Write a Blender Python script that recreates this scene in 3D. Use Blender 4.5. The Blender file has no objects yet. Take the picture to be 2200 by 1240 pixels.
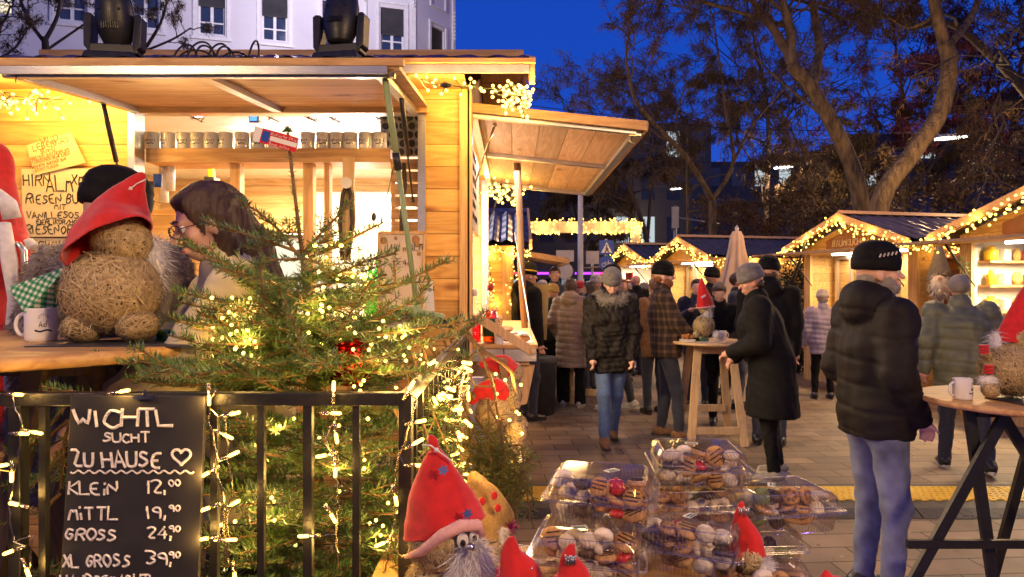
import bpy, math, random, zlib
import numpy as np
from mathutils import Vector, Matrix, Euler
R = math.radians
PI = math.pi
random.seed(7)
RNG = np.random.default_rng(7)
scene = bpy.context.scene
COL = scene.collection
FPX = 1467.0
CAMH = 1.62
def P(px, py, D):
    """point at distance D in front of the photographer, on the sight line of a place in the photo"""
    return Vector(((px - 1100) / FPX * D, D, CAMH - (py - 612) / FPX * D))
# ------------------------------------------------------------------ objects
WM = {}
def _reg(o, parent, local, loc, rz):
    b = Matrix.Translation(loc) @ Matrix.Rotation(rz, 4, 'Z')
    o.location = loc
    o.rotation_euler = (0, 0, rz)
    if parent is None:
        WM[o.name] = b
        return
    o.parent = parent
    pm = WM[parent.name]
    inv = Matrix.Identity(4) if local else pm.inverted()
    o.matrix_parent_inverse = inv
    WM[o.name] = pm @ inv @ b
def tag(o, label=None, cat=None, group=None, kind=None):
    if label: o['label'] = label
    if cat: o['category'] = cat
    if group: o['group'] = group
    if kind: o['kind'] = kind
    return o
def thing(name, label, cat, loc=(0, 0, 0), rz=0, group=None):
    o = bpy.data.objects.new(name, None)
    COL.objects.link(o)
    o.empty_display_size = .05
    _reg(o, None, False, Vector(loc), rz)
    return tag(o, label, cat, group)
def children(o):
    return KIDS.get(o.name, [])
KIDS = {}
def link_mesh(name, me, mats, parent=None, local=False, smooth=False, center=True):
    if not isinstance(mats, (list, tuple)): mats = [mats]
    for m in mats: me.materials.append(m)
    if smooth:
        me.polygons.foreach_set('use_smooth', np.ones(len(me.polygons), dtype=bool))
    o = bpy.data.objects.new(name, me)
    COL.objects.link(o)
    loc = Vector((0, 0, 0))
    if parent is None and center and len(me.vertices):
        co = np.empty(len(me.vertices) * 3, np.float32)
        me.vertices.foreach_get('co', co)
        co = co.reshape(-1, 3)
        lo, hi = co.min(0), co.max(0)
        loc = Vector(((lo[0] + hi[0]) / 2, (lo[1] + hi[1]) / 2, lo[2]))
        co = co - np.array(loc, np.float32)
        me.vertices.foreach_set('co', co.ravel())
    _reg(o, parent, local, loc, 0)
    if parent is not None:
        KIDS.setdefault(parent.name, []).append(o)
    return o
def copy_tree(o, parent=None, loc=None, rz=None, label=None, scale=None):
    c = o.copy(); COL.objects.link(c)
    if parent is not None:
        c.parent = parent
        KIDS.setdefault(parent.name, []).append(c)
    else:
        if loc is not None: c.location = loc
        if rz is not None: c.rotation_euler.z = rz
        if scale is not None: c.scale = (scale,) * 3
        if label: c['label'] = label
    for ch in children(o): copy_tree(ch, c)
    return c
def np_mesh(name, V, F):
    """V (n,3), F (m,k) with k 3 or 4"""
    V = np.asarray(V, np.float32); F = np.asarray(F, np.int32)
    me = bpy.data.meshes.new(name)
    me.vertices.add(len(V)); me.vertices.foreach_set('co', V.ravel())
    k = F.shape[1]
    me.loops.add(F.size); me.loops.foreach_set('vertex_index', F.ravel())
    me.polygons.add(len(F))
    me.polygons.foreach_set('loop_start', np.arange(0, F.size, k, dtype=np.int32))
    me.update(calc_edges=True)
    return me
def basis(d):
    d = Vector(d).normalized()
    a = Vector((0, 0, 1)) if abs(d.z) < .9 else Vector((1, 0, 0))
    x = d.cross(a).normalized(); y = x.cross(d).normalized()
    return x, y, d
class MB:
    def __init__(s, M=None):
        s.V = []; s.F = []; s.I = []; s.S = []; s.mi = 0; s.M = M; s.sm = False
    def v(s, p):
        p = Vector(p)
        if s.M is not None: p = s.M @ p
        s.V.append(tuple(p)); return len(s.V) - 1
    def f(s, *idx):
        s.F.append(idx); s.I.append(s.mi); s.S.append(s.sm)
    def quad(s, a, b, c, d):
        s.f(*[s.v(p) for p in (a, b, c, d)])
    def box(s, c, size, rot=None, taper=1.0):
        c = Vector(c); hx, hy, hz = [q / 2 for q in size]
        pts = []
        for z in (-hz, hz):
            t = taper if z > 0 else 1
            for x, y in ((-hx, -hy), (hx, -hy), (hx, hy), (-hx, hy)):
                p = Vector((x * t, y * t, z))
                if rot is not None: p = rot @ p
                pts.append(s.v(c + p))
        a = pts
        s.f(a[3], a[2], a[1], a[0]); s.f(a[4], a[5], a[6], a[7])
        for i in range(4):
            j = (i + 1) % 4
            s.f(a[i], a[j], a[j + 4], a[i + 4])
        return s
    def bb(s, lo, hi):
        return s.box([(a + b) / 2 for a, b in zip(lo, hi)], [b - a for a, b in zip(lo, hi)])
    def beam(s, p, q, w, h, up=(0, 0, 1)):
        p = Vector(p); q = Vector(q); d = (q - p)
        L = d.length; d.normalize(); up = Vector(up)
        x = d.cross(up)
        if x.length < 1e-4: x = Vector((1, 0, 0))
        x.normalize(); y = x.cross(d).normalized()
        M = Matrix((x, d, y)).transposed()
        return s.box((p + q) / 2, (w, L, h), M)
    def tube(s, pts, r, n=8, caps=True, closed=False):
        pts = [Vector(p) for p in pts]
        if not isinstance(r, (list, tuple)): r = [r] * len(pts)
        N = len(pts); rings = []
        px = None
        for i, p in enumerate(pts):
            d = (pts[min(i + 1, N - 1)] - pts[max(i - 1, 0)])
            if closed: d = pts[(i + 1) % N] - pts[i - 1]
            if d.length < 1e-9: d = Vector((0, 0, 1))
            d.normalize()
            if px is None: x, y, _ = basis(d)
            else:
                x = px - d * px.dot(d)
                if x.length < 1e-5: x, y, _ = basis(d)
                x.normalize(); y = x.cross(d)
            px = x
            rings.append([s.v(p + (x * math.cos(2 * PI * k / n) + y * math.sin(2 * PI * k / n)) * r[i]) for k in range(n)])
        sm, s.sm = s.sm, n > 4
        for i in range(N if closed else N - 1):
            a = rings[i]; b = rings[(i + 1) % N]
            for k in range(n):
                s.f(a[k], b[k], b[(k + 1) % n], a[(k + 1) % n])
        s.sm = sm
        if caps and not closed:
            s.f(*rings[0]); s.f(*reversed(rings[-1]))
        return s
    def lathe(s, prof, c=(0, 0, 0), n=24, M=None, rib=0, caps=True):
        """prof: list of (r,z) bottom to top"""
        c = Vector(c); rings = []
        for r, z in prof:
            ring = []
            for k in range(n):
                a = 2 * PI * k / n
                rr = r * (1 + (rib if k % 2 else -rib))
                p = Vector((rr * math.cos(a), rr * math.sin(a), z))
                if M is not None: p = M @ p
                ring.append(s.v(c + p))
            rings.append(ring)
        sm, s.sm = s.sm, True
        for a, b in zip(rings, rings[1:]):
            for k in range(n):
                s.f(a[k], a[(k + 1) % n], b[(k + 1) % n], b[k])
        s.sm = sm
        if caps:
            s.f(*reversed(rings[0])); s.f(*rings[-1])
        return s
    def ball(s, c, r, n=12, m=8, M=None):
        if not isinstance(r, (list, tuple)): r = (r, r, r)
        c = Vector(c); rings = []
        for i in range(1, m):
            t = PI * i / m
            ring = []
            for k in range(n):
                a = 2 * PI * k / n
                p = Vector((r[0] * math.sin(t) * math.cos(a), r[1] * math.sin(t) * math.sin(a), -r[2] * math.cos(t)))
                if M is not None: p = M @ p
                ring.append(s.v(c + p))
            rings.append(ring)
        b = Vector((0, 0, -r[2])); t = Vector((0, 0, r[2]))
        if M is not None: b = M @ b; t = M @ t
        b = s.v(c + b); t = s.v(c + t)
        sm, s.sm = s.sm, True
        for k in range(n):
            s.f(b, rings[0][(k + 1) % n], rings[0][k])
            s.f(t, rings[-1][k], rings[-1][(k + 1) % n])
        for a, q in zip(rings, rings[1:]):
            for k in range(n):
                s.f(a[k], a[(k + 1) % n], q[(k + 1) % n], q[k])
        s.sm = sm
        return s
    def prism(s, pts, d):
        """planar outline pts (3d), pushed by vector d"""
        d = Vector(d)
        a = [s.v(p) for p in pts]; b = [s.v(Vector(p) + d) for p in pts]
        s.f(*reversed(a)); s.f(*b)
        n = len(a)
        for i in range(n):
            j = (i + 1) % n
            s.f(a[i], a[j], b[j], b[i])
        return s
    def build(s, name, mats, parent=None, local=False, smooth=False, bevel=0):
        me = bpy.data.meshes.new(name)
        me.from_pydata(s.V, [], s.F)
        me.polygons.foreach_set('material_index', np.array(s.I, np.int32))
        me.polygons.foreach_set('use_smooth', np.array(s.S, bool))
        me.update()
        o = link_mesh(name, me, mats, parent, local, smooth)
        if bevel:
            b = o.modifiers.new('bevel', 'BEVEL'); b.width = bevel; b.segments = 2; b.limit_method = 'ANGLE'
        return o
# ------------------------------------------------------------------ smooth solid modelling
def sdf_mesh(prims, h=.012, k=.02, clip=None):
    """prims: ('c',a,b,ra,rb[,k]) round cones, ('e',centre,radii,R3x3 or None[,k]) ellipsoids. Surface nets."""
    boxes = []
    for p in prims:
        if p[0] == 'c':
            a, b = np.array(p[1], float), np.array(p[2], float); r = max(p[3], p[4])
            boxes.append((np.minimum(a, b) - r, np.maximum(a, b) + r))
        else:
            c = np.array(p[1], float); r = max(p[2])
            boxes.append((c - r, c + r))
    lo = np.min([b[0] for b in boxes], 0) - 3 * h; hi = np.max([b[1] for b in boxes], 0) + 3 * h
    n = np.ceil((hi - lo) / h).astype(int) + 1
    S = np.full(n, 1.0, np.float32)
    ax = [lo[i] + h * np.arange(n[i]) for i in range(3)]
    for p, (bl, bh) in zip(prims, boxes):
        m = k * 1.5 + 2 * h
        i0 = np.maximum(((bl - m - lo) / h).astype(int), 0)
        i1 = np.minimum(((bh + m - lo) / h).astype(int) + 2, n)
        sl = tuple(slice(i0[i], i1[i]) for i in range(3))
        X, Y, Z = np.meshgrid(*[ax[i][sl[i]] for i in range(3)], indexing='ij')
        Q = np.stack((X, Y, Z), -1)
        if p[0] == 'c':
            a, b = np.array(p[1], float), np.array(p[2], float)
            ab = b - a; L = max(ab @ ab, 1e-9)
            t = np.clip(((Q - a) @ ab) / L, 0, 1)
            d = np.linalg.norm(Q - a - t[..., None] * ab, axis=-1) - (p[3] + (p[4] - p[3]) * t)
        else:
            q = Q - np.array(p[1], float)
            if p[3] is not None: q = q @ np.array(p[3], float)
            r = np.array(p[2], float)
            k0 = np.linalg.norm(q / r, axis=-1); k1 = np.linalg.norm(q / (r * r), axis=-1)
            d = k0 * (k0 - 1) / np.maximum(k1, 1e-6)
        s = S[sl]
        hh = np.clip(.5 + .5 * (s - d) / k, 0, 1)
        S[sl] = s * (1 - hh) + d * hh - k * hh * (1 - hh)
    if clip is not None:
        X, Y, Z = np.meshgrid(*ax, indexing='ij')
        S = np.maximum(S, clip(X, Y, Z))
    return surface_net(S, lo, h)
def surface_net(S, lo, h):
    ins = S < 0
    c = [(0,0,0),(1,0,0),(0,1,0),(1,1,0),(0,0,1),(1,0,1),(0,1,1),(1,1,1)]
    nx, ny, nz = S.shape
    def sl(o): return tuple(slice(o[i], (nx, ny, nz)[i] - 1 + o[i]) for i in range(3))
    cnt = sum(ins[sl(o)].astype(np.int8) for o in c)
    mask = (cnt > 0) & (cnt < 8)
    idx = np.full(mask.shape, -1, np.int32)
    cells = np.argwhere(mask); idx[mask] = np.arange(len(cells))
    vals = np.stack([S[sl(o)][mask] for o in c], -1)
    acc = np.zeros((len(cells), 3)); num = np.zeros(len(cells))
    for a in range(8):
        for b in range(a + 1, 8):
            if sum(abs(c[a][i] - c[b][i]) for i in range(3)) != 1: continue
            va, vb = vals[:, a], vals[:, b]
            cr = (va < 0) != (vb < 0)
            t = np.where(cr, va / np.where(np.abs(va - vb) < 1e-9, 1, va - vb), 0)
            pos = np.array(c[a]) + t[:, None] * (np.array(c[b]) - np.array(c[a]))
            acc += pos * cr[:, None]; num += cr
    V = lo + h * (cells + acc / np.maximum(num, 1)[:, None])
    F = []
    for ax_ in range(3):
        u, w = (ax_ + 1) % 3, (ax_ + 2) % 3
        a = [slice(None)] * 3; b = [slice(None)] * 3
        a[ax_] = slice(0, -1); b[ax_] = slice(1, None)
        A = ins[tuple(a)]; B = ins[tuple(b)]
        e = np.argwhere(A != B)
        e = e[(e[:, u] > 0) & (e[:, w] > 0) & (e[:, u] < S.shape[u] - 1) & (e[:, w] < S.shape[w] - 1)]
        def g(du, dw):
            q = e.copy(); q[:, u] += du; q[:, w] += dw
            return idx[q[:, 0], q[:, 1], q[:, 2]]
        f = np.stack((g(-1, -1), g(0, -1), g(0, 0), g(-1, 0)), -1)
        flip = ~A[e[:, 0], e[:, 1], e[:, 2]]
        f[flip] = f[flip][:, ::-1]
        F.append(f)
    return V, np.concatenate(F)
def vnormals(V, F):
    N = np.zeros_like(V)
    a, b, c = V[F[:, 0]], V[F[:, 1]], V[F[:, 2]]
    fn = np.cross(b - a, c - a)
    for i in range(F.shape[1]): np.add.at(N, F[:, i], fn)
    return N / np.maximum(np.linalg.norm(N, axis=1), 1e-9)[:, None]
def wob(V, s, seed=0):
    """cheap smooth noise in -1..1"""
    r = np.random.default_rng(seed); o = np.zeros(len(V))
    for i in range(5):
        d = r.normal(size=3); d /= np.linalg.norm(d)
        o += np.sin((V @ d) * s * (1 + .35 * i) + r.uniform(0, 6.3))
    return o / 3.0
def solid(name, prims, mat, parent=None, h=.012, k=.02, clip=None, disp=None, local=True):
    V, F = sdf_mesh(prims, h, k, clip)
    if disp is not None:
        N = vnormals(V, F)
        V = V + N * disp(V, N)[:, None]
    return link_mesh(name, np_mesh(name, V, F), mat, parent, local, smooth=True)
def tufts(V, F, n, L, w, down=.0, seed=1, jit=.5, taper=True):
    """thin hair blades standing on a surface -> (V,F)"""
    r = np.random.default_rng(seed)
    N = vnormals(V, F)
    i = r.integers(0, len(V), n)
    p = V[i] + r.normal(0, .3 * L, (n, 3)) * .3
    d = N[i] + r.normal(0, jit, (n, 3)); d[:, 2] -= down
    d /= np.linalg.norm(d, axis=1)[:, None]
    s = np.cross(d, r.normal(size=(n, 3))); s /= np.maximum(np.linalg.norm(s, axis=1), 1e-6)[:, None]
    l = L * r.uniform(.5, 1.2, (n, 1))
    e = p + d * l
    e[:, 2] -= down * l[:, 0] * .4
    q = np.stack((p - s * w / 2, p + s * w / 2, e), 1).reshape(-1, 3)
    f = np.arange(3 * n).reshape(-1, 3)
    return q, f
def joinVF(parts):
    V = []; F = []; o = 0
    for v, f in parts:
        f = np.asarray(f)
        if f.shape[1] == 3: f = np.concatenate((f, f[:, 2:3]), 1)
        V.append(v); F.append(f + o); o += len(v)
    return np.concatenate(V), np.concatenate(F)
def poly_mesh(name, V, F):
    """F quads where a repeated last index marks a triangle"""
    F = np.asarray(F); tri = F[:, 2] == F[:, 3]
    cnt = np.where(tri, 3, 4); start = np.concatenate(([0], np.cumsum(cnt)[:-1]))
    keep = np.ones(F.shape, bool); keep[tri, 3] = False
    me = bpy.data.meshes.new(name)
    me.vertices.add(len(V)); me.vertices.foreach_set('co', np.asarray(V, np.float32).ravel())
    me.loops.add(int(cnt.sum())); me.loops.foreach_set('vertex_index', F[keep].astype(np.int32))
    me.polygons.add(len(F)); me.polygons.foreach_set('loop_start', start.astype(np.int32))
    me.update(calc_edges=True)
    return me
# ------------------------------------------------------------------ materials
MATS = {}
def nodes_of(name):
    m = bpy.data.materials.new(name); m.use_nodes = True
    nt = m.node_tree; b = nt.nodes['Principled BSDF']
    return m, nt, b
def nn(nt, t, **k):
    n = nt.nodes.new(t)
    for a, v in k.items():
        if a in n.inputs.keys() if isinstance(a, str) else False: n.inputs[a].default_value = v
        else: setattr(n, a, v)
    return n
def c4(c): return (c[0], c[1], c[2], 1)
def pm(name, c1, c2=None, scale=20, rough=.7, bump=.15, stretch=(1, 1, 1), detail=5, metal=0, bscale=None, spec=.5, sheen=0, wave=None, c3=None, coat=0, dist=.01, sss=0):
    """a general two or three tone noisy surface with relief"""
    if name in MATS: return MATS[name]
    m, nt, b = nodes_of(name); L = nt.links
    c2 = c2 or tuple(x * .7 for x in c1)
    tc = nn(nt, 'ShaderNodeTexCoord'); mp = nn(nt, 'ShaderNodeMapping'); mp.inputs['Scale'].default_value = stretch
    L.new(tc.outputs['Object'], mp.inputs['Vector'])
    n1 = nn(nt, 'ShaderNodeTexNoise'); n1.inputs['Scale'].default_value = scale; n1.inputs['Detail'].default_value = detail
    L.new(mp.outputs[0], n1.inputs['Vector'])
    cr = nn(nt, 'ShaderNodeValToRGB'); e = cr.color_ramp.elements
    e[0].position = .32; e[0].color = c4(c2); e[1].position = .68; e[1].color = c4(c1)
    if c3:
        q = e.new(.5); q.color = c4(c3)
    L.new(n1.outputs['Fac'], cr.inputs['Fac']); L.new(cr.outputs[0], b.inputs['Base Color'])
    b.inputs['Roughness'].default_value = rough; b.inputs['Metallic'].default_value = metal
    b.inputs['Specular IOR Level'].default_value = spec
    if sheen: b.inputs['Sheen Weight'].default_value = sheen
    if coat: b.inputs['Coat Weight'].default_value = coat
    if sss:
        b.inputs['Subsurface Weight'].default_value = sss; b.inputs['Subsurface Radius'].default_value = (.01, .004, .002); b.inputs['Subsurface Scale'].default_value = 1
    n2 = nn(nt, 'ShaderNodeTexNoise'); n2.inputs['Scale'].default_value = bscale or scale * 3; n2.inputs['Detail'].default_value = 4
    L.new(mp.outputs[0], n2.inputs['Vector'])
    if bump:
        bp = nn(nt, 'ShaderNodeBump'); bp.inputs['Strength'].default_value = bump; bp.inputs['Distance'].default_value = dist
        L.new(n2.outputs['Fac'], bp.inputs['Height']); L.new(bp.outputs[0], b.inputs['Normal'])
    rr = nn(nt, 'ShaderNodeMapRange'); rr.inputs['To Min'].default_value = max(rough - .12, .02); rr.inputs['To Max'].default_value = min(rough + .12, 1)
    L.new(n2.outputs['Fac'], rr.inputs['Value']); L.new(rr.outputs[0], b.inputs['Roughness'])
    MATS[name] = m
    return m
def emi(name, col, strength, sampled=True):
    if name in MATS: return MATS[name]
    m = bpy.data.materials.new(name); m.use_nodes = True; nt = m.node_tree
    nt.nodes.remove(nt.nodes['Principled BSDF'])
    e = nn(nt, 'ShaderNodeEmission'); e.inputs['Color'].default_value = c4(col); e.inputs['Strength'].default_value = strength
    nt.links.new(e.outputs[0], nt.nodes['Material Output'].inputs['Surface'])
    if not sampled: m.cycles.emission_sampling = 'NONE'
    MATS[name] = m
    return m
def wood(name, c1, c2, axis='X', plank=0, seam='Z', rough=.6, knots=True, gs=1.0, c_seam=None, vary=.25):
    """long grained timber; plank = board width measured along seam axis (0: one board)"""
    if name in MATS: return MATS[name]
    m, nt, b = nodes_of(name); L = nt.links
    geo = nn(nt, 'ShaderNodeNewGeometry'); mp = nn(nt, 'ShaderNodeMapping')
    st = {'X': (.9, 9, 9), 'Y': (9, .9, 9), 'Z': (9, 9, .9)}[axis]
    mp.inputs['Scale'].default_value = [q * gs for q in st]
    sep = nn(nt, 'ShaderNodeSeparateXYZ'); L.new(geo.outputs['Position'], sep.inputs[0])
    vec = geo.outputs['Position']
    if plank:
        dv = nn(nt, 'ShaderNodeMath', operation='DIVIDE'); dv.inputs[1].default_value = plank; L.new(sep.outputs[seam], dv.inputs[0])
        fl = nn(nt, 'ShaderNodeMath', operation='FLOOR'); L.new(dv.outputs[0], fl.inputs[0])
        wn = nn(nt, 'ShaderNodeTexWhiteNoise', noise_dimensions='1D'); L.new(fl.outputs[0], wn.inputs['W'])
        vm = nn(nt, 'ShaderNodeVectorMath', operation='SCALE'); vm.inputs['Scale'].default_value = 7.0; L.new(wn.outputs['Color'], vm.inputs[0])
        va = nn(nt, 'ShaderNodeVectorMath', operation='ADD'); L.new(geo.outputs['Position'], va.inputs[0]); L.new(vm.outputs[0], va.inputs[1])
        vec = va.outputs[0]
    L.new(vec, mp.inputs['Vector'])
    n1 = nn(nt, 'ShaderNodeTexNoise'); n1.inputs['Scale'].default_value = 1.6; n1.inputs['Detail'].default_value = 3; n1.inputs['Distortion'].default_value = .6
    L.new(mp.outputs[0], n1.inputs['Vector'])
    mu = nn(nt, 'ShaderNodeMath', operation='MULTIPLY'); mu.inputs[1].default_value = 9; L.new(n1.outputs['Fac'], mu.inputs[0])
    fr = nn(nt, 'ShaderNodeMath', operation='PINGPONG'); fr.inputs[1].default_value = 1; L.new(mu.outputs[0], fr.inputs[0])
    n3 = nn(nt, 'ShaderNodeTexNoise'); n3.inputs['Scale'].default_value = 14; n3.inputs['Detail'].default_value = 6; L.new(mp.outputs[0], n3.inputs['Vector'])
    mx = nn(nt, 'ShaderNodeMath', operation='MULTIPLY_ADD'); mx.inputs[1].default_value = .5; L.new(n3.outputs['Fac'], mx.inputs[0]); 
    h2 = nn(nt, 'ShaderNodeMath', operation='MULTIPLY'); h2.inputs[1].default_value = .5; L.new(fr.outputs[0], h2.inputs[0]); L.new(h2.outputs[0], mx.inputs[2])
    cr = nn(nt, 'ShaderNodeValToRGB'); e = cr.color_ramp.elements
    e[0].position = .2; e[0].color = c4(c2); e[1].position = .75; e[1].color = c4(c1)
    L.new(mx.outputs[0], cr.inputs['Fac'])
    col = cr.outputs[0]
    if knots:
        mk = nn(nt, 'ShaderNodeMapping'); ks = {'X': (1.6, 4.2, 4.2), 'Y': (4.2, 1.6, 4.2), 'Z': (4.2, 4.2, 1.6)}[axis]
        mk.inputs['Scale'].default_value = ks; L.new(vec, mk.inputs['Vector'])
        vo = nn(nt, 'ShaderNodeTexVoronoi'); vo.inputs['Scale'].default_value = 1.3; L.new(mk.outputs[0], vo.inputs['Vector'])
        kr = nn(nt, 'ShaderNodeValToRGB'); q = kr.color_ramp.elements
        q[0].position = .06; q[0].color = (.3, .15, .06, 1); q[1].position = .17; q[1].color = (1, 1, 1, 1)
        L.new(vo.outputs['Distance'], kr.inputs['Fac'])
        mm = nn(nt, 'ShaderNodeMix', data_type='RGBA', blend_type='MULTIPLY'); mm.inputs[0].default_value = .8
        L.new(col, mm.inputs[6]); L.new(kr.outputs[0], mm.inputs[7]); col = mm.outputs[2]
    hgt = mx.outputs[0]
    if plank:
        hv = nn(nt, 'ShaderNodeHueSaturation'); L.new(col, hv.inputs['Color'])
        mr = nn(nt, 'ShaderNodeMapRange'); mr.inputs['To Min'].default_value = 1 - vary; mr.inputs['To Max'].default_value = 1 + vary * .5
        L.new(wn.outputs['Value'], mr.inputs['Value']); L.new(mr.outputs[0], hv.inputs['Value']); col = hv.outputs[0]
        fc = nn(nt, 'ShaderNodeMath', operation='FRACT'); L.new(dv.outputs[0], fc.inputs[0])
        pp = nn(nt, 'ShaderNodeMath', operation='PINGPONG'); pp.inputs[1].default_value = .5; L.new(fc.outputs[0], pp.inputs[0])
        lt = nn(nt, 'ShaderNodeMapRange'); lt.inputs['From Max'].default_value = .004 / plank; L.new(pp.outputs[0], lt.inputs['Value'])
        mm = nn(nt, 'ShaderNodeMix', data_type='RGBA'); mm.inputs[6].default_value = c4(c_seam or tuple(x * .3 for x in c2))
        L.new(lt.outputs[0], mm.inputs[0]); L.new(col, mm.inputs[7]); col = mm.outputs[2]
        ad = nn(nt, 'ShaderNodeMath', operation='ADD'); L.new(hgt, ad.inputs[0])
        ml = nn(nt, 'ShaderNodeMath', operation='MULTIPLY'); ml.inputs[1].default_value = 6; L.new(lt.outputs[0], ml.inputs[0]); L.new(ml.outputs[0], ad.inputs[1]); hgt = ad.outputs[0]
    L.new(col, b.inputs['Base Color'])
    bp = nn(nt, 'ShaderNodeBump'); bp.inputs['Strength'].default_value = .35; bp.inputs['Distance'].default_value = .0015
    L.new(hgt, bp.inputs['Height']); L.new(bp.outputs[0], b.inputs['Normal'])
    b.inputs['Roughness'].default_value = rough
    MATS[name] = m
    return m
def clear(name, tint=(1, 1, 1), gloss=.1, lo=.06, hi=.75, rough=.06):
    """thin clear sheet: see-through with grazing shine"""
    m = bpy.data.materials.new(name); m.use_nodes = True; nt = m.node_tree; L = nt.links
    nt.nodes.remove(nt.nodes['Principled BSDF'])
    t = nn(nt, 'ShaderNodeBsdfTransparent'); t.inputs[0].default_value = c4(tint)
    g = nn(nt, 'ShaderNodeBsdfGlossy'); g.inputs['Roughness'].default_value = rough
    lw = nn(nt, 'ShaderNodeLayerWeight'); lw.inputs[0].default_value = .25
    mr = nn(nt, 'ShaderNodeMapRange'); mr.inputs['To Min'].default_value = lo; mr.inputs['To Max'].default_value = hi
    mx = nn(nt, 'ShaderNodeMixShader')
    L.new(lw.outputs['Facing'], mr.inputs['Value']); L.new(mr.outputs[0], mx.inputs[0])
    L.new(t.outputs[0], mx.inputs[1]); L.new(g.outputs[0], mx.inputs[2])
    L.new(mx.outputs[0], nt.nodes['Material Output'].inputs['Surface'])
    MATS[name] = m
    return m
# ------------------------------------------------------------------ handwriting
GL = {
'A':'0026 40,1131','B':'0006 36 45 34 03,3442 30 00','C':'4506... ','D':'','E':''}
GL = {
'A':'00 26 40,12 32','B':'00 06 26 35 34 23 03,23 32 31 20 00','C':'45 26 15 02 11 20 30 41','D':'00 06 26 44 42 20 00',
'E':'46 06 00 40,03 33','F':'46 06 00,03 33','G':'45 26 15 02 11 20 31 43 23','H':'00 06,40 46,03 43','I':'20 26','J':'46 41 30 10 01',
'K':'00 06,46 03 40','L':'06 00 40','M':'00 16 23 36 40','N':'00 06 40 46','O':'20 02 04 26 44 42 20','P':'00 06 36 45 44 33 03',
'Q':'20 02 04 26 44 42 20,22 40','R':'00 06 36 45 44 33 03,23 40','S':'45 26 15 14 33 42 31 10 01','T':'06 46,26 20','U':'06 01 10 30 41 46',
'V':'06 20 46','W':'06 10 24 30 46','X':'00 46,06 40','Y':'06 23 46,23 20','Z':'06 46 00 40',
'0':'20 02 04 26 44 42 20','1':'04 26 20','2':'05 26 45 44 00 40','3':'06 36 45 44 23,23 42 31 10 01','4':'36 02 42,34 30','5':'46 06 04 34 42 30 00',
'6':'36 04 01 10 30 41 42 33 02','7':'06 46 10','8':'23 05 26 45 23 01 20 41 23','9':'43 23 04 05 26 45 40','!':'26 22,21 20',
',':'21 1-','-':'13 33','/':'00 46','.':'20 21','&':'40 05 26 35 02 10 30 42',"'":'26 25','+':'13 33,24 22','*':'12 34,14 32,25 21','=':'12 32,14 34',
'h':'22 04 15 24 35 44 22','a':'33 13 01 10 30 33 30','d':'33 13 01 10 30,36 30','v':'04 10 34','e':'02 32 33 13 01 10 30','n':'00 03,02 13 33 30','t':'16 11 20 30,04 24',
'i':'20 23,25 26','r':'00 04,03 14 24','m':'00 03 13 10,13 33 30','l':'16 10 20','c':'33 13 01 10 30','o':'20 02 24 42 20','w':'04 10 23 30 44','s':'33 13 12 31 30 00','b':'06 00 20 32 23 03','u':'03 01 10 30 33',
'k':'06 00,33 02 30','z':'03 33 00 30','g':'33 13 01 10 30 33','p':'03 00,03 23 32 21 01','f':'36 25 20,14 34','y':'03 10 33','Ü':'04 01 10 30 41 44,16 15,36 35','Ö':'20 02 24 42 20,16 15,36 35','Ä':'00 24 40,12 32,16 15,36 35'}
def _gp(t):
    y = t[1]
    return (int(t[0]) / 4.0, -.2 if y == '-' else int(y) / 6.0)
def write(mb, text, o, right, up, h, th, adv=None, asp=.62, jit=.04, seed=0, mapf=None, n=4, lift=0):
    """handwritten capitals as raised strokes. o: lower left corner"""
    rr = random.Random(seed or zlib.crc32(text.encode()))
    o = Vector(o); right = Vector(right).normalized(); up = Vector(up).normalized()
    nrm = right.cross(up)
    x = 0.0; w = h * asp
    for ch in text:
        if ch == ' ': x += w * .7; continue
        g = GL.get(ch) or GL.get(ch.upper())
        if not g: x += w; continue
        dy = rr.uniform(-jit, jit) * h; sc = 1 + rr.uniform(-jit, jit) * 1.5; sk = rr.uniform(-jit, jit) * 2
        cw = w * (.35 if ch in "Ii1!.,'" else 1)
        for st in g.split(','):
            raw = [_gp(t) for t in st.split()]
            pts = []
            for i, (a, b) in enumerate(raw):
                if i and len(raw) > 3:
                    pa, pb = raw[i - 1]; pts.append(((a + pa) / 2, (b + pb) / 2))
                    if i < len(raw) - 1: 
                        na, nb = raw[i + 1]
                        pts.append((a * .72 + (pa + na) * .14, b * .72 + (pb + nb) * .14)); continue
                pts.append((a, b))
            P3 = []
            for a, b in pts:
                if ch in "Ii1!.,'": a = (a - .5) * .6 + .5
                X = x + a * cw * sc + b * sk * h; Yv = b * h * sc + dy
                p = mapf(X, Yv) if mapf else o + right * X + up * Yv + nrm * lift
                P3.append(p)
            mb.tube(P3, th / 2, n)
        x += cw + h * .16 if adv is None else adv
    return x
def textw(text, h, asp=.62):
    return sum(h * asp * .7 if c == ' ' else (h * asp * (.35 if c in "Ii1!.,'" else 1) + h * .16) for c in text)
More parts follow.
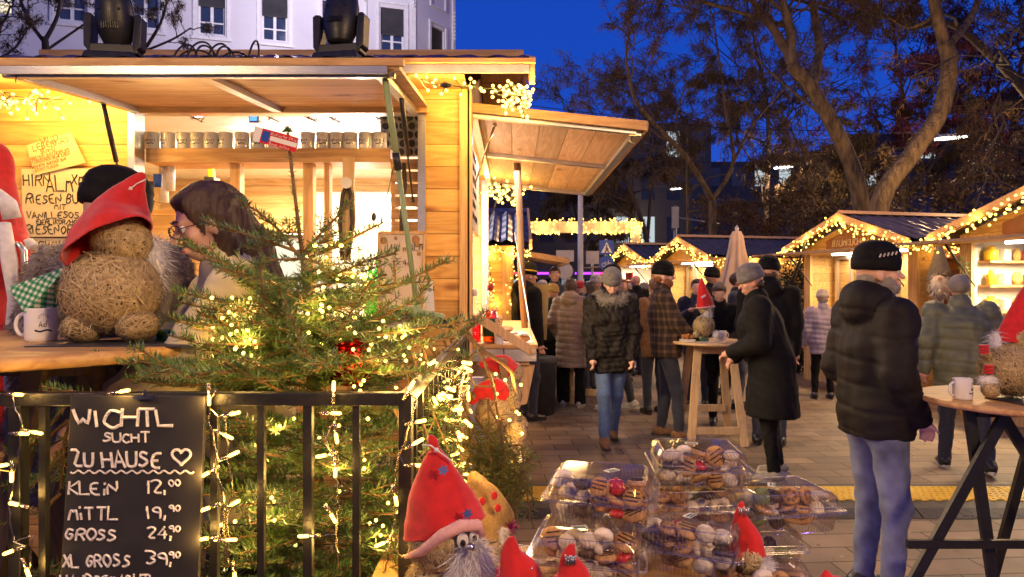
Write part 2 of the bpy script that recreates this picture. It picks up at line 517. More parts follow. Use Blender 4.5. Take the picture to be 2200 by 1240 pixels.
# ================================================================== MATERIALS
M = {}
M['plank_x'] = wood('plank wall timber', (.72, .43, .12), (.54, .27, .06), 'X', .118, 'Z')
M['plank_y'] = wood('plank side timber', (.66, .41, .16), (.48, .26, .09), 'Y', .118, 'Z')
M['plank_far'] = wood('far hut timber', (.66, .42, .16), (.46, .26, .09), 'Y', .14, 'Z')
M['plank_in'] = wood('inner timber', (.66, .45, .22), (.47, .29, .12), 'X', .16, 'Z')
M['beam_z'] = wood('post timber', (.70, .44, .18), (.50, .28, .10), 'Z', knots=False)
M['beam_x'] = wood('rail timber', (.62, .38, .17), (.42, .23, .09), 'X', knots=False)
M['beam_y'] = wood('eaves timber', (.62, .38, .17), (.42, .23, .09), 'Y', knots=False)
M['ply_x'] = wood('flap board', (.60, .40, .22), (.44, .27, .13), 'X', .2, 'Y', vary=.12)
M['ply_y'] = wood('side flap board', (.60, .40, .23), (.42, .26, .13), 'Y', .165, 'X', vary=.35)
M['table'] = wood('table timber', (.60, .36, .14), (.42, .22, .07), 'X', rough=.52)
M['birch'] = wood('pale timber', (.66, .46, .25), (.52, .33, .15), 'Z', knots=False)
M['darkwood'] = wood('dark timber', (.10, .06, .035), (.05, .03, .02), 'Z', knots=False)
M['bark_log'] = pm('split log', (.30, .17, .08), (.12, .06, .03), 8, .85, .6, (3, 3, .4), c3=(.22, .12, .05))
M['alu'] = pm('aluminium', (.62, .62, .62), (.5, .5, .5), 30, .33, .05, (1, 1, 12), metal=.9)
M['alu_flat'] = pm('dull aluminium', (.55, .54, .53), (.42, .41, .40), 14, .42, .05, metal=.7)
M['black'] = pm('black lacquered steel', (.014, .013, .013), (.008, .008, .008), 40, .38, .12, spec=.5)
M['blackplastic'] = pm('black plastic', (.02, .02, .021), (.011, .011, .012), 30, .42, .06)
M['cable'] = pm('black cable', (.018, .018, .018), None, 60, .45, .05)
M['greencable'] = pm('dark green wire', (.018, .03, .014), None, 60, .5, .05)
M['white'] = pm('white paint', (.78, .77, .75), (.66, .65, .62), 6, .5, .04)
M['ceramic'] = pm('mug glaze', (.80, .78, .76), (.74, .72, .70), 5, .14, .0, coat=.5)
M['ink'] = pm('blue black print', (.02, .025, .07), None, 80, .4, 0)
M['chalk'] = pm('chalk', (.85, .82, .80), (.62, .59, .58), 160, .95, .4)
M['slate'] = pm('chalkboard', (.024, .022, .022), (.012, .011, .011), 5, .62, .1, c3=(.03, .028, .028))
M['felt'] = pm('red felt', (.62, .012, .012), (.46, .006, .008), 40, .92, .35, bscale=320, sheen=.35, dist=.002)
M['pinkfelt'] = pm('pink fleece', (.74, .42, .38), (.62, .32, .3), 60, .95, .5, bscale=300, dist=.003)
M['burlap'] = pm('burlap', (.50, .33, .11), (.36, .22, .07), 220, .95, .8, (1, 1, 1), bscale=420, dist=.002)
M['straw'] = pm('straw ball', (.20, .135, .06), (.07, .045, .02), 60, .9, .7, (1, 6, 1), bscale=140, dist=.004)
M['strawfibre'] = pm('straw fibre', (.62, .48, .26), (.36, .25, .11), 90, .7, 0)
M['whitefur'] = pm('white fur', (.80, .78, .77), (.62, .60, .60), 40, .95, 0, sheen=.3)
M['needle'] = pm('fir needle', (.14, .25, .05), (.05, .115, .03), 9, .42, 0, c3=(.085, .17, .04), spec=.6)
M['needle_b'] = pm('fir needle bluish', (.16, .25, .11), (.08, .15, .07), 9, .4, 0, spec=.6)
M['thuja'] = pm('hanging green sprays', (.16, .18, .04), (.06, .09, .02), 9, .6, 0, c3=(.10, .12, .03))
M['twig'] = pm('fir twig', (.26, .15, .06), (.14, .08, .035), 40, .85, .4)
M['trunk_bg'] = pm('pale bark', (.21, .145, .07), (.06, .042, .022), 5, .9, 1.0, (2, 2, .5), bscale=12, dist=.08)
M['trunk_dk'] = pm('dark bark', (.07, .05, .04), (.03, .022, .02), 3, .9, .6, (2, 2, .5), dist=.05)
M['leaf_bg'] = pm('dry drooping leaves', (.15, .085, .03), (.05, .032, .015), .9, .8, 0, c3=(.09, .055, .02))
M['leaf_red'] = pm('dark red leaves', (.13, .02, .03), (.05, .012, .015), .9, .8, 0)
M['leaf_hedge'] = pm('evergreen leaves', (.035, .05, .018), (.015, .022, .01), 3, .6, 0)
M['tile_dark'] = pm('grey roof sheet', (.055, .055, .07), (.032, .032, .042), 6, .38, .05, metal=.1)
M['tile_blue'] = pm('blue roof sheet', (.06, .055, .07), (.035, .03, .042), 6, .33, .05)
M['tile_red'] = pm('brown red roof sheet', (.13, .035, .022), (.07, .02, .014), 6, .4, .05)
M['facade'] = pm('white render', (.72, .70, .72), (.58, .56, .58), .45, .85, .25, bscale=9, dist=.01)
M['blind'] = pm('grey slat blind', (.10, .10, .115), (.07, .07, .085), 3, .5, 0)
M['glass_dk'] = pm('window glass', (.03, .05, .10), (.02, .03, .07), 1, .06, 0, spec=1)
M['cookie_a'] = pm('striped biscuit', (.60, .34, .13), (.40, .20, .07), 30, .75, .5)
M['cookie_b'] = pm('sugared crescent', (.78, .72, .66), (.58, .47, .36), 34, .9, .6)
M['cookie_c'] = pm('dark chocolate biscuit', (.07, .035, .022), (.035, .018, .012), 30, .45, .3)
M['cookie_d'] = pm('red jelly', (.62, .03, .04), (.42, .015, .02), 20, .25, .2)
M['cookie_e'] = pm('nut biscuit', (.42, .22, .09), (.22, .10, .035), 60, .8, .8)
M['cookie_f'] = pm('green iced biscuit', (.22, .27, .10), (.12, .15, .06), 30, .6, .3)
M['dough'] = pm('doughnut', (.50, .23, .06), (.34, .13, .03), 10, .55, .2)
M['skin'] = pm('skin', (.62, .34, .23), (.54, .27, .18), 14, .5, .12, bscale=160, sss=.15, dist=.002)
M['skin_pale'] = pm('fair skin', (.72, .44, .32), (.64, .36, .26), 14, .48, .1, bscale=160, sss=.15, dist=.002)
M['yellow'] = pm('yellow plastic', (.72, .46, .015), (.55, .33, .01), 3, .5, .2)
M['rubber'] = pm('black rubber', (.045, .042, .04), (.028, .026, .025), 8, .6, .3)
M['sign_blue'] = pm('sign blue', (.01, .07, .42), None, 2, .4, 0)
M['sign_grey'] = pm('sign back grey', (.42, .42, .45), (.33, .33, .36), 3, .5, .05)
M['steel'] = pm('galvanised steel', (.34, .36, .40), (.27, .28, .32), 8, .45, .05, metal=.6)
M['steel_in'] = pm('stainless panel', (.74, .72, .70), (.66, .64, .62), 5, .3, .02, metal=.3)
M['brass'] = pm('brass steel', (.55, .42, .2), (.4, .3, .13), 30, .3, 0, metal=1)
M['broom'] = pm('green plastic', (.30, .40, .20), (.24, .33, .16), 6, .4, .03)
M['bristle'] = pm('black bristle', (.015, .014, .014), None, 60, .6, 0)
M['clearbox'] = clear('clear plastic', (.98, .97, .96), lo=.04, hi=.45, rough=.07)
M['ribedge'] = clear('clear plastic rib', (.9, .88, .86), lo=.26, hi=.8, rough=.2)
M['glass'] = clear('clear glass', (.95, .95, .95), lo=.05, hi=.8, rough=.03)
M['greenglass'] = clear('green glass', (.12, .65, .16), lo=.08, hi=.7)
M['amber'] = clear('amber drink', (.75, .22, .02), lo=.05, hi=.5)
M['redglass'] = clear('red drink', (.65, .01, .03), lo=.06, hi=.6)
M['wirecable'] = clear('clear light cable', (.82, .72, .45), lo=.25, hi=.8, rough=.2)
M['bulb'] = emi('warm bulb', (1, .6, .1), 5.5, False)
M['bulb_far'] = emi('warm bulb far', (1, .58, .10), 4.5, False)
M['bulb_white'] = emi('white lamp tube', (1, .93, .82), 9.0)
M['bulb_blue'] = emi('blue white lamp tube', (.55, .6, 1), 9.0)
M['led_white'] = emi('street lamp glow', (.95, .93, .8), 8.0)
M['lit_panel'] = emi('lit window', (1, .86, .6), .9)
M['lit_pale'] = emi('far lit window', (.65, .75, .8), .55)
M['violet'] = emi('violet neon', (.5, .06, 1), 1.6)
M['red_neon'] = emi('red neon', (1, .05, .12), 1.6)
# pavers
def paver_mat():
    m, nt, b = nodes_of('concrete pavers'); L = nt.links
    geo = nn(nt, 'ShaderNodeNewGeometry'); mp = nn(nt, 'ShaderNodeMapping'); mp.inputs['Rotation'].default_value = (0, 0, R(-3.5)); L.new(geo.outputs['Position'], mp.inputs['Vector'])
    bk = nn(nt, 'ShaderNodeTexBrick'); bk.offset = .5
    for k, v in (('Scale', 1), ('Mortar Size', .006), ('Mortar Smooth', .15), ('Brick Width', .42), ('Row Height', .215), ('Bias', 0)): bk.inputs[k].default_value = v
    bk.inputs['Color1'].default_value = (.27, .195, .125, 1); bk.inputs['Color2'].default_value = (.17, .12, .08, 1); bk.inputs['Mortar'].default_value = (.022, .018, .014, 1)
    L.new(mp.outputs[0], bk.inputs['Vector'])
    n = nn(nt, 'ShaderNodeTexNoise'); n.inputs['Scale'].default_value = 2.2; n.inputs['Detail'].default_value = 8; L.new(geo.outputs['Position'], n.inputs['Vector'])
    cr = nn(nt, 'ShaderNodeValToRGB'); e = cr.color_ramp.elements; e[0].position = .3; e[0].color = (.5, .48, .46, 1); e[1].position = .72; e[1].color = (1.15, 1.15, 1.15, 1); L.new(n.outputs['Fac'], cr.inputs['Fac'])
    mx = nn(nt, 'ShaderNodeMix', data_type='RGBA', blend_type='MULTIPLY'); mx.inputs[0].default_value = 1; L.new(bk.outputs['Color'], mx.inputs[6]); L.new(cr.outputs[0], mx.inputs[7])
    # small pale spots: gum, grit, leaf crumbs
    vo = nn(nt, 'ShaderNodeTexVoronoi'); vo.inputs['Scale'].default_value = 5.5; L.new(geo.outputs['Position'], vo.inputs['Vector'])
    sr = nn(nt, 'ShaderNodeValToRGB'); q = sr.color_ramp.elements; q[0].position = .05; q[0].color = (1, 1, 1, 1); q[1].position = .09; q[1].color = (0, 0, 0, 1); L.new(vo.outputs['Distance'], sr.inputs['Fac'])
    m2 = nn(nt, 'ShaderNodeMix', data_type='RGBA'); L.new(sr.outputs[0], m2.inputs[0]); L.new(mx.outputs[2], m2.inputs[6]); m2.inputs[7].default_value = (.27, .23, .18, 1)
    L.new(m2.outputs[2], b.inputs['Base Color'])
    n2 = nn(nt, 'ShaderNodeTexNoise'); n2.inputs['Scale'].default_value = 60; n2.inputs['Detail'].default_value = 6; L.new(geo.outputs['Position'], n2.inputs['Vector'])
    ad = nn(nt, 'ShaderNodeMath', operation='MULTIPLY_ADD'); ad.inputs[1].default_value = -1.6; L.new(bk.outputs['Fac'], ad.inputs[0]); L.new(n2.outputs['Fac'], ad.inputs[2])
    bp = nn(nt, 'ShaderNodeBump'); bp.inputs['Strength'].default_value = .5; bp.inputs['Distance'].default_value = .006; L.new(ad.outputs[0], bp.inputs['Height']); L.new(bp.outputs[0], b.inputs['Normal'])
    mr = nn(nt, 'ShaderNodeMapRange'); mr.inputs['To Min'].default_value = .42; mr.inputs['To Max'].default_value = .75; L.new(n.outputs['Fac'], mr.inputs['Value']); L.new(mr.outputs[0], b.inputs['Roughness'])
    return m
M['paver'] = paver_mat()
# ================================================================== LIGHTS
def lamp(kind, loc, energy, col=(1, .62, .25), size=.03, rot=None, size_y=None, spot=None, name='lamp'):
    d = bpy.data.lights.new(name, kind); d.energy = energy; d.color = col
    if kind == 'AREA':
        d.size = size
        if size_y: d.shape = 'RECTANGLE'; d.size_y = size_y
    else: d.shadow_soft_size = size
    if spot: d.spot_size = spot; d.spot_blend = .6
    o = bpy.data.objects.new(name, d); COL.objects.link(o); o.location = loc
    if rot: o.rotation_euler = rot
    return o
WARM = (1, .55, .13)
WHITE = (1, .86, .66)
def bulb_mesh(r, L=None):
    b = MB()
    if L: b.lathe([(r * .5, -L * .5), (r, -L * .42), (r, L * .38), (r * .6, L * .5)], n=8)
    else: b.ball((0, 0, 0), r, 8, 6)
    me = bpy.data.meshes.new('bulb'); me.from_pydata(b.V, [], b.F); me.polygons.foreach_set('use_smooth', np.ones(len(b.F), bool))
    return me
BM = {}
def bulbs(parent, pts, r, mat, L=None, dirs=None):
    key = (r, mat.name, L)
    if key not in BM:
        me = bulb_mesh(r, L); me.materials.append(mat); BM[key] = me
    inv = WM[parent.name].inverted()
    for i, p in enumerate(pts[:100]):
        o = bpy.data.objects.new('bulb', BM[key]); COL.objects.link(o); o.parent = parent
        o.location = inv @ Vector(p)
        if dirs: o.rotation_euler = Vector(dirs[i]).to_track_quat('Z', 'Y').to_euler()
    if len(pts) > 100:
        b = MB()
        for i, p in enumerate(pts[100:]): b.ball(p, r, 6, 4)
        o = b.build('bulbs', mat, parent); o['kind'] = 'stuff'
def along(path, step):
    path = [Vector(p) for p in path]; out = []; acc = 0
    for a, b in zip(path, path[1:]):
        L = (b - a).length; n = max(int(L / step), 1)
        for i in range(n): out.append(a.lerp(b, i / n))
    out.append(path[-1]); return out
def garland(label, path, n, spread, r=.012, drop=0, power=1.2, lstep=.6, wire='greencable', seed=1, cat='string lights', mat='bulb_far', group='bulb strings on the stalls', col=WARM):
    rr = random.Random(seed)
    pts = along(path, .05)
    th = thing('string_lights', label, cat, pts[0], 0, group)
    mb = MB(); prev = None; w = []
    for i, p in enumerate(pts):
        w.append(p + Vector([rr.uniform(-1, 1) * spread * .4 for _ in range(3)]))
    mb.tube(w, .003, 5)
    B = []
    for i in range(n):
        b = w[int(i * len(w) / n)]
        o = Vector([rr.gauss(0, .55) * spread for _ in range(3)]); o.z -= drop * rr.random() ** 1.0
        q = b + o; mid = b.lerp(q, .5) + Vector([rr.uniform(-.25, .25) * spread for _ in range(3)])
        mb.tube([b, mid, q], .0022, 4, caps=False); B.append(q)
    mb.build('wire', M[wire], th)
    bulbs(th, B, r, M[mat])
    if power:
        q = along(path, lstep)
        for p in q: lamp('POINT', p, power, col, max(spread * .6, .03), name='garland light')
    return th
# ================================================================== SKY
def world():
    w = bpy.data.worlds.new('World'); scene.world = w; w.use_nodes = True; nt = w.node_tree; L = nt.links
    bg = nt.nodes['Background']
    tc = nn(nt, 'ShaderNodeTexCoord'); sp = nn(nt, 'ShaderNodeSeparateXYZ'); L.new(tc.outputs['Generated'], sp.inputs[0])
    # dusk: deep blue ahead, paler afterglow low behind the photographer
    cr = nn(nt, 'ShaderNodeValToRGB'); e = cr.color_ramp.elements
    e[0].position = 0; e[0].color = (.035, .10, .62, 1); e[1].position = 1; e[1].color = (0, .028, .30, 1)
    q = e.new(.28); q.color = (.008, .065, .50, 1); q = e.new(.12); q.color = (.02, .085, .58, 1)
    ab = nn(nt, 'ShaderNodeMath', operation='ABSOLUTE'); L.new(sp.outputs['Z'], ab.inputs[0])
    L.new(ab.outputs[0], cr.inputs['Fac'])
    mr = nn(nt, 'ShaderNodeMapRange'); mr.inputs['From Min'].default_value = .1; mr.inputs['From Max'].default_value = -1; L.new(sp.outputs['Y'], mr.inputs['Value'])
    m2 = nn(nt, 'ShaderNodeMapRange'); m2.inputs['From Min'].default_value = .75; m2.inputs['From Max'].default_value = 0; L.new(sp.outputs['Z'], m2.inputs['Value'])
    mu = nn(nt, 'ShaderNodeMath', operation='MULTIPLY'); L.new(mr.outputs[0], mu.inputs[0]); L.new(m2.outputs[0], mu.inputs[1])
    mx = nn(nt, 'ShaderNodeMix', data_type='RGBA'); L.new(mu.outputs[0], mx.inputs[0]); L.new(cr.outputs[0], mx.inputs[6]); mx.inputs[7].default_value = (.15, .13, .26, 1)
    sky = nn(nt, 'ShaderNodeTexSky', sky_type='NISHITA'); sky.sun_disc = False; sky.sun_elevation = R(-3); sky.sun_rotation = R(180)
    ad = nn(nt, 'ShaderNodeMix', data_type='RGBA', blend_type='ADD'); ad.inputs[0].default_value = .02; L.new(mx.outputs[2], ad.inputs[6]); L.new(sky.outputs[0], ad.inputs[7])
    L.new(ad.outputs[2], bg.inputs['Color']); bg.inputs['Strength'].default_value = .68
world()
# ================================================================== CAMERA
cd = bpy.data.cameras.new('camera'); cam = bpy.data.objects.new('camera', cd); COL.objects.link(cam); scene.camera = cam
cam.location = (0, 0, CAMH); cam.rotation_euler = (R(90), 0, 0)
cd.sensor_width = 36; cd.lens = FPX / 2200 * 36; cd.shift_y = -8 / 2200; cd.clip_end = 400; cd.clip_start = .02
cd.dof.use_dof = True; cd.dof.focus_distance = 2.3; cd.dof.aperture_fstop = 9
scene.view_settings.view_transform = 'Standard'; scene.view_settings.look = 'None'; scene.view_settings.exposure = .6; scene.view_settings.gamma = 1
cy = scene.cycles; cy.use_denoising = True; cy.max_bounces = 8; cy.transparent_max_bounces = 24; cy.sample_clamp_indirect = 3; cy.sample_clamp_direct = 0
cy.diffuse_bounces = 3; cy.glossy_bounces = 3; cy.caustics_reflective = False; cy.caustics_refractive = False
try: cy.use_light_tree = True
except Exception: pass
# ================================================================== GROUND
mb = MB(); mb.quad((-60, -20, 0), (60, -20, 0), (60, 140, 0), (-60, 140, 0))
tag(mb.build('ground', M['paver']), kind='structure')
mb = MB(); mb.bb((-1.5, 1.75, 0), (-.28, 3.5, .2))
tag(mb.build('deck', M['table']), kind='structure')
# fallen leaves and crumbs on the paving
rg0 = np.random.default_rng(9); n0 = 1500; c0 = np.stack((rg0.uniform(-1, 9, n0), 3.6 + 10 * rg0.random(n0) ** 1.4, np.full(n0, .006)), 1); a0 = rg0.uniform(0, 6.28, n0); s0 = rg0.uniform(.006, .028, n0) * (rg0.random(n0) ** 1.5 + .25)
V0 = np.stack([c0 + np.stack((np.cos(a0 + k) * s0 * q, np.sin(a0 + k) * s0 * q, rg0.uniform(0, .008, n0)), 1) for k, q in ((0, 1), (1.57, .5), (3.14, .9), (4.71, .5))], 1).reshape(-1, 3)
tag(link_mesh('leaf_litter', np_mesh('l', V0, np.arange(4 * n0).reshape(-1, 4)), pm('dry litter', (.34, .20, .08), (.09, .05, .025), 1.3, .9, 0)), 'dry leaf crumbs scattered over the grey paving', 'leaf litter', kind='stuff')
# cable ramp
def cable_ramp():
    for i in range(11):
        x0 = -.75 + i * .9; 
        th = thing('cable_ramp', '', 'cable ramp', (x0, 4.9, 0), 0, 'cable ramps laid end to end across the paving')
        mb = MB(); g = .006
        prof = [(4.89, .004), (5.0, .042), (5.14, .052), (5.14, 0.004)]
        mb.prism([(x0 + g, y, z) for y, z in prof], (.9 - 2 * g, 0, 0))
        prof = [(5.47, .052), (5.6, .036), (5.7, .004), (5.47, .004)]
        mb.prism([(x0 + g, y, z) for y, z in prof], (.9 - 2 * g, 0, 0))
        for a in range(14):
            for b in range(3):
                X = x0 + .05 + a * .062; Y = 4.925 + b * .035
                mb.box((X, Y, .014 + b * .0105), (.028, .009, .006), Euler((R(20), 0, R(35 if (a + b) % 2 else -35))).to_matrix())
        mb.build('ramp_body', M['rubber'], th)
        mb = MB(); mb.bb((x0 + g, 5.142, .004), (x0 + .9 - g, 5.468, .058))
        for a in range(18):
            for b in range(6):
                X = x0 + .035 + a * .049; Y = 5.165 + b * .055
                mb.box((X + (b % 2) * .02, Y, .0595), (.024, .012, .006), Euler((0, 0, R(40 if (a + b) % 2 else -40))).to_matrix())
        for a in range(9):
            mb.bb((x0 + .03 + a * .1, 5.118, .052), (x0 + .07 + a * .1, 5.142, .058))
        mb.build('lid', M['yellow'], th)
        names = ['left end by the straw gnome pile', 'first full length right of the fence', 'piece behind the left cookie boxes', 'piece just behind the plastic boxes', 'piece starting right of the cookie boxes', 'piece behind the small red hatted gnome', 'piece in front of the grey trainer', 'piece behind the foreground man in jeans', 'piece right of those jeans', 'piece under the black trestle table', 'last piece at the right edge']
        th['label'] = 'yellow lidded black cable ramp, ' + names[i]
cable_ramp()
for o in list(scene.objects):
    if o.name.startswith('cable_ramp'): o.location.y -= .17
# ================================================================== WHITE BUILDING
def white_building():
    th = thing('apartment_building', 'white rendered apartment building with grey blinds behind the market stall', 'building', (-3.63, 26, 0))
    C1 = Vector((-3.63, 26, 0)); u = Vector((math.cos(R(17)), math.sin(R(17)), 0)); u2 = Vector((math.cos(R(55)), math.sin(R(55)), 0))
    C0 = C1 - u * 26; C2 = C1 + u2 * 2.3; up = Vector((0, 0, 1)); H = 19
    u3 = Vector((-.3, 1, 0)).normalized()
    def wallface(A, d, L, holes):
        """strip wall with real openings"""
        mb = MB(); nrm = d.cross(up)
        def q(s0, s1, z0, z1): mb.quad(A + d * s0 + up * z0, A + d * s1 + up * z0, A + d * s1 + up * z1, A + d * s0 + up * z1)
        xs = sorted(set([0, L] + [s for h in holes for s in (h[0], h[1])]))
        for a, b in zip(xs, xs[1:]):
            hs = sorted([(h[2], h[3]) for h in holes if h[0] <= a + 1e-6 and h[1] >= b - 1e-6]); z = 0
            for z0, z1 in hs:
                q(a, b, z, z0); z = z1
            q(a, b, z, H)
        for h in holes:
            s0, s1, z0, z1 = h; dd = -nrm * .22
            for (p, r) in (((s0, z0), (s1, z0)), ((s1, z0), (s1, z1)), ((s1, z1), (s0, z1)), ((s0, z1), (s0, z0))):
                a = A + d * p[0] + up * p[1]; b = A + d * r[0] + up * r[1]
                mb.quad(a, b, b + dd, a + dd)
        return mb, nrm
    def window(A, d, nrm, s0, s1, z0, z1, bl, k, lit=False):
        def pt(s, z, o=0): return A + d * s + up * z - nrm * (.16 - o)
        fr = MB(); w = .07
        for a in ((s0, s0 + w, z0, z1), (s1 - w, s1, z0, z1), (s0, s1, z0, z0 + w), (s0, s1, z1 - w, z1), ((s0 + s1) / 2 - .05, (s0 + s1) / 2 + .05, z0, z1), (s0, s1, z0 + .42, z0 + .47)):
            c = pt((a[0] + a[1]) / 2, (a[2] + a[3]) / 2); M3 = Matrix((d, nrm, up)).transposed()
            fr.box(c, (a[1] - a[0], .05 + .004 * (a[1] - a[0] > .2), a[3] - a[2]), M3)
        f = fr.build('window', M['white'], th)
        g = MB(); g.quad(pt(s0, z0, -.015), pt(s1, z0, -.015), pt(s1, z1, -.015), pt(s0, z1, -.015)); g.build('pane', M['lit_panel'] if lit else M['glass_dk'], f)
        if bl:
            b = MB(); n = int((z1 - z0) * bl / .055); M3 = Matrix((d, nrm, up)).transposed() @ Matrix.Rotation(R(35), 3, 'X')
            for i in range(n): b.box(pt((s0 + s1) / 2, z1 - .03 - i * .055, .06), (s1 - s0 - .02, .06, .006), M3)
            b.quad(pt(s0 + .02, z1 - n * .055, .035), pt(s1 - .02, z1 - n * .055, .035), pt(s1 - .02, z1, .035), pt(s0 + .02, z1, .035))
            b.build('blind', M['blind'], f)
        s = MB(); M3 = Matrix((d, nrm, up)).transposed()
        for (a, b_, c, e) in ((s0 - .16, s0 - .06, z0 - .1, z1 + .14), (s1 + .06, s1 + .16, z0 - .1, z1 + .14), (s0 - .16, s1 + .16, z1 + .14, z1 + .22), (s0 - .22, s1 + .22, z0 - .2, z0 - .1)):
            s.box(A + d * ((a + b_) / 2) + up * ((c + e) / 2) + nrm * .015, (b_ - a, .07, e - c), M3)
        s.build('surround', M['white'], f)
    holes = []; wl = []
    for i, s in enumerate([.92, 3.02, 5.11, 7.2, 9.3, 11.5, 13.6, 15.7, 17.8]):
        for z0 in (10.38, 13.9, 6.9):
            holes.append((26 - s - .44, 26 - s + .44, z0, z0 + 1.66)); wl.append((i, z0))
    mb, nrm = wallface(C0, u, 26, holes)
    blm = {0: .62, 2: .48, 3: .42, 4: 0, 1: .6}
    W = mb.build('wall', M['facade'], th)
    for h, (i, z0) in zip(holes, wl):
        if z0 == 6.9 and i < 5: continue
        window(C0, u, nrm, *h, blm.get(i, .3 if i % 2 else 0) if z0 == 10.38 else .5, i, lit=(i in (6, 8) and z0 == 10.38))
    h2 = [(.85, 1.6, 9.95, 11.75), (.85, 1.6, 13.9, 15.5)]
    mb, n2 = wallface(C1, u2, 2.3, h2); mb.build('wall', M['facade'], th)
    for h in h2: window(C1, u2, n2, *h, .6, 0)
    mb = MB(); C3 = C2 + u3 * 14
    mb.quad(C2, C3, C3 + up * H, C2 + up * H); mb.quad(C3, C3 + u * -26, C3 + u * -26 + up * H, C3 + up * H)
    mb.quad(C0 + up * H, C1 + up * H, C2 + up * H, C3 + up * H)
    mb.quad(C0, C0 - u.cross(up) * 14, C0 - u.cross(up) * 14 + up * H, C0 + up * H)
    mb.build('wall', M['facade'], th)
    # string course, pilaster strips with ornament
    mb = MB(); M3 = Matrix((u, u.cross(up), up)).transposed()
    for s in (.12, 1.9, 23.98 - 20):
        pass
    for s in (26 - .12, 26 - 1.95):
        mb.box(C0 + u * s + up * 9.5 + nrm * .03, (.16, .08, 19), M3)
        for k in range(7): mb.ball(C0 + u * s + up * (12.2 + k * .13) + nrm * .08, (.06, .05, .07 - k * .004), 8, 6, M3)
    M4 = Matrix((u2, n2, up)).transposed()
    mb.box(C1 + u2 * 1.22 + up * 12.55 + n2 * .02, (.95, .06, .06), M4); mb.box(C1 + u2 * 1.22 + up * 13.25 + n2 * .02, (.95, .06, .06), M4)
    mb.box(C1 + u2 * .78 + up * 12.9 + n2 * .02, (.06, .06, .66), M4); mb.box(C1 + u2 * 1.66 + up * 12.9 + n2 * .02, (.06, .06, .66), M4)
    mb.box(C1 + u2 * 2.15 + up * 9.5 + n2 * .03, (.14, .08, 19), M4)
    for k in range(8): mb.ball(C1 + u2 * 2.15 + up * (11.6 + k * .15) + n2 * .09, (.06, .05, .07 - k * .004), 8, 6, M4)
    mb.build('ornament', M['white'], th)
    mb = MB(); mb.box(C0 + u * 13 + up * 8.9 + nrm * .06, (26.2, .18, .14), M3); mb.build('string_course', M['white'], th)
white_building()
# ================================================================== MAIN STALL
Y0 = 3.6; XR = -.235; XO0, XO1 = -2.02, -.455
def roof_sheet(parent, A, ex, ey, nx, ny, mat, L=None, name='roof', wave=.2, step=.3, amp=.018):
    """corrugated tile sheet: A corner, ex along the eaves, ey up the slope"""
    ex = Vector(ex); ey = Vector(ey); n = ex.cross(ey).normalized()
    if n.z < 0: n = -n
    LX, LY = ex.length, ey.length
    V = []; F = []
    for j in range(ny + 1):
        for i in range(nx + 1):
            u = i / nx; v = j / ny
            x = u * LX; y = v * LY
            hh = amp * (.5 + .5 * math.cos(2 * PI * x / wave)) + .022 * (1 - ((y / step) % 1))
            p = Vector(A) + ex * u + ey * v + n * hh; V.append(tuple(p))
    for j in range(ny):
        for i in range(nx):
            a = j * (nx + 1) + i; F.append((a, a + 1, a + nx + 2, a + nx + 1))
    # underside board
    b = len(V)
    for q in (Vector(A), Vector(A) + ex, Vector(A) + ex + ey, Vector(A) + ey): V.append(tuple(q - n * .02))
    F.append((b, b + 3, b + 2, b + 1))
    me = bpy.data.meshes.new(name); me.from_pydata(V, [], F)
    return link_mesh(name, me, mat, parent)
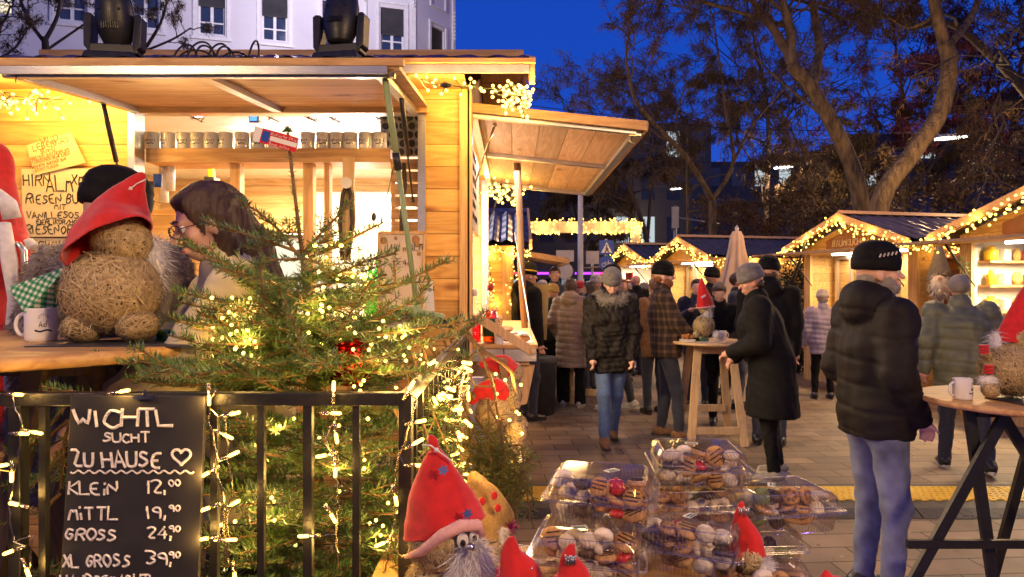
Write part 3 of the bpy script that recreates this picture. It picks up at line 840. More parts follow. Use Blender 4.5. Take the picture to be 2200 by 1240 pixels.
def main_stall():
    th = thing('market_stall', 'large timber market stall with raised serving flaps and brightly lit inside', 'market stall', (-1.5, 3.6, 0))
    # front wall (left of opening, pillar, below counter)
    mb = MB()
    mb.bb((-3.4, Y0, 0), (XO0, Y0 + .06, 2.66)); mb.bb((XO0, Y0, 0), (XO1, Y0 + .06, 1.40)); mb.bb((XO1, Y0, 0), (XR, Y0 + .06, 2.66))
    mb.bb((XO0, Y0, 2.555), (XO1, Y0 + .06, 2.66))
    mb.build('wall', M['plank_x'], th)
    mb = MB(); mb.bb((XR - .06, Y0 + .062, 0), (XR, 3.86, 2.66)); mb.bb((XR - .06, 3.86, 0), (XR, 6.45, 1.18)); mb.bb((XR - .06, 6.45, 0), (XR, 6.6, 2.66))
    mb.bb((XR - .06, 3.86, 2.6), (XR, 6.45, 2.66))
    mb.prism([(XR - .06, Y0 + .062, 2.661), (XR - .06, 6.6, 2.661), (XR - .06, 5.1, 3.16)], (.058, 0, 0))
    mb.build('wall', M['plank_y'], th)
    mb = MB(); mb.bb((-3.4, 6.5, 0), (XR - .06, 6.56, 2.66)); mb.bb((-3.4, Y0 + .06, 0), (-3.34, 6.5, 2.66)); mb.build('wall', M['plank_in'], th)
    mb = MB(); mb.bb((-3.34, Y0 + .06, .12), (XR - .061, 6.5, .2)); mb.build('floor', M['plank_in'], th)
    # corner trim
    mb = MB(); mb.bb((XR - .04, Y0 - .022, 0), (XR + .012, Y0 - .002, 2.64)); mb.bb((XR + .002, Y0 - .022, 0), (XR + .022, Y0 + .09, 2.64)); mb.build('corner_trim', M['beam_z'], th)
    # roof
    ey = Vector((0, 1.75, .604))
    mb = MB(); mb.bb((-3.5, 3.33, 2.655), (.085, 3.345, 2.695)); mb.build('fascia', M['alu_flat'], th)
    mb = MB(); mb.bb((-3.5, 3.315, 2.70), (.115, 3.36, 2.722)); mb.build('eaves_board', M['beam_x'], th)
    mb = MB()
    mb.prism([(.088, 3.34, 2.60), (.088, 3.34, 2.735), (.088, 5.1, 3.34), (.088, 6.85, 2.735), (.088, 6.85, 2.60), (.088, 5.1, 3.20)], (.024, 0, 0)); mb.build('bargeboard', M['beam_y'], th)
    roof_sheet(th, (-3.5, 3.35, 2.70), (3.585, 0, 0), ey, 180, 24, M['tile_red'])
    roof_sheet(th, (-3.5, 6.85, 2.70), (3.585, 0, 0), (0, -1.75, .604), 90, 12, M['tile_red'])
    mb = MB(); mb.bb((-3.5, 5.05, 3.31), (.085, 5.15, 3.36)); mb.build('ridge', M['beam_x'], th)
    # soffits
    mb = MB(); mb.quad((XR, 3.35, 2.66), (.085, 3.35, 2.66), (.085, 5.1, 3.255), (XR, 5.1, 3.255)); mb.quad((XR, 5.1, 3.255), (.085, 5.1, 3.255), (.085, 6.8, 2.66), (XR, 6.8, 2.66))
    mb.quad((-3.5, 3.35, 2.652), (XR, 3.35, 2.652), (XR, 3.6, 2.652), (-3.5, 3.6, 2.652)); mb.build('soffit', M['plank_y'], th)
    # opening frame alu
    mb = MB(); mb.bb((XO0, Y0 - .012, 1.42), (XO0 + .035, Y0 + .09, 2.556)); mb.bb((XO1 - .04, Y0 - .012, 1.42), (XO1, Y0 + .09, 2.556)); mb.bb((XO0 + .036, Y0 - .01, 2.53), (XO1 - .041, Y0 + .09, 2.553)); mb.build('opening_frame', M['alu'], th)
    # ceiling
    mb = MB(); mb.quad((-3.34, 3.66, 2.63), (-.3, 3.66, 2.63), (-.3, 6.5, 2.63), (-3.34, 6.5, 2.63)); mb.build('ceiling', M['white'], th)
    # front flap
    hy, hz, oy, oz = 3.585, 2.548, 2.66, 2.462
    fx0, fx1 = -2.0, -.44
    d = Vector((0, oy - hy, oz - hz)); dn = d.normalized(); nu = Vector((1, 0, 0)).cross(dn).normalized()
    if nu.z < 0: nu = -nu
    mb = MB(); A = Vector((fx0, hy, hz)); B = Vector((fx1, hy, hz))
    mb.prism([A, B, B + d, A + d], nu * .018)
    fl = mb.build('flap', M['ply_x'], th)
    mb = MB(); 
    mb.beam(A + d * 0.02 - nu * .014, B + d * .02 - nu * .014, .03, .028, nu); 
    mb.beam(A + d + nu * .022 + Vector((-.02, 0, 0)), B + d + nu * .022 + Vector((.02, 0, 0)), .03, .026, nu)
    mb.build('flap_rail', M['beam_x'], fl)
    mb = MB(); e = .045
    mb.beam(A + d * 1.012 - nu * .008 + Vector((.0, 0, 0)), B + d * 1.012 - nu * .008 - Vector((.045, 0, 0)), .012, .03, nu)
    mb.beam(A + d * .97 + Vector((.01, 0, 0)) - nu * .016, B + d * .97 + Vector((-.055, 0, 0)) - nu * .016, .035, .03, nu)
    mb.beam(A + d * .05 - nu * .016 + Vector((e, 0, 0)), A + d * .945 - nu * .016 + Vector((e, 0, 0)), .04, .03, nu)
    mb.beam(B + d * .05 - nu * .016 - Vector((e + .03, 0, 0)), B + d * .945 - nu * .016 - Vector((e + .03, 0, 0)), .04, .03, nu)
    mb.beam((A + B) / 2 + d * .05 - nu * .016, (A + B) / 2 + d * .945 - nu * .016, .045, .026, nu)
    mb.build('flap_frame', M['alu'], fl)
    mb = MB(); mb.bb((fx1 - .11, 2.675, 2.434), (fx1 - .02, 2.70, 2.452)); mb.bb((fx0 + .0, 2.675, 2.434), (fx0 + .09, 2.70, 2.452)); mb.tube([(fx0 + .06, 2.67, 2.44), (fx0 + .06, 2.67, 2.41)], .003, 6); mb.build('latch', M['brass'], fl)
    for x, y0, z0, y1, z1 in ((XO0 + .05, 3.28, 2.515, 3.5, 2.0), (XO1 - .052, 3.12, 2.495, 3.49, 2.05)):
        s = MB(); a = Vector((x, y0, z0)); b = Vector((x, y1, z1)); m = a.lerp(b, .55)
        s.tube([a, m], .012, 10); s.tube([m, b], .005, 8); s.ball(a, .014, 8, 6); s.ball(b, .011, 8, 6); s.build('gas_strut', M['blackplastic'], fl)
    # side flap
    hx, hz, ox, oz = -.232, 2.59, .735, 2.49
    d = Vector((ox - hx, 0, oz - hz)); nu = Vector((.1, 0, 1)).normalized()
    y0, y1 = 3.8, 6.48
    A = Vector((hx, y0, hz)); B = Vector((hx, y1, hz)); mb = MB()
    mb.prism([A, A + d, B + d, B], nu * .02); fl = mb.build('flap', M['ply_y'], th)
    mb = MB(); mb.beam(A + nu * .012 - Vector((0, .014, 0)), A + d * 1.012 + nu * .012 - Vector((0, .014, 0)), .022, .05, nu); mb.beam(A + d * 1.012 + nu * .012, B + d * 1.012 + nu * .012, .022, .05, nu); mb.build('flap_rail', M['beam_x'], fl)
    mb = MB(); q = Vector((0, .035, 0))
    mb.beam(A + q - nu * .016, A + d * .96 + q - nu * .016, .04, .03, nu); mb.beam(B - q - nu * .016, B + d * .96 - q - nu * .016, .04, .03, nu)
    mb.beam(A + d * .97 + q - nu * .017, B + d * .97 - q - nu * .017, .045, .034, nu); mb.beam(A + d * .02 + q - nu * .017, B + d * .02 - q - nu * .017, .045, .03, nu)
    ym = 5.0; mb.beam((hx + .05, ym, hz - .02), (ox - .05, ym, oz - .008), .05, .026, nu)
    mb.build('flap_frame', M['alu'], fl)
    mb = MB(); mb.bb((.66, 3.83, 2.455), (.70, 3.86, 2.49)); mb.tube([(.68, 3.85, 2.46), (.665, 3.85, 2.43), (.69, 3.85, 2.41)], .004, 6); mb.build('latch', M['brass'], fl)
    for yy in (3.95, 6.3):
        s = MB(); a = Vector((-.1, yy, 2.545)); b = Vector((-.215, yy, 2.13)) if yy > 5 else Vector((-.215, yy, 2.2)); m = a.lerp(b, .5); s.tube([a, m], .007, 8); s.tube([m, b], .005, 8); s.ball(a, .014, 8, 6); s.build('gas_strut', M['brass'] if yy < 5 else M['blackplastic'], fl)
    # counters
    mb = MB(); mb.bb((XO0, 3.42, 1.435), (XO1 - .0, 3.598, 1.462)); mb.bb((XO0, 3.602, 1.435), (XO1, 4.0, 1.4605)); mb.build('counter', M['table'], th)
    mb = MB(); mb.bb((-1.15, 3.43, 1.40), (XO1, 3.59, 1.434)); mb.build('counter_edge', M['alu_flat'], th)
    mb = MB(); mb.bb((XR - .3, 3.83, 1.262), (.145, 6.4, 1.285)); mb.build('counter', M['table'], th)
    mb = MB(); mb.bb((-.225, 3.835, 1.19), (-.05, 3.86, 1.258)); mb.bb((-.044, 3.835, 1.19), (.137, 3.86, 1.258)); mb.bb((.118, 3.862, 1.19), (.138, 6.38, 1.258)); mb.build('counter_panel', M['alu_flat'], th)
    mb = MB(); mb.bb((-.2, 3.87, 1.165), (.10, 6.38, 1.186)); mb.build('counter_rail', M['table'], th)
    mb = MB(); mb.prism([(.06, 3.9, 1.16), (.13, 3.9, 1.16), (.085, 3.9, .94), (.04, 3.9, .93)], (0, .03, 0)); mb.build('bracket', M['beam_z'], th)
    # side opening frames
    mb = MB(); mb.bb((XR - .05, 3.862, 1.29), (XR + .012, 3.91, 2.6)); mb.bb((XR - .05, 6.40, 1.29), (XR + .012, 6.448, 2.6)); mb.build('opening_frame', M['alu'], th)
    mb = MB(); mb.bb((XR - .2, 4.6, 1.29), (XR - .12, 4.64, 2.6)); mb.build('inner_post', M['beam_z'], th)
    # interior shelf with posts
    zs = 2.36
    mb = MB(); mb.bb((XO0 + .036, 3.70, 2.285), (-.66, 3.92, 2.36)); mb.build('shelf', M['beam_x'], th)
    for x0, x1 in ((-1.545, -1.49), (-1.145, -1.09), (-1.03, -1.0)):
        mb = MB(); mb.bb((x0, 3.74, 1.46), (x1, 3.80, 2.284)); mb.build('shelf_post', M['beam_z'], th)
    # shelves at the back, crates
    for z in (1.75, 2.1):
        mb = MB(); mb.bb((-2.6, 6.1, z), (-1.9, 6.5, z + .03)); mb.build('shelf', M['beam_x'], th)
    mb = MB(); mb.bb((-3.3, 5.7, .2), (-.32, 6.48, 1.2)); mb.build('back_counter', M['steel_in'], th)
    mb = MB(); mb.bb((-1.85, 6.46, 1.25), (-.9, 6.495, 2.5)); mb.build('splashback', M['steel_in'], th)
    # lamp tubes inside
    for x, y, z, m_, L_ in ((-1.35, 4.4, 2.55, 'bulb_white', .9), (-.95, 4.1, 2.5, 'bulb_blue', .5), (-1.75, 5.4, 2.57, 'bulb_white', 1.0)):
        mb = MB(); mb.tube([(x - L_ / 2, y, z), (x + L_ / 2, y, z)], .018, 10); mb.build('lamp_tube', M[m_], th)
    mb = MB(); mb.bb((XR - .11, 3.92, 1.3), (XR - .095, 3.935, 2.5)); mb.build('lamp_tube', M['bulb_white'], th)
    return th
main_stall()
# stall lamps (the tubes and floodlights inside the stall)
lamp('AREA', (-1.3, 4.5, 2.52), 95, (1, .69, .31), 1.2, (0, 0, 0), .4, name='stall lamp')
lamp('AREA', (-1.5, 5.7, 2.5), 100, (1, .72, .36), 1.6, (0, 0, 0), .6, name='stall lamp')
lamp('POINT', (-1.1, 4.9, 2.1), 22, WHITE, .1, name='stall lamp')
lamp('POINT', (-1.45, 2.85, 2.2), 4, (1, .76, .46), .05, name='flap lamp')
lamp('POINT', (-.5, 4.4, 2.35), 9, (.8, .75, 1), .06, name='side counter lamp')
lamp('AREA', (-.02, 4.8, 2.5), 16, (.95, .8, .85), .15, (0, 0, 0), 1.6, name='side counter lamp')
# ================================================================== HUTS OF THE RIGHT ROW
def hut(label, cx, cy, sign=None, lit=True, tile='tile_dark', W=2.4, D=3.0, he=2.24, hr=2.66, rz=R(-76), seed=3, over=.34, flap=True, inner='bright', dens=1.0, ins=12):
    T = Matrix.Translation((cx, cy, 0)) @ Matrix.Rotation(rz, 4, 'Z')
    def w(x, y, z): return T @ Vector((x, y, z))
    th = thing('market_hut', label, 'market hut', w(0, .4, 0), 0, 'timber market huts')
    h = W / 2; f = .35   # front wall set back behind the gable overhang
    def bb(mb, lo, hi):
        mb.M = T; mb.bb(lo, hi)
    mb = MB(); bb(mb, (h - .06, f + .001, 0), (h, f + D, he)); bb(mb, (-h, f + .001, 0), (-h + .06, f + D, he)); bb(mb, (-h + .06, f + D - .06, 0), (h - .06, f + D, he))
    mb.build('wall', M['plank_far'], th)
    mb = MB(); bb(mb, (-h, f - .05, 0), (-h + .16, f, he)); bb(mb, (h - .16, f - .05, 0), (h, f, he)); bb(mb, (-h + .16, f - .05, 0), (h - .16, f, 1.02)); mb.build('front_frame', M['beam_z'], th)
    mb = MB(); mb.M = T; mb.prism([(-h, f - .045, he - .06), (h, f - .045, he - .06), (h, f - .045, he), (0, f - .045, hr - .02), (-h, f - .045, he)], (0, .04, 0)); mb.build('gable', M['plank_far'], th)
    if sign:
        mb = MB(); mb.M = T; mb.prism([(-.62, f - .07, he - .03), (.62, f - .07, he - .03), (.62, f - .07, he + .1), (0, f - .07, hr - .12), (-.62, f - .07, he + .1)], (0, .02, 0)); sg = mb.build('sign_board', MSIGN, th)
        mb = MB(); L_ = textw(sign, .1); write(mb, sign, w(-L_ / 2, f - .075, he + .0), T.to_3x3() @ Vector((1, 0, 0)), (0, 0, 1), .1, .018, jit=0); mb.build('lettering', M['sign_text'], sg)
    mb = MB(); bb(mb, (-h + .1, f - .3, 1.02), (h - .1, f + .3, 1.06)); mb.build('counter', M['table'], th)
    # roof
    ho = h + .16; k = (hr - he) / h; zo = hr - k * ho
    for sgn in (-1, 1):
        A = w(sgn * ho, f - over, zo + .04); ex = w(sgn * ho, f + D + .1, zo + .04) - A; ey = w(0, f - over, hr + .04) - A
        roof_sheet(th, A, ex, ey, 60, 10, M[tile], wave=.22, step=.33, amp=.03)
    mb = MB(); mb.M = T
    for sgn in (-1, 1):
        mb.prism([(0, f - over - .03, hr + .075), (sgn * (ho + .02), f - over - .03, zo + .07), (sgn * (ho + .02), f - over - .03, zo - .05), (0, f - over - .03, hr - .045)], (0, .028, 0))
    mb.build('bargeboard', M['beam_x'], th)
    mb = MB(); mb.M = T; mb.prism([(-.09, f - over, hr + .06), (.09, f - over, hr + .06), (0, f - over, hr + .12)], (0, D + over + .1, 0)); mb.build('ridge', M['beam_y'], th)
    mb = MB(); mb.M = T; 
    for sgn in (-1, 1): mb.prism([(sgn * ho, f - over, zo + .01), (sgn * (ho - .02), f - over, zo - .08), (sgn * (ho - .04), f - over, zo - .08), (sgn * (ho - .02), f - over, zo + .01)], (0, D + over, 0))
    mb.build('eaves_board', M['beam_y'], th)
    if flap:
        mb = MB(); mb.M = T; mb.prism([(-h + .05, f - .06, 2.13), (h - .05, f - .06, 2.13), (h - .05, f - 1.1, 2.09), (-h + .05, f - 1.1, 2.09)], (0, 0, .03)); fl = mb.build('flap', M['ply_x'], th)
        for x in (-h + .22, h - .22):
            s = MB(); s.M = T; a = Vector((x, f - .5, 2.1)); b = Vector((x, f - .06, 1.6)); m = a.lerp(b, .5); s.tube([a, m], .016, 8); s.tube([m, b], .009, 6); s.build('gas_strut', M['blackplastic'], fl)
    mb = MB(); bb(mb, (-h + .061, f + .3, 2.17), (h - .061, f + D - .061, 2.19)); mb.build('ceiling', M['white'], th)
    if inner == 'bright':
        for a in (-h + .0605, h - .064):
            mb = MB(); bb(mb, (a, f + .02, 1.061), (a + .0035, f + 1.29, 2.165)); mb.build('lining', M['white'], th)
        mb = MB(); bb(mb, (-h + .061, f + 1.3, 0), (h - .061, f + 1.34, 2.15)); mb.build('inner_wall', M['white'], th)
    else:
        mb = MB(); bb(mb, (-h + .061, f + .5, 0), (h - .061, f + .54, 2.15)); mb.build('inner_wall', M['plank_far'], th)
        for x0, x1 in ((-.98, -.6), (-.5, .4)):
            mb = MB(); bb(mb, (x0, f + .4, 1.1), (x0 + .05, f + .45, 2.1)); bb(mb, (x1 - .05, f + .4, 1.1), (x1, f + .45, 2.1)); bb(mb, (x0 + .05, f + .4, 2.05), (x1 - .05, f + .45, 2.1)); mb.build('shutter_frame', M['alu'], th)
    mb = MB(); mb.M = T; mb.tube([(-.8, f + .2, 2.13), (.8, f + .2, 2.13)], .02, 8); mb.build('lamp_tube', M['bulb_white'], th)
    if lit: lamp('AREA', w(0, f + .25, 2.1), ins, (1, .74, .42), 1.4, (0, 0, rz), .3, name='hut lamp')
    # string lights along the gable and eaves
    path = [w(-ho, f - over - .07, zo - .02), w(0, f - over - .07, hr - .06), w(ho, f - over - .07, zo - .02), w(ho + .03, f + .2, zo - .06), w(ho + .03, f + D, zo - .06)]
    garland(label.split(' with ')[0].replace('timber market hut', 'bulb string along gable and eaves of hut').replace('market hut', 'bulb string on hut')[:200], path, int(290 * dens), .085, .0145, .05, 3.2, .55, seed=seed)
    return T
MSIGN = pm('brown sign board', (.28, .10, .04), (.2, .07, .03), 6, .5, .05)
M['sign_text'] = pm('cream lettering', (.75, .62, .42), None, 6, .5, 0)
TH1 = hut('timber market hut with dark brown BAUMKUCHEN gable sign and closed wooden shutters', 5.06, 10.6, 'BAUMKUCHEN H', tile='tile_blue', inner='shut', seed=11, ins=45)
TH2 = hut('nearest timber market hut with blazing white inside at the right edge', 5.6, 7.3, 'DI', inner='bright', seed=12, ins=110)
TH3 = hut('middle timber market hut with grey roof behind the closed parasol', 3.80, 15.7, None, inner='shut', seed=13, D=3.6, ins=45)
TH4 = hut('farthest small timber market hut with red wooden wall sign', 3.05, 18.6, None, inner='bright', seed=14, dens=.8, ins=70, D=2.6)
for o, n in zip([o for o in bpy.data.objects if o.get('category') == 'string lights'], ('bulb string along gable and eaves of the BAUMKUCHEN hut', 'bulb string on the gable of the nearest hut at the right edge', 'bulb string on the hut behind the closed parasol', 'bulb string on the farthest small hut')): o['label'] = n
# red sign in far hut
def at(T, x, y, z): return T @ Vector((x, y, z))
mb = MB(); mb.M = TH4; mb.prism([(-.35, .2, 1.75), (.1, .2, 1.75), (.1, .2, 1.95), (-.35, .2, 1.95)], (0, .03, 0)); mb.prism([(-.25, .21, 1.6), (.0, .21, 1.6), (.05, .21, 1.74), (-.3, .21, 1.74)], (0, .02, 0))
tag(mb.build('hanging_sign', M['felt']), 'small red wooden sign hanging in the farthest hut', 'sign')
# goods at the BAUMKUCHEN hut side wall: wooden rack with straw gnomes, stars
def rack():
    T = TH1; th = thing('display_rack', 'brown wooden display rack with scalloped top on the hut side wall', 'rack', at(T, 1.3, 1.6, 0))
    mb = MB(); mb.M = T
    for y in (.62, 1.62): mb.bb((1.22, y, .35), (1.3, y + .07, 2.0))
    mb.build('side_panel', MR, th)
    for z in (.75, 1.1, 1.45):
        mb = MB(); mb.M = T; mb.bb((1.215, .69, z), (1.42, 1.62, z + .03)); mb.build('shelf', MR, th)
    mb = MB(); mb.M = T; mb.bb((1.215, .6, 2.0), (1.4, 1.72, 2.05))
    for k in range(8): mb.ball((1.4, .68 + k * .14, 2.0), (.02, .07, .05), 8, 6)
    mb.build('top_board', MR, th)
MR = wood('red brown rack', (.36, .14, .06), (.24, .09, .035), 'Z', knots=False)
rack()
def small_gnome(T, x, y, z, s, label, grey=True, legs=True, group=None):
    th = thing('gnome_doll', label, 'gnome doll', at(T, x, y, z), 0, group)
    c = at(T, x, y, z)
    mb = MB(); mb.ball(c + Vector((0, 0, .13 * s)), (.10 * s, .10 * s, .13 * s), 14, 10); mb.build('body', M['greyfelt'], th)
    n = T.to_3x3() @ Vector((.7, -.7, 0))
    V = []; b = MB(); b.ball(c + n * .07 * s + Vector((0, 0, .15 * s)), (.085 * s, .07 * s, .11 * s), 12, 8)
    me = np.array(b.V); F = np.array([q if len(q) == 4 else (*q, q[-1]) for q in b.F]); tv, tf = tufts(me, F, 300, .07 * s, .006 * s, .6)
    v, f = joinVF([(me, F), (tv, tf)]); link_mesh('beard', poly_mesh('beard', v, f), M['whitefur'], th)
    mb = MB(); mb.lathe([(.115 * s, .2 * s), (.10 * s, .28 * s), (.06 * s, .42 * s), (.025 * s, .56 * s), (.004 * s, .66 * s)], c, 14); mb.build('hat', M['greyfelt'], th)
    mb = MB(); mb.ball(c + n * .135 * s + Vector((0, 0, .21 * s)), .022 * s, 8, 6); mb.build('nose', M['skin'], th)
    if legs:
        for sx in (-1, 1):
            mb = MB(); q = T.to_3x3() @ Vector((0, sx, 0)) * .04 * s; mb.tube([c + q, c + q * 1.2 - Vector((0, 0, .17 * s))], .01 * s, 6); mb.ball(c + q * 1.3 + n * .02 * s - Vector((0, 0, .19 * s)), (.03 * s, .03 * s, .025 * s), 8, 6); mb.build('leg', M['whitefur'], th)
    return th
M['greyfelt'] = pm('grey felt', (.20, .18, .16), (.12, .11, .10), 60, .95, .3, sheen=.2)
small_gnome(TH1, 1.42, 0.45, 1.42, 1.35, 'large grey gnome doll with white beard hanging beside the rack')
small_gnome(TH1, 1.33, 1.45, 1.48, .72, 'small grey gnome doll, left one of two on the rack shelf', legs=False, group='gnome dolls on the rack')
small_gnome(TH1, 1.33, 1.12, 1.48, .72, 'small grey gnome doll, right one of two on the rack shelf', legs=False, group='gnome dolls on the rack')
def star(T, x, y, z, r, label, yaw=0):
    o = at(T, x, y, z); a = T.to_3x3() @ Vector((.35, 1, 0)).normalized(); up = Vector((0, 0, 1)); n = a.cross(up)
    th = thing('star_ornament', label, 'star ornament', o, 0, 'white wooden stars on the rack')
    def ring(k): return [o + (a * math.cos(PI / 2 + i * PI / 5) + up * math.sin(PI / 2 + i * PI / 5)) * r * k * (1 if i % 2 == 0 else .45) for i in range(10)]
    mb = MB(); A, B = ring(1), ring(.62)
    for i in range(10):
        j = (i + 1) % 10; mb.prism([A[i], A[j], B[j], B[i]], n * .02)
    mb.build('star', M['white'], th)
    mb = MB(); mb.tube([o + up * r, o + up * (r + .3)], .004, 4); mb.build('string', M['whitefur'], th)
star(TH1, 1.5, 1.0, .95, .15, 'larger white wooden star hanging low on the rack')
star(TH1, 1.5, 1.35, 1.02, .11, 'smaller white wooden star hanging left on the rack')
# things inside the nearest hut
mb = MB(); mb.M = TH2; mb.bb((-.35, 1.2, 1.42), (.45, 1.22, 1.8)); 
t_ = mb.build('notice_board', M['white']); tag(t_, 'white framed board on the wall of the nearest hut', 'board')
mb = MB(); mb.M = TH2
for a, b in (((-.37, 1.17, 1.40), (.47, 1.195, 1.42)), ((-.37, 1.17, 1.8), (.47, 1.195, 1.82)), ((-.37, 1.17, 1.42), (-.35, 1.195, 1.8)), ((.45, 1.17, 1.42), (.47, 1.195, 1.8))): mb.bb(a, b)
mb.build('frame', M['sign_grey'], t_)
def goods(T, seed, ys, label, z=1.06, xf=None):
    rr = random.Random(seed)
    for i, y in enumerate(ys):
        s = .05 + .03 * rr.random(); x = -.8 + i * 1.6 / len(ys) if xf is None else xf
        mb = MB(); mb.M = T; c = Vector((x, y, z))
        if i % 3 == 0: mb.lathe([(s * .9, 0), (s, .02), (s, .12), (s * .5, .15), (s * .5, .18)], c, 12)
        elif i % 3 == 1: mb.box(c + Vector((0, 0, .07)), (.11, .1, .14))
        else: mb.lathe([(s * .6, 0), (s, .05), (s * .9, .1), (s * .3, .16)], c, 12)
        tag(mb.build('goods_jar' if i % 3 != 1 else 'gift_box', M[['yellow', 'cookie_b', 'burlap', 'felt', 'white'][i % 5]], bevel=.004), label % ('first', 'second', 'third', 'fourth', 'fifth', 'sixth', 'seventh', 'eighth')[i].__str__(), 'jar' if i % 3 != 1 else 'box', 'goods on the hut counters')
goods(TH1, 6, [-.1, -.05, -.1, -.05, -.1], '%s ware from the left on the BAUMKUCHEN hut counter'); goods(TH3, 7, [-.1, -.05, -.1, -.05], '%s ware from the left on the middle hut counter')
for k_, (z_, w_) in enumerate(((1.3, 'lower'), (1.62, 'middle'), (1.92, 'upper'))):
    mb = MB(); mb.M = TH2; mb.bb((-1.13, .5, z_ - .03), (-.96, 1.5, z_ - .001)); tag(mb.build('wall_shelf', M['beam_x']), w_ + ' wooden wall shelf inside the nearest hut', 'shelf'); goods(TH2, 20 + k_, [.6, .8, 1.0, 1.2, 1.4], '%s ware from the left on the ' + w_ + ' shelf of the nearest hut', z_, -1.04)
goods(TH2, 4, [.2, .25, .15, .2, .25, .2], '%s ware from the left on the counter of the nearest hut')
# fir garland draped in the nearest hut opening
def needle_twig(p, q, n, L, w, rng, flat=.35, thick=False):
    """needles set along a twig; returns V,F arrays (quads)"""
    p = np.array(p, float); q = np.array(q, float); d = q - p; ln = np.linalg.norm(d); d = d / max(ln, 1e-9)
    up = np.array([0, 0, 1.0]); s = np.cross(d, up)
    if np.linalg.norm(s) < .2: s = np.array([1.0, 0, 0])
    s /= np.linalg.norm(s); u = np.cross(s, d)
    t = rng.uniform(0, 1, n); base = p + d * (t * ln)[:, None]
    ang = rng.normal(0, .8, n) + np.where(rng.random(n) < .5, 0, PI)
    third = rng.random(n) < .28; ang = np.where(third, PI / 2 + rng.normal(0, .6, n), ang)
    side = s * np.cos(ang)[:, None] + u * (np.sin(ang) * (1 if not flat else .7) + .12)[:, None]
    fw = rng.uniform(.35, .75, n)[:, None]
    dirn = side + d * fw; dirn /= np.linalg.norm(dirn, axis=1)[:, None]
    l = L * rng.uniform(.7, 1.1, n)[:, None] * (1 - .35 * (t[:, None] > .93))
    wd = np.cross(dirn, np.cross(side, d) + rng.normal(0, .4, (n, 3))); wd /= np.maximum(np.linalg.norm(wd, axis=1), 1e-6)[:, None]
    tip = base + dirn * l + u * (l * .08)
    mid = base + dirn * l * .5
    V = np.stack((base, mid + wd * w / 2, tip, mid - wd * w / 2), 1).reshape(-1, 3)
    return V, np.arange(4 * n).reshape(-1, 4)
def fir_branch(path, reach, rng, out, tw, dens=480, L=.025, w=.0034, sub=2, lat=.055, droop=.0):
    """main axis with herringbone side shoots. path list of points; out: list of (V,F); tw: MB for twigs"""
    pts = [Vector(p) for p in along(path, .02)]
    n = len(pts); 
    tot = sum((b - a).length for a, b in zip(pts, pts[1:]))
    tw.tube(pts, [.0045 * (1 - .7 * i / n) + .001 for i in range(n)], 5, caps=False)
    # needles on main axis (outer part)
    for i in range(int(n * .25), n - 1):
        L0 = (pts[i + 1] - pts[i]).length
        out.append(needle_twig(pts[i], pts[i + 1], max(int(dens * L0), 1), L, w, rng))
    s_acc = 0; side = 1; last = 0
    for i in range(2, n - 1):
        s_acc += (pts[i] - pts[i - 1]).length
        if s_acc - last > lat and s_acc > reach * .25:
            last = s_acc; 
            rem = 1 - s_acc / tot
            ln = min(reach * (.25 + .9 * rem), reach) * rng.uniform(.75, 1.1)
            if ln < .025: continue
            d = (pts[i + 1] - pts[i - 1]).normalized(); sd = d.cross(Vector((0, 0, 1)))
            if sd.length < .25: sd = Vector((1, 0, 0)) if rng.random() < .5 else Vector((0, 1, 0))
            sd.normalize()
            for side in (-1, 1):
                if rng.random() < .12: continue
                v = (d * .75 + sd * side * rng.uniform(.6, .85) + Vector((0, 0, rng.uniform(-.3, .34) - droop))).normalized()
                a = pts[i]; b = a + v * ln * .55; c = b + (v + d * .25 + Vector((0, 0, .05))).normalized() * ln * .45
                tw.tube([a, b, c], [.0024, .0018, .001], 4, caps=False)
                for p_, q_ in ((a, b), (b, c)): out.append(needle_twig(p_, q_, max(int(dens * (q_ - p_).length), 2), L, w, rng))
                if sub > 1 and ln > .09:
                    for t_ in (.35, .6):
                        bb_ = a.lerp(c, t_)
                        for s2 in (-1, 1):
                            v2 = (v * .8 + v.cross(Vector((0, 0, 1))).normalized() * s2 * .7 + Vector((0, 0, rng.uniform(-.3, .3)))).normalized(); l2 = ln * (.5 - .3 * t_) * rng.uniform(.8, 1.1)
                            tw.tube([bb_, bb_ + v2 * l2], [.0016, .0009], 4, caps=False)
                            out.append(needle_twig(bb_, bb_ + v2 * l2, max(int(dens * l2), 2), L, w, rng))
rg = np.random.default_rng(5)
out = []; tw = MB()
P0 = [at(TH2, -1.02, .2, 2.05), at(TH2, -1.0, .15, 1.7), at(TH2, -1.02, .2, 1.35), at(TH2, -1.0, .2, 1.08)]
th = thing('fir_garland', 'fir garland hanging down the left side of the nearest hut opening', 'fir garland', P0[-1])
fir_branch(P0, .14, rg, out, tw, 300, .04, .008, 1, .06); v, f = joinVF(out); link_mesh('foliage', poly_mesh('foliage', v, f), M['needle'], th); tw.build('stem', M['twig'], th)
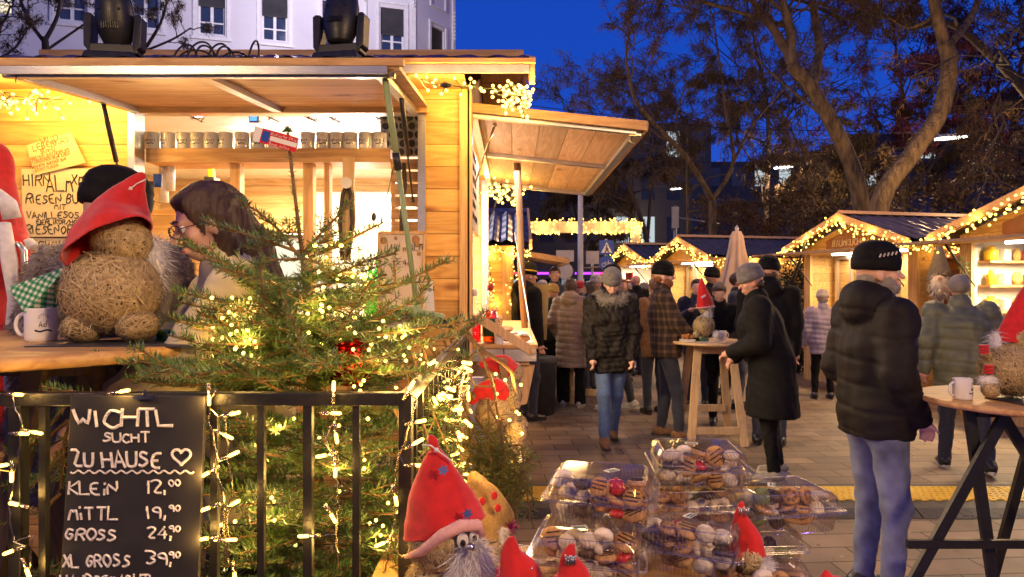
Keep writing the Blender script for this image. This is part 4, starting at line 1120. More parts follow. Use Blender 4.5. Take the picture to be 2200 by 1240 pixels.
# ================================================================== SECOND STALL OF THE LEFT ROW
def second_stall():
    th = thing('market_stall', 'second timber stall with blue tiled roof wrapped in bulb strings', 'market stall', (-.6, 8.4, 0))
    mb = MB(); mb.bb((-3, 8.4, 0), (-.12, 8.46, 2.1)); mb.build('wall', M['plank_x'], th)
    mb = MB(); mb.bb((-.06, 8.4, 0), (.0, 8.7, 2.1)); mb.bb((-.06, 8.7, 0), (0, 10.6, 1.0)); mb.bb((-.06, 10.6, 0), (0, 11.2, 2.1)); mb.build('wall', M['plank_y'], th)
    mb = MB(); mb.bb((-.118, 8.38, 0), (.02, 8.399, 2.1)); mb.build('corner_trim', M['beam_z'], th)
    roof_sheet(th, (-3.1, 8.05, 2.10), (3.30, 0, 0), (0, 1.45, .52), 120, 10, M['tile_blue'], wave=.16, step=.28, amp=.035)
    mb = MB(); mb.bb((.205, 8.02, 2.04), (.235, 8.06, 2.13)); mb.beam((.22, 8.03, 2.1), (.22, 9.5, 2.63), .03, .12); mb.build('bargeboard', M['beam_y'], th)
    mb = MB(); mb.bb((-3.1, 9.48, 2.62), (.22, 9.56, 2.68)); mb.build('ridge', M['sign_blue'], th)
    A = Vector((.02, 8.7, 2.04)); d = Vector((.7, 0, -.12)); B = Vector((.02, 10.6, 2.04)); mb = MB(); mb.prism([A, A + d, B + d, B], (0, 0, .04)); fl = mb.build('flap', M['ply_y'], th)
    mb = MB(); mb.beam(A + d, B + d, .03, .06); mb.beam(A, A + d, .03, .06); mb.build('flap_rail', M['beam_y'], fl)
    mb = MB(); mb.bb((-.3, 8.8, 1.0), (.3, 10.5, 1.05)); mb.build('counter', M['table'], th)
    mb = MB(); mb.prism([(.07, 8.3, .95), (.42, 8.3, .95), (.45, 8.3, 1.62), (.1, 8.3, 1.66)], (0, .02, 0)); mb.build('menu_panel', MP, th)
    lamp('AREA', (-.3, 9.6, 2.0), 14, WHITE, .8, (0, 0, 0), name='second stall lamp')
MP = pm('yellow menu board', (.62, .45, .16), (.5, .34, .1), 5, .6, .05)
second_stall()
garland('bulb string along the eaves of the second stall', [(-.6, 7.98, 2.03), (.22, 7.98, 2.02)], 90, .06, .009, .05, 3, .4, seed=21)
garland('bulb string hanging down the corner of the second stall', [(.0, 8.33, 2.0), (.03, 8.33, 1.5), (.0, 8.33, .9), (.02, 8.33, .5)], 60, .07, .009, .0, 2, .5, seed=22)
garland('bulb string hung left on the wall of the second stall', [(-.28, 8.33, 2.0), (-.22, 8.33, 1.4), (-.28, 8.33, .9)], 46, .07, .009, .0, 2, .5, seed=23)
garland('bulb string hanging down beside the second stall flap', [(.17, 8.2, 2.0), (.17, 8.25, 1.6), (.15, 8.25, 1.2)], 26, .05, .009, .0, 1, .5, seed=24)
# ================================================================== LIT GATEWAY
GY = 22; GA, GB = P(1060, 500, GY), P(1376, 476, GY); GI = P(1357, 500, GY)
def gateway():
    th = thing('gateway_arch', 'square pale gateway arch over the lane covered in bulbs', 'gateway', (GI.x, GY, 0))
    mb = MB(); mb.bb((GA.x, GY, GA.z), (GB.x, GY + .3, GB.z)); mb.build('beam', M['sign_text'], th)
    for x in (GI.x, GA.x - .3):
        mb = MB(); mb.bb((x, GY + .002, 0), (x + GB.x - GI.x, GY + .298, GA.z - .001)); mb.build('post', M['sign_text'], th)
gateway()
rr = random.Random(4)
th = thing('string_lights', 'bulb string wound round the square gateway beam and post', 'string lights', (1, GY - .1, GA.z), 0, 'bulb strings on the stalls')
B = [Vector((rr.uniform(GA.x + .8, GB.x), GY - .05, rr.choice([GA.z + rr.uniform(-.06, .02), GB.z + rr.uniform(-.03, .1), rr.uniform(GA.z, GB.z)]))) for i in range(190)] + [Vector((rr.choice([GI.x - .02, GB.x + .04, rr.uniform(GI.x, GB.x)]), GY - .05, rr.uniform(2.2, GB.z))) for i in range(60)]
rr.shuffle(B)
mb = MB(); mb.tube([p for p in sorted(B, key=lambda p: p.x)], .004, 4); mb.build('wire', M['white'], th); bulbs(th, B, .022, M['bulb_far'])
for x in (1.0, 2.0, 3.0, 4.0): lamp('POINT', (x, GY - .3, GA.z + .2), 9, WARM, .1, name='gateway light')
# ================================================================== STREET FURNITURE FAR BEHIND
def pole(name, label, x, y, h, r=.06, mat='steel', cat='pole'):
    mb = MB(); mb.lathe([(r * 1.5, 0), (r * 1.5, .3), (r, .35), (r * .8, h)], (x, y, 0), 10)
    return tag(mb.build(name, M[mat]), label, cat)
p = P(1247, 612, 17); pole('lamp_post', 'grey metal lamp post behind the lit gateway', p.x, 17, 5.2, .075, 'sign_grey')
def traffic_signs():
    p = P(1303, 600, 16); x = p.x
    th = thing('crossing_sign', 'blue pedestrian crossing sign above round blue bicycle sign on post', 'traffic sign', (x, 16, 0))
    mb = MB(); mb.lathe([(.035, 0), (.035, 2.7)], (x, 16.03, 0), 8); mb.build('post', M['steel'], th)
    mb = MB(); mb.bb((x - .17, 15.97, 2.33), (x + .17, 15.985, 2.66)); s1 = mb.build('square_panel', M['sign_blue'], th)
    mb = MB(); mb.prism([(x - .13, 15.963, 2.37), (x + .13, 15.963, 2.37), (x, 15.963, 2.62)], (0, .004, 0)); mb.build('triangle', M['white'], s1)
    mb = MB(); q = [(x, 15.956, 2.52), (x + .005, 15.956, 2.45), (x - .045, 15.956, 2.38)]
    mb.tube(q, .012, 6); mb.tube([(x + .005, 15.956, 2.46), (x + .045, 15.956, 2.38)], .012, 6); mb.tube([(x - .04, 15.956, 2.46), (x, 15.956, 2.5), (x + .04, 15.956, 2.45)], .008, 6); mb.ball((x, 15.956, 2.545), .017, 8, 6); mb.build('walking_figure', M['black'], s1)
    Mx = Matrix.Rotation(R(90), 3, 'X')
    mb = MB(); mb.lathe([(.18, -.008), (.18, .008)], (x, 15.978, 2.12), 24, Mx); s2 = mb.build('round_panel', M['sign_blue'], th)
    mb = MB()
    for dx in (-.07, .07): mb.tube([(x + dx + .045 * math.cos(a * PI / 6), 15.963, 2.09 + .045 * math.sin(a * PI / 6)) for a in range(12)], .006, 4, closed=True)
    mb.tube([(x - .07, 15.963, 2.09), (x - .03, 15.963, 2.15), (x + .04, 15.963, 2.15), (x, 15.963, 2.09), (x - .03, 15.963, 2.15)], .006, 4); mb.tube([(x + .07, 15.963, 2.09), (x + .035, 15.963, 2.17), (x + .05, 15.963, 2.19)], .006, 4); mb.build('bicycle_symbol', M['white'], s2)
traffic_signs()
def sign_back(label, px, y, w, z0, z1, rnd=False):
    x = P(px, 600, y).x; th = thing('traffic_sign', label, 'traffic sign', (x, y, 0), 0, 'traffic signs seen from behind')
    mb = MB(); mb.lathe([(.035, 0), (.035, z1)], (x, y + .05, 0), 8); mb.build('post', M['steel'], th)
    mb = MB(); mb.bb((x - w / 2, y, z0), (x + w / 2, y + .015, z1)); mb.build('panel', M['sign_grey'], th)
    if rnd:
        mb = MB(); mb.lathe([(.2, -.008), (.2, .008)], (x, y, z0 - .24), 24, Matrix.Rotation(R(90), 3, 'X')); mb.build('round_panel', M['sign_grey'], th)
sign_back('wide blank grey sign back above a round one beside the lamp post', 1214, 17, .44, 2.2, 2.48, True)
sign_back('narrow grey sign back right of the lamp post', 1273, 19, .36, 2.2, 2.56)
def signal_pole():
    x = P(1450, 500, 24).x; th = thing('signal_mast', 'grey traffic signal mast with arm behind the farthest hut', 'traffic signal', (x, 24, 0))
    mb = MB(); mb.lathe([(.08, 0), (.06, 4.4)], (x, 24, 0), 8); mb.tube([(x, 24, 4.0), (x + 1.6, 24, 3.75)], .035, 6); mb.build('mast', M['steel'], th)
    mb = MB(); mb.bb((x - .12, 23.9, 3.6), (x + .12, 24.0, 4.35)); mb.build('signal_head', M['sign_grey'], th)
signal_pole()
def street_lamp(px, py, Y, L, ang, label):
    c = P(px, py, Y); th = thing('hanging_street_lamp', label, 'street lamp', c, 0, 'street lamps hanging over the road')
    d = Vector((math.cos(ang), .2, math.sin(ang))).normalized()
    mb = MB(); mb.beam(c - d * L / 2, c + d * L / 2, .16, .05); mb.build('diffuser', M['led_white'], th)
    mb = MB(); mb.beam(c - d * (L / 2 + .05) + Vector((0, 0, .07)), c + d * (L / 2 + .05) + Vector((0, 0, .07)), .22, .08); mb.build('housing', M['steel'], th)
    mb = MB(); mb.tube([c + Vector((-16, 3, 2.2)), c + Vector((-6, 1, .5)), c + Vector((0, 0, .12)), c + Vector((7, -1, .8)), c + Vector((16, -2, 2.2))], .012, 4); mb.build('span_wire', M['cable'], th)
    lamp('POINT', c - Vector((0, 0, .25)), 420, (1, .66, .34), .2, name='street light')
street_lamp(2043, 297, 19, .92, R(6), 'nearest white street lamp bar hanging among the trees')
street_lamp(1683, 360, 27, .72, R(6), 'middle white street lamp bar hanging among the trees')
street_lamp(1453, 406, 38, .62, R(6), 'farthest small white street lamp bar hanging over the road')
# far buildings and shop lights behind the trees
def far_block(label, x0, x1, y, h, rows, cols, mat, litp, seed, shops=False):
    th = thing('building', label, 'building', ((x0 + x1) / 2, y, 0), 0, 'far buildings behind the trees')
    mb = MB(); mb.bb((x0, y, 0), (x1, y + 10, h)); mb.build('wall', mat, th)
    rr = random.Random(seed); dx = (x1 - x0) / cols; dz = (h - 4) / rows
    for r_ in range(rows):
        for c in range(cols):
            X = x0 + dx * (c + .5); Z = 4 + dz * (r_ + .5); mb = MB(); mb.bb((X - dx * .26, y - .04, Z - dz * .3), (X + dx * .26, y - .005, Z + dz * .3)); mb.bb((X - .03, y - .07, Z - dz * .3), (X + .03, y - .041, Z + dz * .3))
            mb.build('window', M['lit_pale'] if rr.random() < litp else M['glass_dk'], th)
    if shops:
        for k in range(14):
            X = x0 + (x1 - x0) * (k + .5) / 14; mb = MB(); mb.bb((X - .8, y - .05, .4), (X + .8, y - .01, 2.0)); mb.build('shop_window', M['lit_pale'] if k % 4 == 1 else M['glass_dk'], th)
            mb = MB(); mb.bb((X - 1, y - .1, 2.35), (X + .8 - (k % 3) * .5, y - .05, 2.5)); mb.build('neon_strip', M['red_neon'] if k % 5 == 2 else M['violet'], th)
far_block('dark far building with violet shop neon seen under the gateway', -2, 14, 48, 13, 3, 9, M['tile_dark'], .12, 3, True)
far_block('pale far building glimpsed through bare trees', 14.5, 27, 52, 11, 3, 7, M['tile_dark'], .22, 5)
far_block('long far building behind the dark trees at right', 28, 62, 56, 14, 4, 14, M['tile_dark'], .1, 6)
# ================================================================== TREES
def limb_pts(a, b, wob_, rr, n=7):
    a = Vector(a); b = Vector(b); out = []
    L = (b - a).length
    for i in range(n + 1):
        t = i / n; p = a.lerp(b, t); k = wob_ * L * math.sin(PI * t) if 0 < i < n else 0
        out.append(p + Vector((rr.uniform(-1, 1), rr.uniform(-1, 1), rr.uniform(-.5, 1))) * k)
    return out
def grow(mb, tips, pts, r0, lvl, rr, spread=.8, droop=.0, ratio=.62, maxl=4, kids=3):
    n = len(pts); mb.tube(pts, [r0 * (1 - .62 * i / (n - 1)) + .004 for i in range(n)], 8 if r0 > .1 else 5, caps=False)
    L = sum((b - a).length for a, b in zip(pts, pts[1:]))
    if lvl >= maxl:
        tips.append(pts); return
    for k in range(kids + (1 if lvl < 2 else 0)):
        t = rr.uniform(.35, 1.0) if k else 1.0
        i = min(int(t * (n - 1)), n - 2); d = (pts[i + 1] - pts[i]).normalized()
        v = (d + Vector((rr.gauss(0, 1), rr.gauss(0, 1), rr.gauss(.12, .7))) * spread * .62); v.z -= droop * lvl * .18; v.normalize()
        l = L * ratio * rr.uniform(.7, 1.15); r = r0 * (1 - .6 * t) * .62 + .003
        grow(mb, tips, limb_pts(pts[i], Vector(pts[i]) + v * l, .09, rr, 5), r, lvl + 1, rr, spread, droop, ratio, maxl, kids)
def tree(label, limbs, seed, bark='trunk_bg', leaf='leaf_bg', leaves=14, ll=.17, lw=.05, maxl=4, spread=.85, droop=.4, kids=3, start=1, hang=.7, ratio=.62):
    """limbs: list of (points with radius) traced main limbs"""
    rr = random.Random(seed); rng = np.random.default_rng(seed); leaves = int(leaves * (2.3 if bark == 'trunk_bg' else 1.7)); lw = lw * .36
    base = limbs[0][0][0]; th = thing('tree', label, 'tree', (base[0], base[1], 0), 0, 'bare trees around the square')
    mb = MB(); tw = MB(); tips = []
    for pts, r0, r1, sub in limbs:
        pts = [Vector(p) for p in pts]; sm = []
        for i in range(len(pts) - 1):   # catmull rom
            p0 = pts[max(i - 1, 0)]; p1 = pts[i]; p2 = pts[i + 1]; p3 = pts[min(i + 2, len(pts) - 1)]
            for k in range(5):
                t = k / 5; sm.append(.5 * ((2 * p1) + (p2 - p0) * t + (2 * p0 - 5 * p1 + 4 * p2 - p3) * t * t + (3 * p1 - p0 - 3 * p2 + p3) * t ** 3))
        sm.append(pts[-1]); n = len(sm)
        mb.tube(sm, [.58 * (r0 + (r1 - r0) * i / (n - 1)) for i in range(n)], 12)
        L = sum((b - a).length for a, b in zip(sm, sm[1:]))
        for k in range(sub):
            t = 1 - (k / max(sub, 1)) * .7 if k else 1.0; i = min(int(t * (n - 1)), n - 2); d = (sm[i + 1] - sm[i]).normalized()
            v = (d * (1.2 if k == 0 else .5) + Vector((rr.gauss(0, 1), rr.gauss(0, 1), rr.gauss(.3, .5))) * .7).normalized()
            l = min(L * .42, 4.2) * rr.uniform(.7, 1.1); r = .66 * (r0 + (r1 - r0) * t) * (.85 if k == 0 else .42)
            grow(tw, tips, limb_pts(sm[i], sm[i] + v * l, .08, rr, 6), r, start, rr, spread, droop, ratio, maxl, kids)
    mb.build('trunk', M[bark], th)
    tw.build('branches', M['trunk_dk'] if bark == 'trunk_dk' else M['trunk_bg2'], th)
    C = []
    for pts in tips:
        a = np.array([tuple(p) for p in pts]); 
        k = rng.integers(0, len(a) - 1, leaves); t = rng.random((leaves, 1)); C.append(a[k] * (1 - t) + a[k + 1] * t)
    if C and leaves:
        c = np.concatenate(C) + rng.normal(0, .05, (len(C) * leaves, 3)); n = len(c)
        d = rng.normal(0, .5, (n, 3)); d[:, 2] -= hang; d /= np.linalg.norm(d, axis=1)[:, None]
        s = np.cross(d, rng.normal(size=(n, 3))); s /= np.linalg.norm(s, axis=1)[:, None]
        l = ll * rng.uniform(.5, 1.3, (n, 1)); w = lw * rng.uniform(.5, 1.3, (n, 1))
        V = np.stack((c, c + d * l * .5 + s * w / 2, c + d * l, c + d * l * .5 - s * w / 2), 1).reshape(-1, 3)
        link_mesh('crown', np_mesh('crown', V, np.arange(4 * n).reshape(-1, 4)), M[leaf], th)
    return th
M['trunk_bg2'] = pm('thin branches', (.14, .09, .045), (.06, .04, .025), 3, .9, .3)
def Q(px, py, Y): return tuple(P(px, py, Y))
# forked tree behind the middle hut
tree('slender forked tree with drooping leaves behind the farthest huts', [
    ([Q(1535, 640, 20), Q(1532, 520, 20), Q(1530, 430, 20)], .24, .19, 0),
    ([Q(1530, 430, 20), Q(1480, 345, 19.6), Q(1420, 280, 19.2), Q(1365, 215, 18.8), Q(1345, 130, 18.5)], .15, .06, 5),
    ([Q(1530, 430, 20), Q(1575, 350, 20), Q(1560, 240, 20.2), Q(1545, 130, 20.5), Q(1530, 30, 20.6)], .12, .04, 5),
    ([Q(1575, 350, 20), Q(1620, 265, 20.5), Q(1690, 185, 21)], .09, .04, 3),
    ([Q(1465, 330, 19.6), Q(1452, 260, 20), Q(1470, 190, 20.4)], .07, .03, 3),
], 31, leaves=13, ll=.2, lw=.05)
tree('thick leaning pale trunk splitting into two stems above the huts', [
    ([Q(1865, 640, 16), Q(1855, 480, 16), Q(1835, 370, 16), Q(1790, 270, 16), Q(1740, 185, 16), Q(1700, 140, 16)], .36, .24, 1),
    ([Q(1700, 140, 16), Q(1698, 70, 16.1), Q(1680, 0, 16.2), Q(1660, -90, 16.3)], .2, .14, 3),
    ([Q(1745, 190, 16), Q(1760, 100, 16.6), Q(1745, 0, 17), Q(1740, -100, 17.4)], .2, .13, 3),
    ([Q(1700, 60, 16.2), Q(1600, 30, 16.6), Q(1500, 0, 17), Q(1420, -30, 17.2)], .1, .05, 5),
    ([Q(1780, 260, 16), Q(1650, 150, 17), Q(1600, 90, 17.5)], .07, .03, 4),
], 32, leaves=13, ll=.17, lw=.045)
tree('broad pale trunk curving right then up beside the street lamp', [
    ([Q(1880, 660, 14), Q(1890, 440, 14), Q(1960, 330, 14.2), Q(2020, 240, 14.4), Q(2040, 140, 14.5), Q(2030, 90, 14.5)], .34, .27, 0),
    ([Q(2030, 95, 14.5), Q(2010, 20, 14.4), Q(2000, -60, 14.4), Q(1990, -140, 14.4)], .22, .15, 3),
    ([Q(2045, 90, 14.5), Q(2090, 30, 14.8), Q(2120, -60, 15), Q(2150, -150, 15)], .14, .1, 3),
    ([Q(2015, 30, 14.5), Q(1950, 60, 15), Q(1890, 20, 15.5)], .07, .03, 4),
], 33, leaves=13, ll=.15, lw=.04)
tree('dark slanting trunk reaching in from the right edge', [
    ([Q(2420, 640, 17), Q(2330, 380, 17), Q(2210, 205, 17), Q(2120, 110, 17.2), Q(2040, 50, 17.4), Q(1960, 60, 17.6)], .26, .13, 3),
    ([Q(2230, 230, 17), Q(2240, 80, 17.5), Q(2230, -80, 18)], .14, .08, 4),
    ([Q(2330, 380, 17), Q(2240, 330, 16.6), Q(2160, 320, 16.3)], .06, .03, 4),
], 34, bark='trunk_dk', leaves=13, ll=.16, lw=.045)
tree('thin straight tree trunk behind the farthest hut', [([Q(1478, 640, 22), Q(1478, 500, 22), Q(1476, 390, 22), Q(1478, 250, 22.3)], .1, .05, 4)], 35, leaves=20, ll=.2, lw=.05)
tree('dense bare tree at the left of the dark group over the side flap', [
    ([Q(1395, 660, 24), Q(1390, 520, 24), Q(1350, 400, 24), Q(1300, 320, 24)], .2, .08, 6), ([Q(1390, 520, 24), Q(1400, 380, 24.5), Q(1395, 250, 25)], .13, .05, 6)], 36, bark='trunk_dk', leaves=20, ll=.24, lw=.07)
tree('tall dark tree behind the forked trunk', [([Q(1640, 660, 28), Q(1645, 460, 28), Q(1650, 250, 28), Q(1620, 90, 28)], .26, .08, 9)], 37, bark='trunk_dk', leaves=24, ll=.28, lw=.08, spread=1.0)
tree('dark tree with deep red leaves between the two pale trunks', [([Q(1950, 660, 26), Q(1945, 430, 26), Q(1950, 280, 26), Q(1930, 150, 26)], .26, .08, 9), ([Q(1945, 430, 26), Q(2060, 280, 26), Q(2130, 180, 26)], .15, .06, 6)], 38, bark='trunk_dk', leaf='leaf_red', leaves=26, ll=.22, lw=.12, spread=1.0, hang=.1)
tree('dark tree filling the right corner behind the slanting trunk', [([Q(2200, 660, 25), Q(2190, 430, 25), Q(2180, 250, 25), Q(2200, 100, 25)], .26, .08, 9)], 39, bark='trunk_dk', leaves=26, ll=.26, lw=.08, spread=1.0)
tree('dark thicket tree between the forked tree and the leaning trunk', [([Q(1760, 660, 24), Q(1750, 500, 24), Q(1735, 400, 24), Q(1725, 310, 24)], .2, .07, 8)], 40, bark='trunk_dk', leaves=30, ll=.26, lw=.09, spread=1.0)
tree('low dark tree over the gateway arch', [([Q(1240, 660, 30), Q(1245, 540, 30), Q(1240, 470, 30), Q(1225, 420, 30)], .2, .08, 8), ([Q(1245, 540, 30), Q(1310, 440, 30), Q(1330, 380, 30)], .12, .05, 6)], 41, bark='trunk_dk', leaves=30, ll=.3, lw=.09, spread=1.0)
tree('far dark tree behind the street lamp at right', [([Q(2080, 660, 30), Q(2070, 480, 30), Q(2060, 400, 30), Q(2050, 330, 30)], .2, .07, 9)], 42, bark='trunk_dk', leaves=34, ll=.3, lw=.1, spread=1.0)
tree('dark spreading tree low behind the two pale trunks', [([Q(1880, 660, 27), Q(1870, 520, 27), Q(1850, 440, 27), Q(1840, 370, 27)], .2, .07, 9)], 43, bark='trunk_dk', leaves=34, ll=.3, lw=.1, spread=1.0)
# trees in front of the white building
tree('bare twiggy tree in front of the white building left of the first spotlight', [
    ([Q(95, 420, 17), Q(98, 130, 17), Q(95, 80, 17)], .17, .12, 0), ([Q(95, 90, 17), Q(60, 40, 17), Q(30, -40, 17)], .09, .05, 5), ([Q(95, 90, 17), Q(125, 30, 17.2), Q(140, -60, 17.3)], .1, .05, 5), ([Q(97, 110, 17), Q(170, 60, 17.5), Q(230, 20, 17.5)], .06, .03, 5)], 51, bark='trunk_dk', leaves=8, ll=.1, lw=.035, maxl=4, spread=.8)
tree('bare twiggy tree between the first spotlight and the roof cables', [
    ([Q(300, 420, 18), Q(305, 130, 18), Q(315, 100, 18)], .15, .1, 0), ([Q(315, 100, 18), Q(345, 50, 18), Q(360, 0, 18)], .08, .04, 4), ([Q(310, 110, 18), Q(370, 85, 18), Q(410, 60, 18)], .06, .03, 4), ([Q(308, 110, 18), Q(270, 60, 18), Q(240, 20, 18)], .06, .03, 3)], 52, bark='trunk_dk', leaves=8, ll=.1, lw=.035, spread=.8, ratio=.5)
tree('bare tree at the far left edge above the stall roof', [([Q(0, 420, 16), Q(-10, 120, 16), Q(5, 40, 16)], .15, .09, 5), ([Q(-5, 130, 16), Q(35, 100, 16.4), Q(60, 60, 16.6)], .06, .03, 4)], 53, bark='trunk_dk', leaves=8, ll=.1, lw=.035, spread=.8, ratio=.55)
# shrubs
def shrub(label, c, r, n, leaf, ll, lw, seed, stems=26, tall=1.0, name='shrub', group=None):
    rng = np.random.default_rng(seed); rr = random.Random(seed); c = Vector(c)
    th = thing(name, label, 'shrub', c, 0, group)
    mb = MB(); T_ = []
    for k in range(stems):
        a = rr.uniform(0, 2 * PI); q = rr.uniform(.2, 1) ; e = c + Vector((math.cos(a) * r[0] * q, math.sin(a) * r[1] * q, r[2] * 2 * rr.uniform(.5, 1.0) * tall))
        p = limb_pts(c + Vector((math.cos(a) * r[0] * q * .3, math.sin(a) * r[1] * q * .3, 0)), e, .1, rr, 5); mb.tube(p, [.02, .016, .012, .009, .006, .003], 4, caps=False); T_.append(p)
        for j in range(3):
            s = p[rr.randint(2, 4)]; mb.tube([s, s + Vector((rr.gauss(0, .3), rr.gauss(0, .3), rr.uniform(.1, .5))) * r[2] * .6], .004, 3, caps=False)
    mb.build('stems', M['trunk_bg2'], th)
    u = rng.normal(size=(n, 3)); u /= np.linalg.norm(u, axis=1)[:, None]; u *= rng.uniform(.35, 1.0, (n, 1)) ** .4 * (1 + .22 * np.sin(u[:, :1] * 7 + seed) + .18 * np.cos(u[:, 2:] * 9))
    p = u * np.array(r) + np.array(c) + np.array((0, 0, r[2])); p = p[p[:, 2] > .05]; n = len(p)
    d = rng.normal(size=(n, 3)); d /= np.linalg.norm(d, axis=1)[:, None]; s = np.cross(d, rng.normal(size=(n, 3))); s /= np.linalg.norm(s, axis=1)[:, None]
    l = ll * rng.uniform(.5, 1.3, (n, 1)); w = lw * rng.uniform(.6, 1.2, (n, 1))
    V = np.stack((p, p + d * l * .5 + s * w / 2, p + d * l, p + d * l * .5 - s * w / 2), 1).reshape(-1, 3)
    link_mesh('foliage', np_mesh('foliage', V, np.arange(4 * n).reshape(-1, 4)), M[leaf], th)
M['leaf_brown'] = pm('rust brown leaves', (.16, .07, .02), (.06, .03, .012), 1.5, .8, 0, c3=(.10, .05, .018))
p = P(1640, 612, 21); shrub('rust brown bush rising behind the parasol and middle hut', (p.x, 21, 0), (2.6, 1.2, 2.1), 9000, 'leaf_brown', .14, .05, 61, 50)
p = P(1800, 612, 20); shrub('dark brush behind the BAUMKUCHEN hut roof', (p.x, 20, 0), (2.4, 1.2, 2.2), 9000, 'leaf_bg', .16, .06, 62, 50)
p = P(2080, 612, 17); shrub('dark undergrowth behind the nearest hut roof', (p.x, 17, 0), (2.8, 1.2, 2.4), 9000, 'leaf_bg', .16, .06, 63, 50)
p = P(1712, 612, 12.6); shrub('evergreen shrub with orange berries beside the BAUMKUCHEN hut', (p.x, 12.6, 0), (.42, .42, 1.05), 6000, 'leaf_hedge', .07, .035, 64, 12, name='evergreen_shrub')
lamp('POINT', (-6, 19.3, 12), 1100, (.95, .84, 1), .3, name='street light'); lamp('POINT', (4.2, 8.6, 5.0), 330, (1, .58, .23), .3, name='square fill light'); lamp('POINT', (8.6, 12.2, 4.2), 170, (1, .58, .24), .3, name='square fill light'); lamp('POINT', (1.2, 13.5, 4.4), 170, (1, .58, .24), .3, name='square fill light')  # added fill lights: first for the facade, others for trees and square
# ================================================================== PARASOL
def parasol():
    p = P(1583, 612, 11.5); x, y = p.x, 11.5
    th = thing('closed_parasol', 'closed pale cloth parasol standing before the middle hut', 'parasol', (x, y, 0))
    mb = MB(); mb.lathe([(.03, 0), (.03, 2.6)], (x, y, 0), 10); mb.build('pole', M['steel'], th)
    V = []; F = []; n = 48; zs = [(.07, 2.52), (.1, 2.45), (.13, 2.2), (.19, 1.9), (.25, 1.6), (.3, 1.35), (.33, 1.28)]
    for j, (r, z) in enumerate(zs):
        for i in range(n):
            a = 2 * PI * i / n; rr_ = r * (1 + .22 * math.cos(8 * a + .4 * j) * min(j / 3, 1)); V.append((x + rr_ * math.cos(a), y + rr_ * math.sin(a), z + (.05 * math.cos(8 * a) if j == 6 else 0)))
    for j in range(6):
        for i in range(n): F.append((j * n + i, j * n + (i + 1) % n, (j + 1) * n + (i + 1) % n, (j + 1) * n + i))
    link_mesh('canopy', np_mesh('canopy', V, F), pm('parasol cloth', (.66, .50, .36), (.52, .38, .26), 4, .9, .2), th, smooth=True)
    mb = MB(); mb.lathe([(.035, 2.5), (.03, 2.58), (.005, 2.62)], (x, y, 0), 10); mb.build('finial', M['white'], th)
    mb = MB(); mb.tube([(x + .85, y - .2, 1.65), (x + 1.15, y - .2, 2.55)], .022, 6); tag(mb.build('support_arm', M['black']), 'slanted dark bar beside the closed parasol', 'bar')
parasol()
# ================================================================== PEOPLE
def cloth(name, c, k=.6, scale=30, rough=.8, bump=.25, sheen=.1, **kw): return pm(name, c, tuple(x * k for x in c), scale, rough, bump, bscale=260, dist=.003, sheen=sheen, **kw)
def plaid_mat():
    m, nt, b = nodes_of('plaid wool'); L = nt.links
    tc = nn(nt, 'ShaderNodeTexCoord'); sp = nn(nt, 'ShaderNodeSeparateXYZ'); L.new(tc.outputs['Object'], sp.inputs[0])
    def band(o, f, w):
        a = nn(nt, 'ShaderNodeMath', operation='MULTIPLY'); a.inputs[1].default_value = f; L.new(o, a.inputs[0])
        c = nn(nt, 'ShaderNodeMath', operation='FRACT'); L.new(a.outputs[0], c.inputs[0])
        d = nn(nt, 'ShaderNodeMath', operation='LESS_THAN'); d.inputs[1].default_value = w; L.new(c.outputs[0], d.inputs[0]); return d.outputs[0]
    hx = nn(nt, 'ShaderNodeMath', operation='ADD'); L.new(sp.outputs['X'], hx.inputs[0]); L.new(sp.outputs['Y'], hx.inputs[1])
    s = nn(nt, 'ShaderNodeMath', operation='ADD'); L.new(band(sp.outputs['Z'], 12, .35), s.inputs[0]); L.new(band(hx.outputs[0], 12, .35), s.inputs[1])
    cr = nn(nt, 'ShaderNodeValToRGB'); e = cr.color_ramp.elements; e[0].color = (.02, .012, .008, 1); e[1].color = (.12, .07, .04, 1); q = e.new(.5); q.color = (.06, .032, .018, 1)
    dv = nn(nt, 'ShaderNodeMath', operation='DIVIDE'); dv.inputs[1].default_value = 2; L.new(s.outputs[0], dv.inputs[0]); L.new(dv.outputs[0], cr.inputs['Fac']); L.new(cr.outputs[0], b.inputs['Base Color']); b.inputs['Roughness'].default_value = .9
    return m
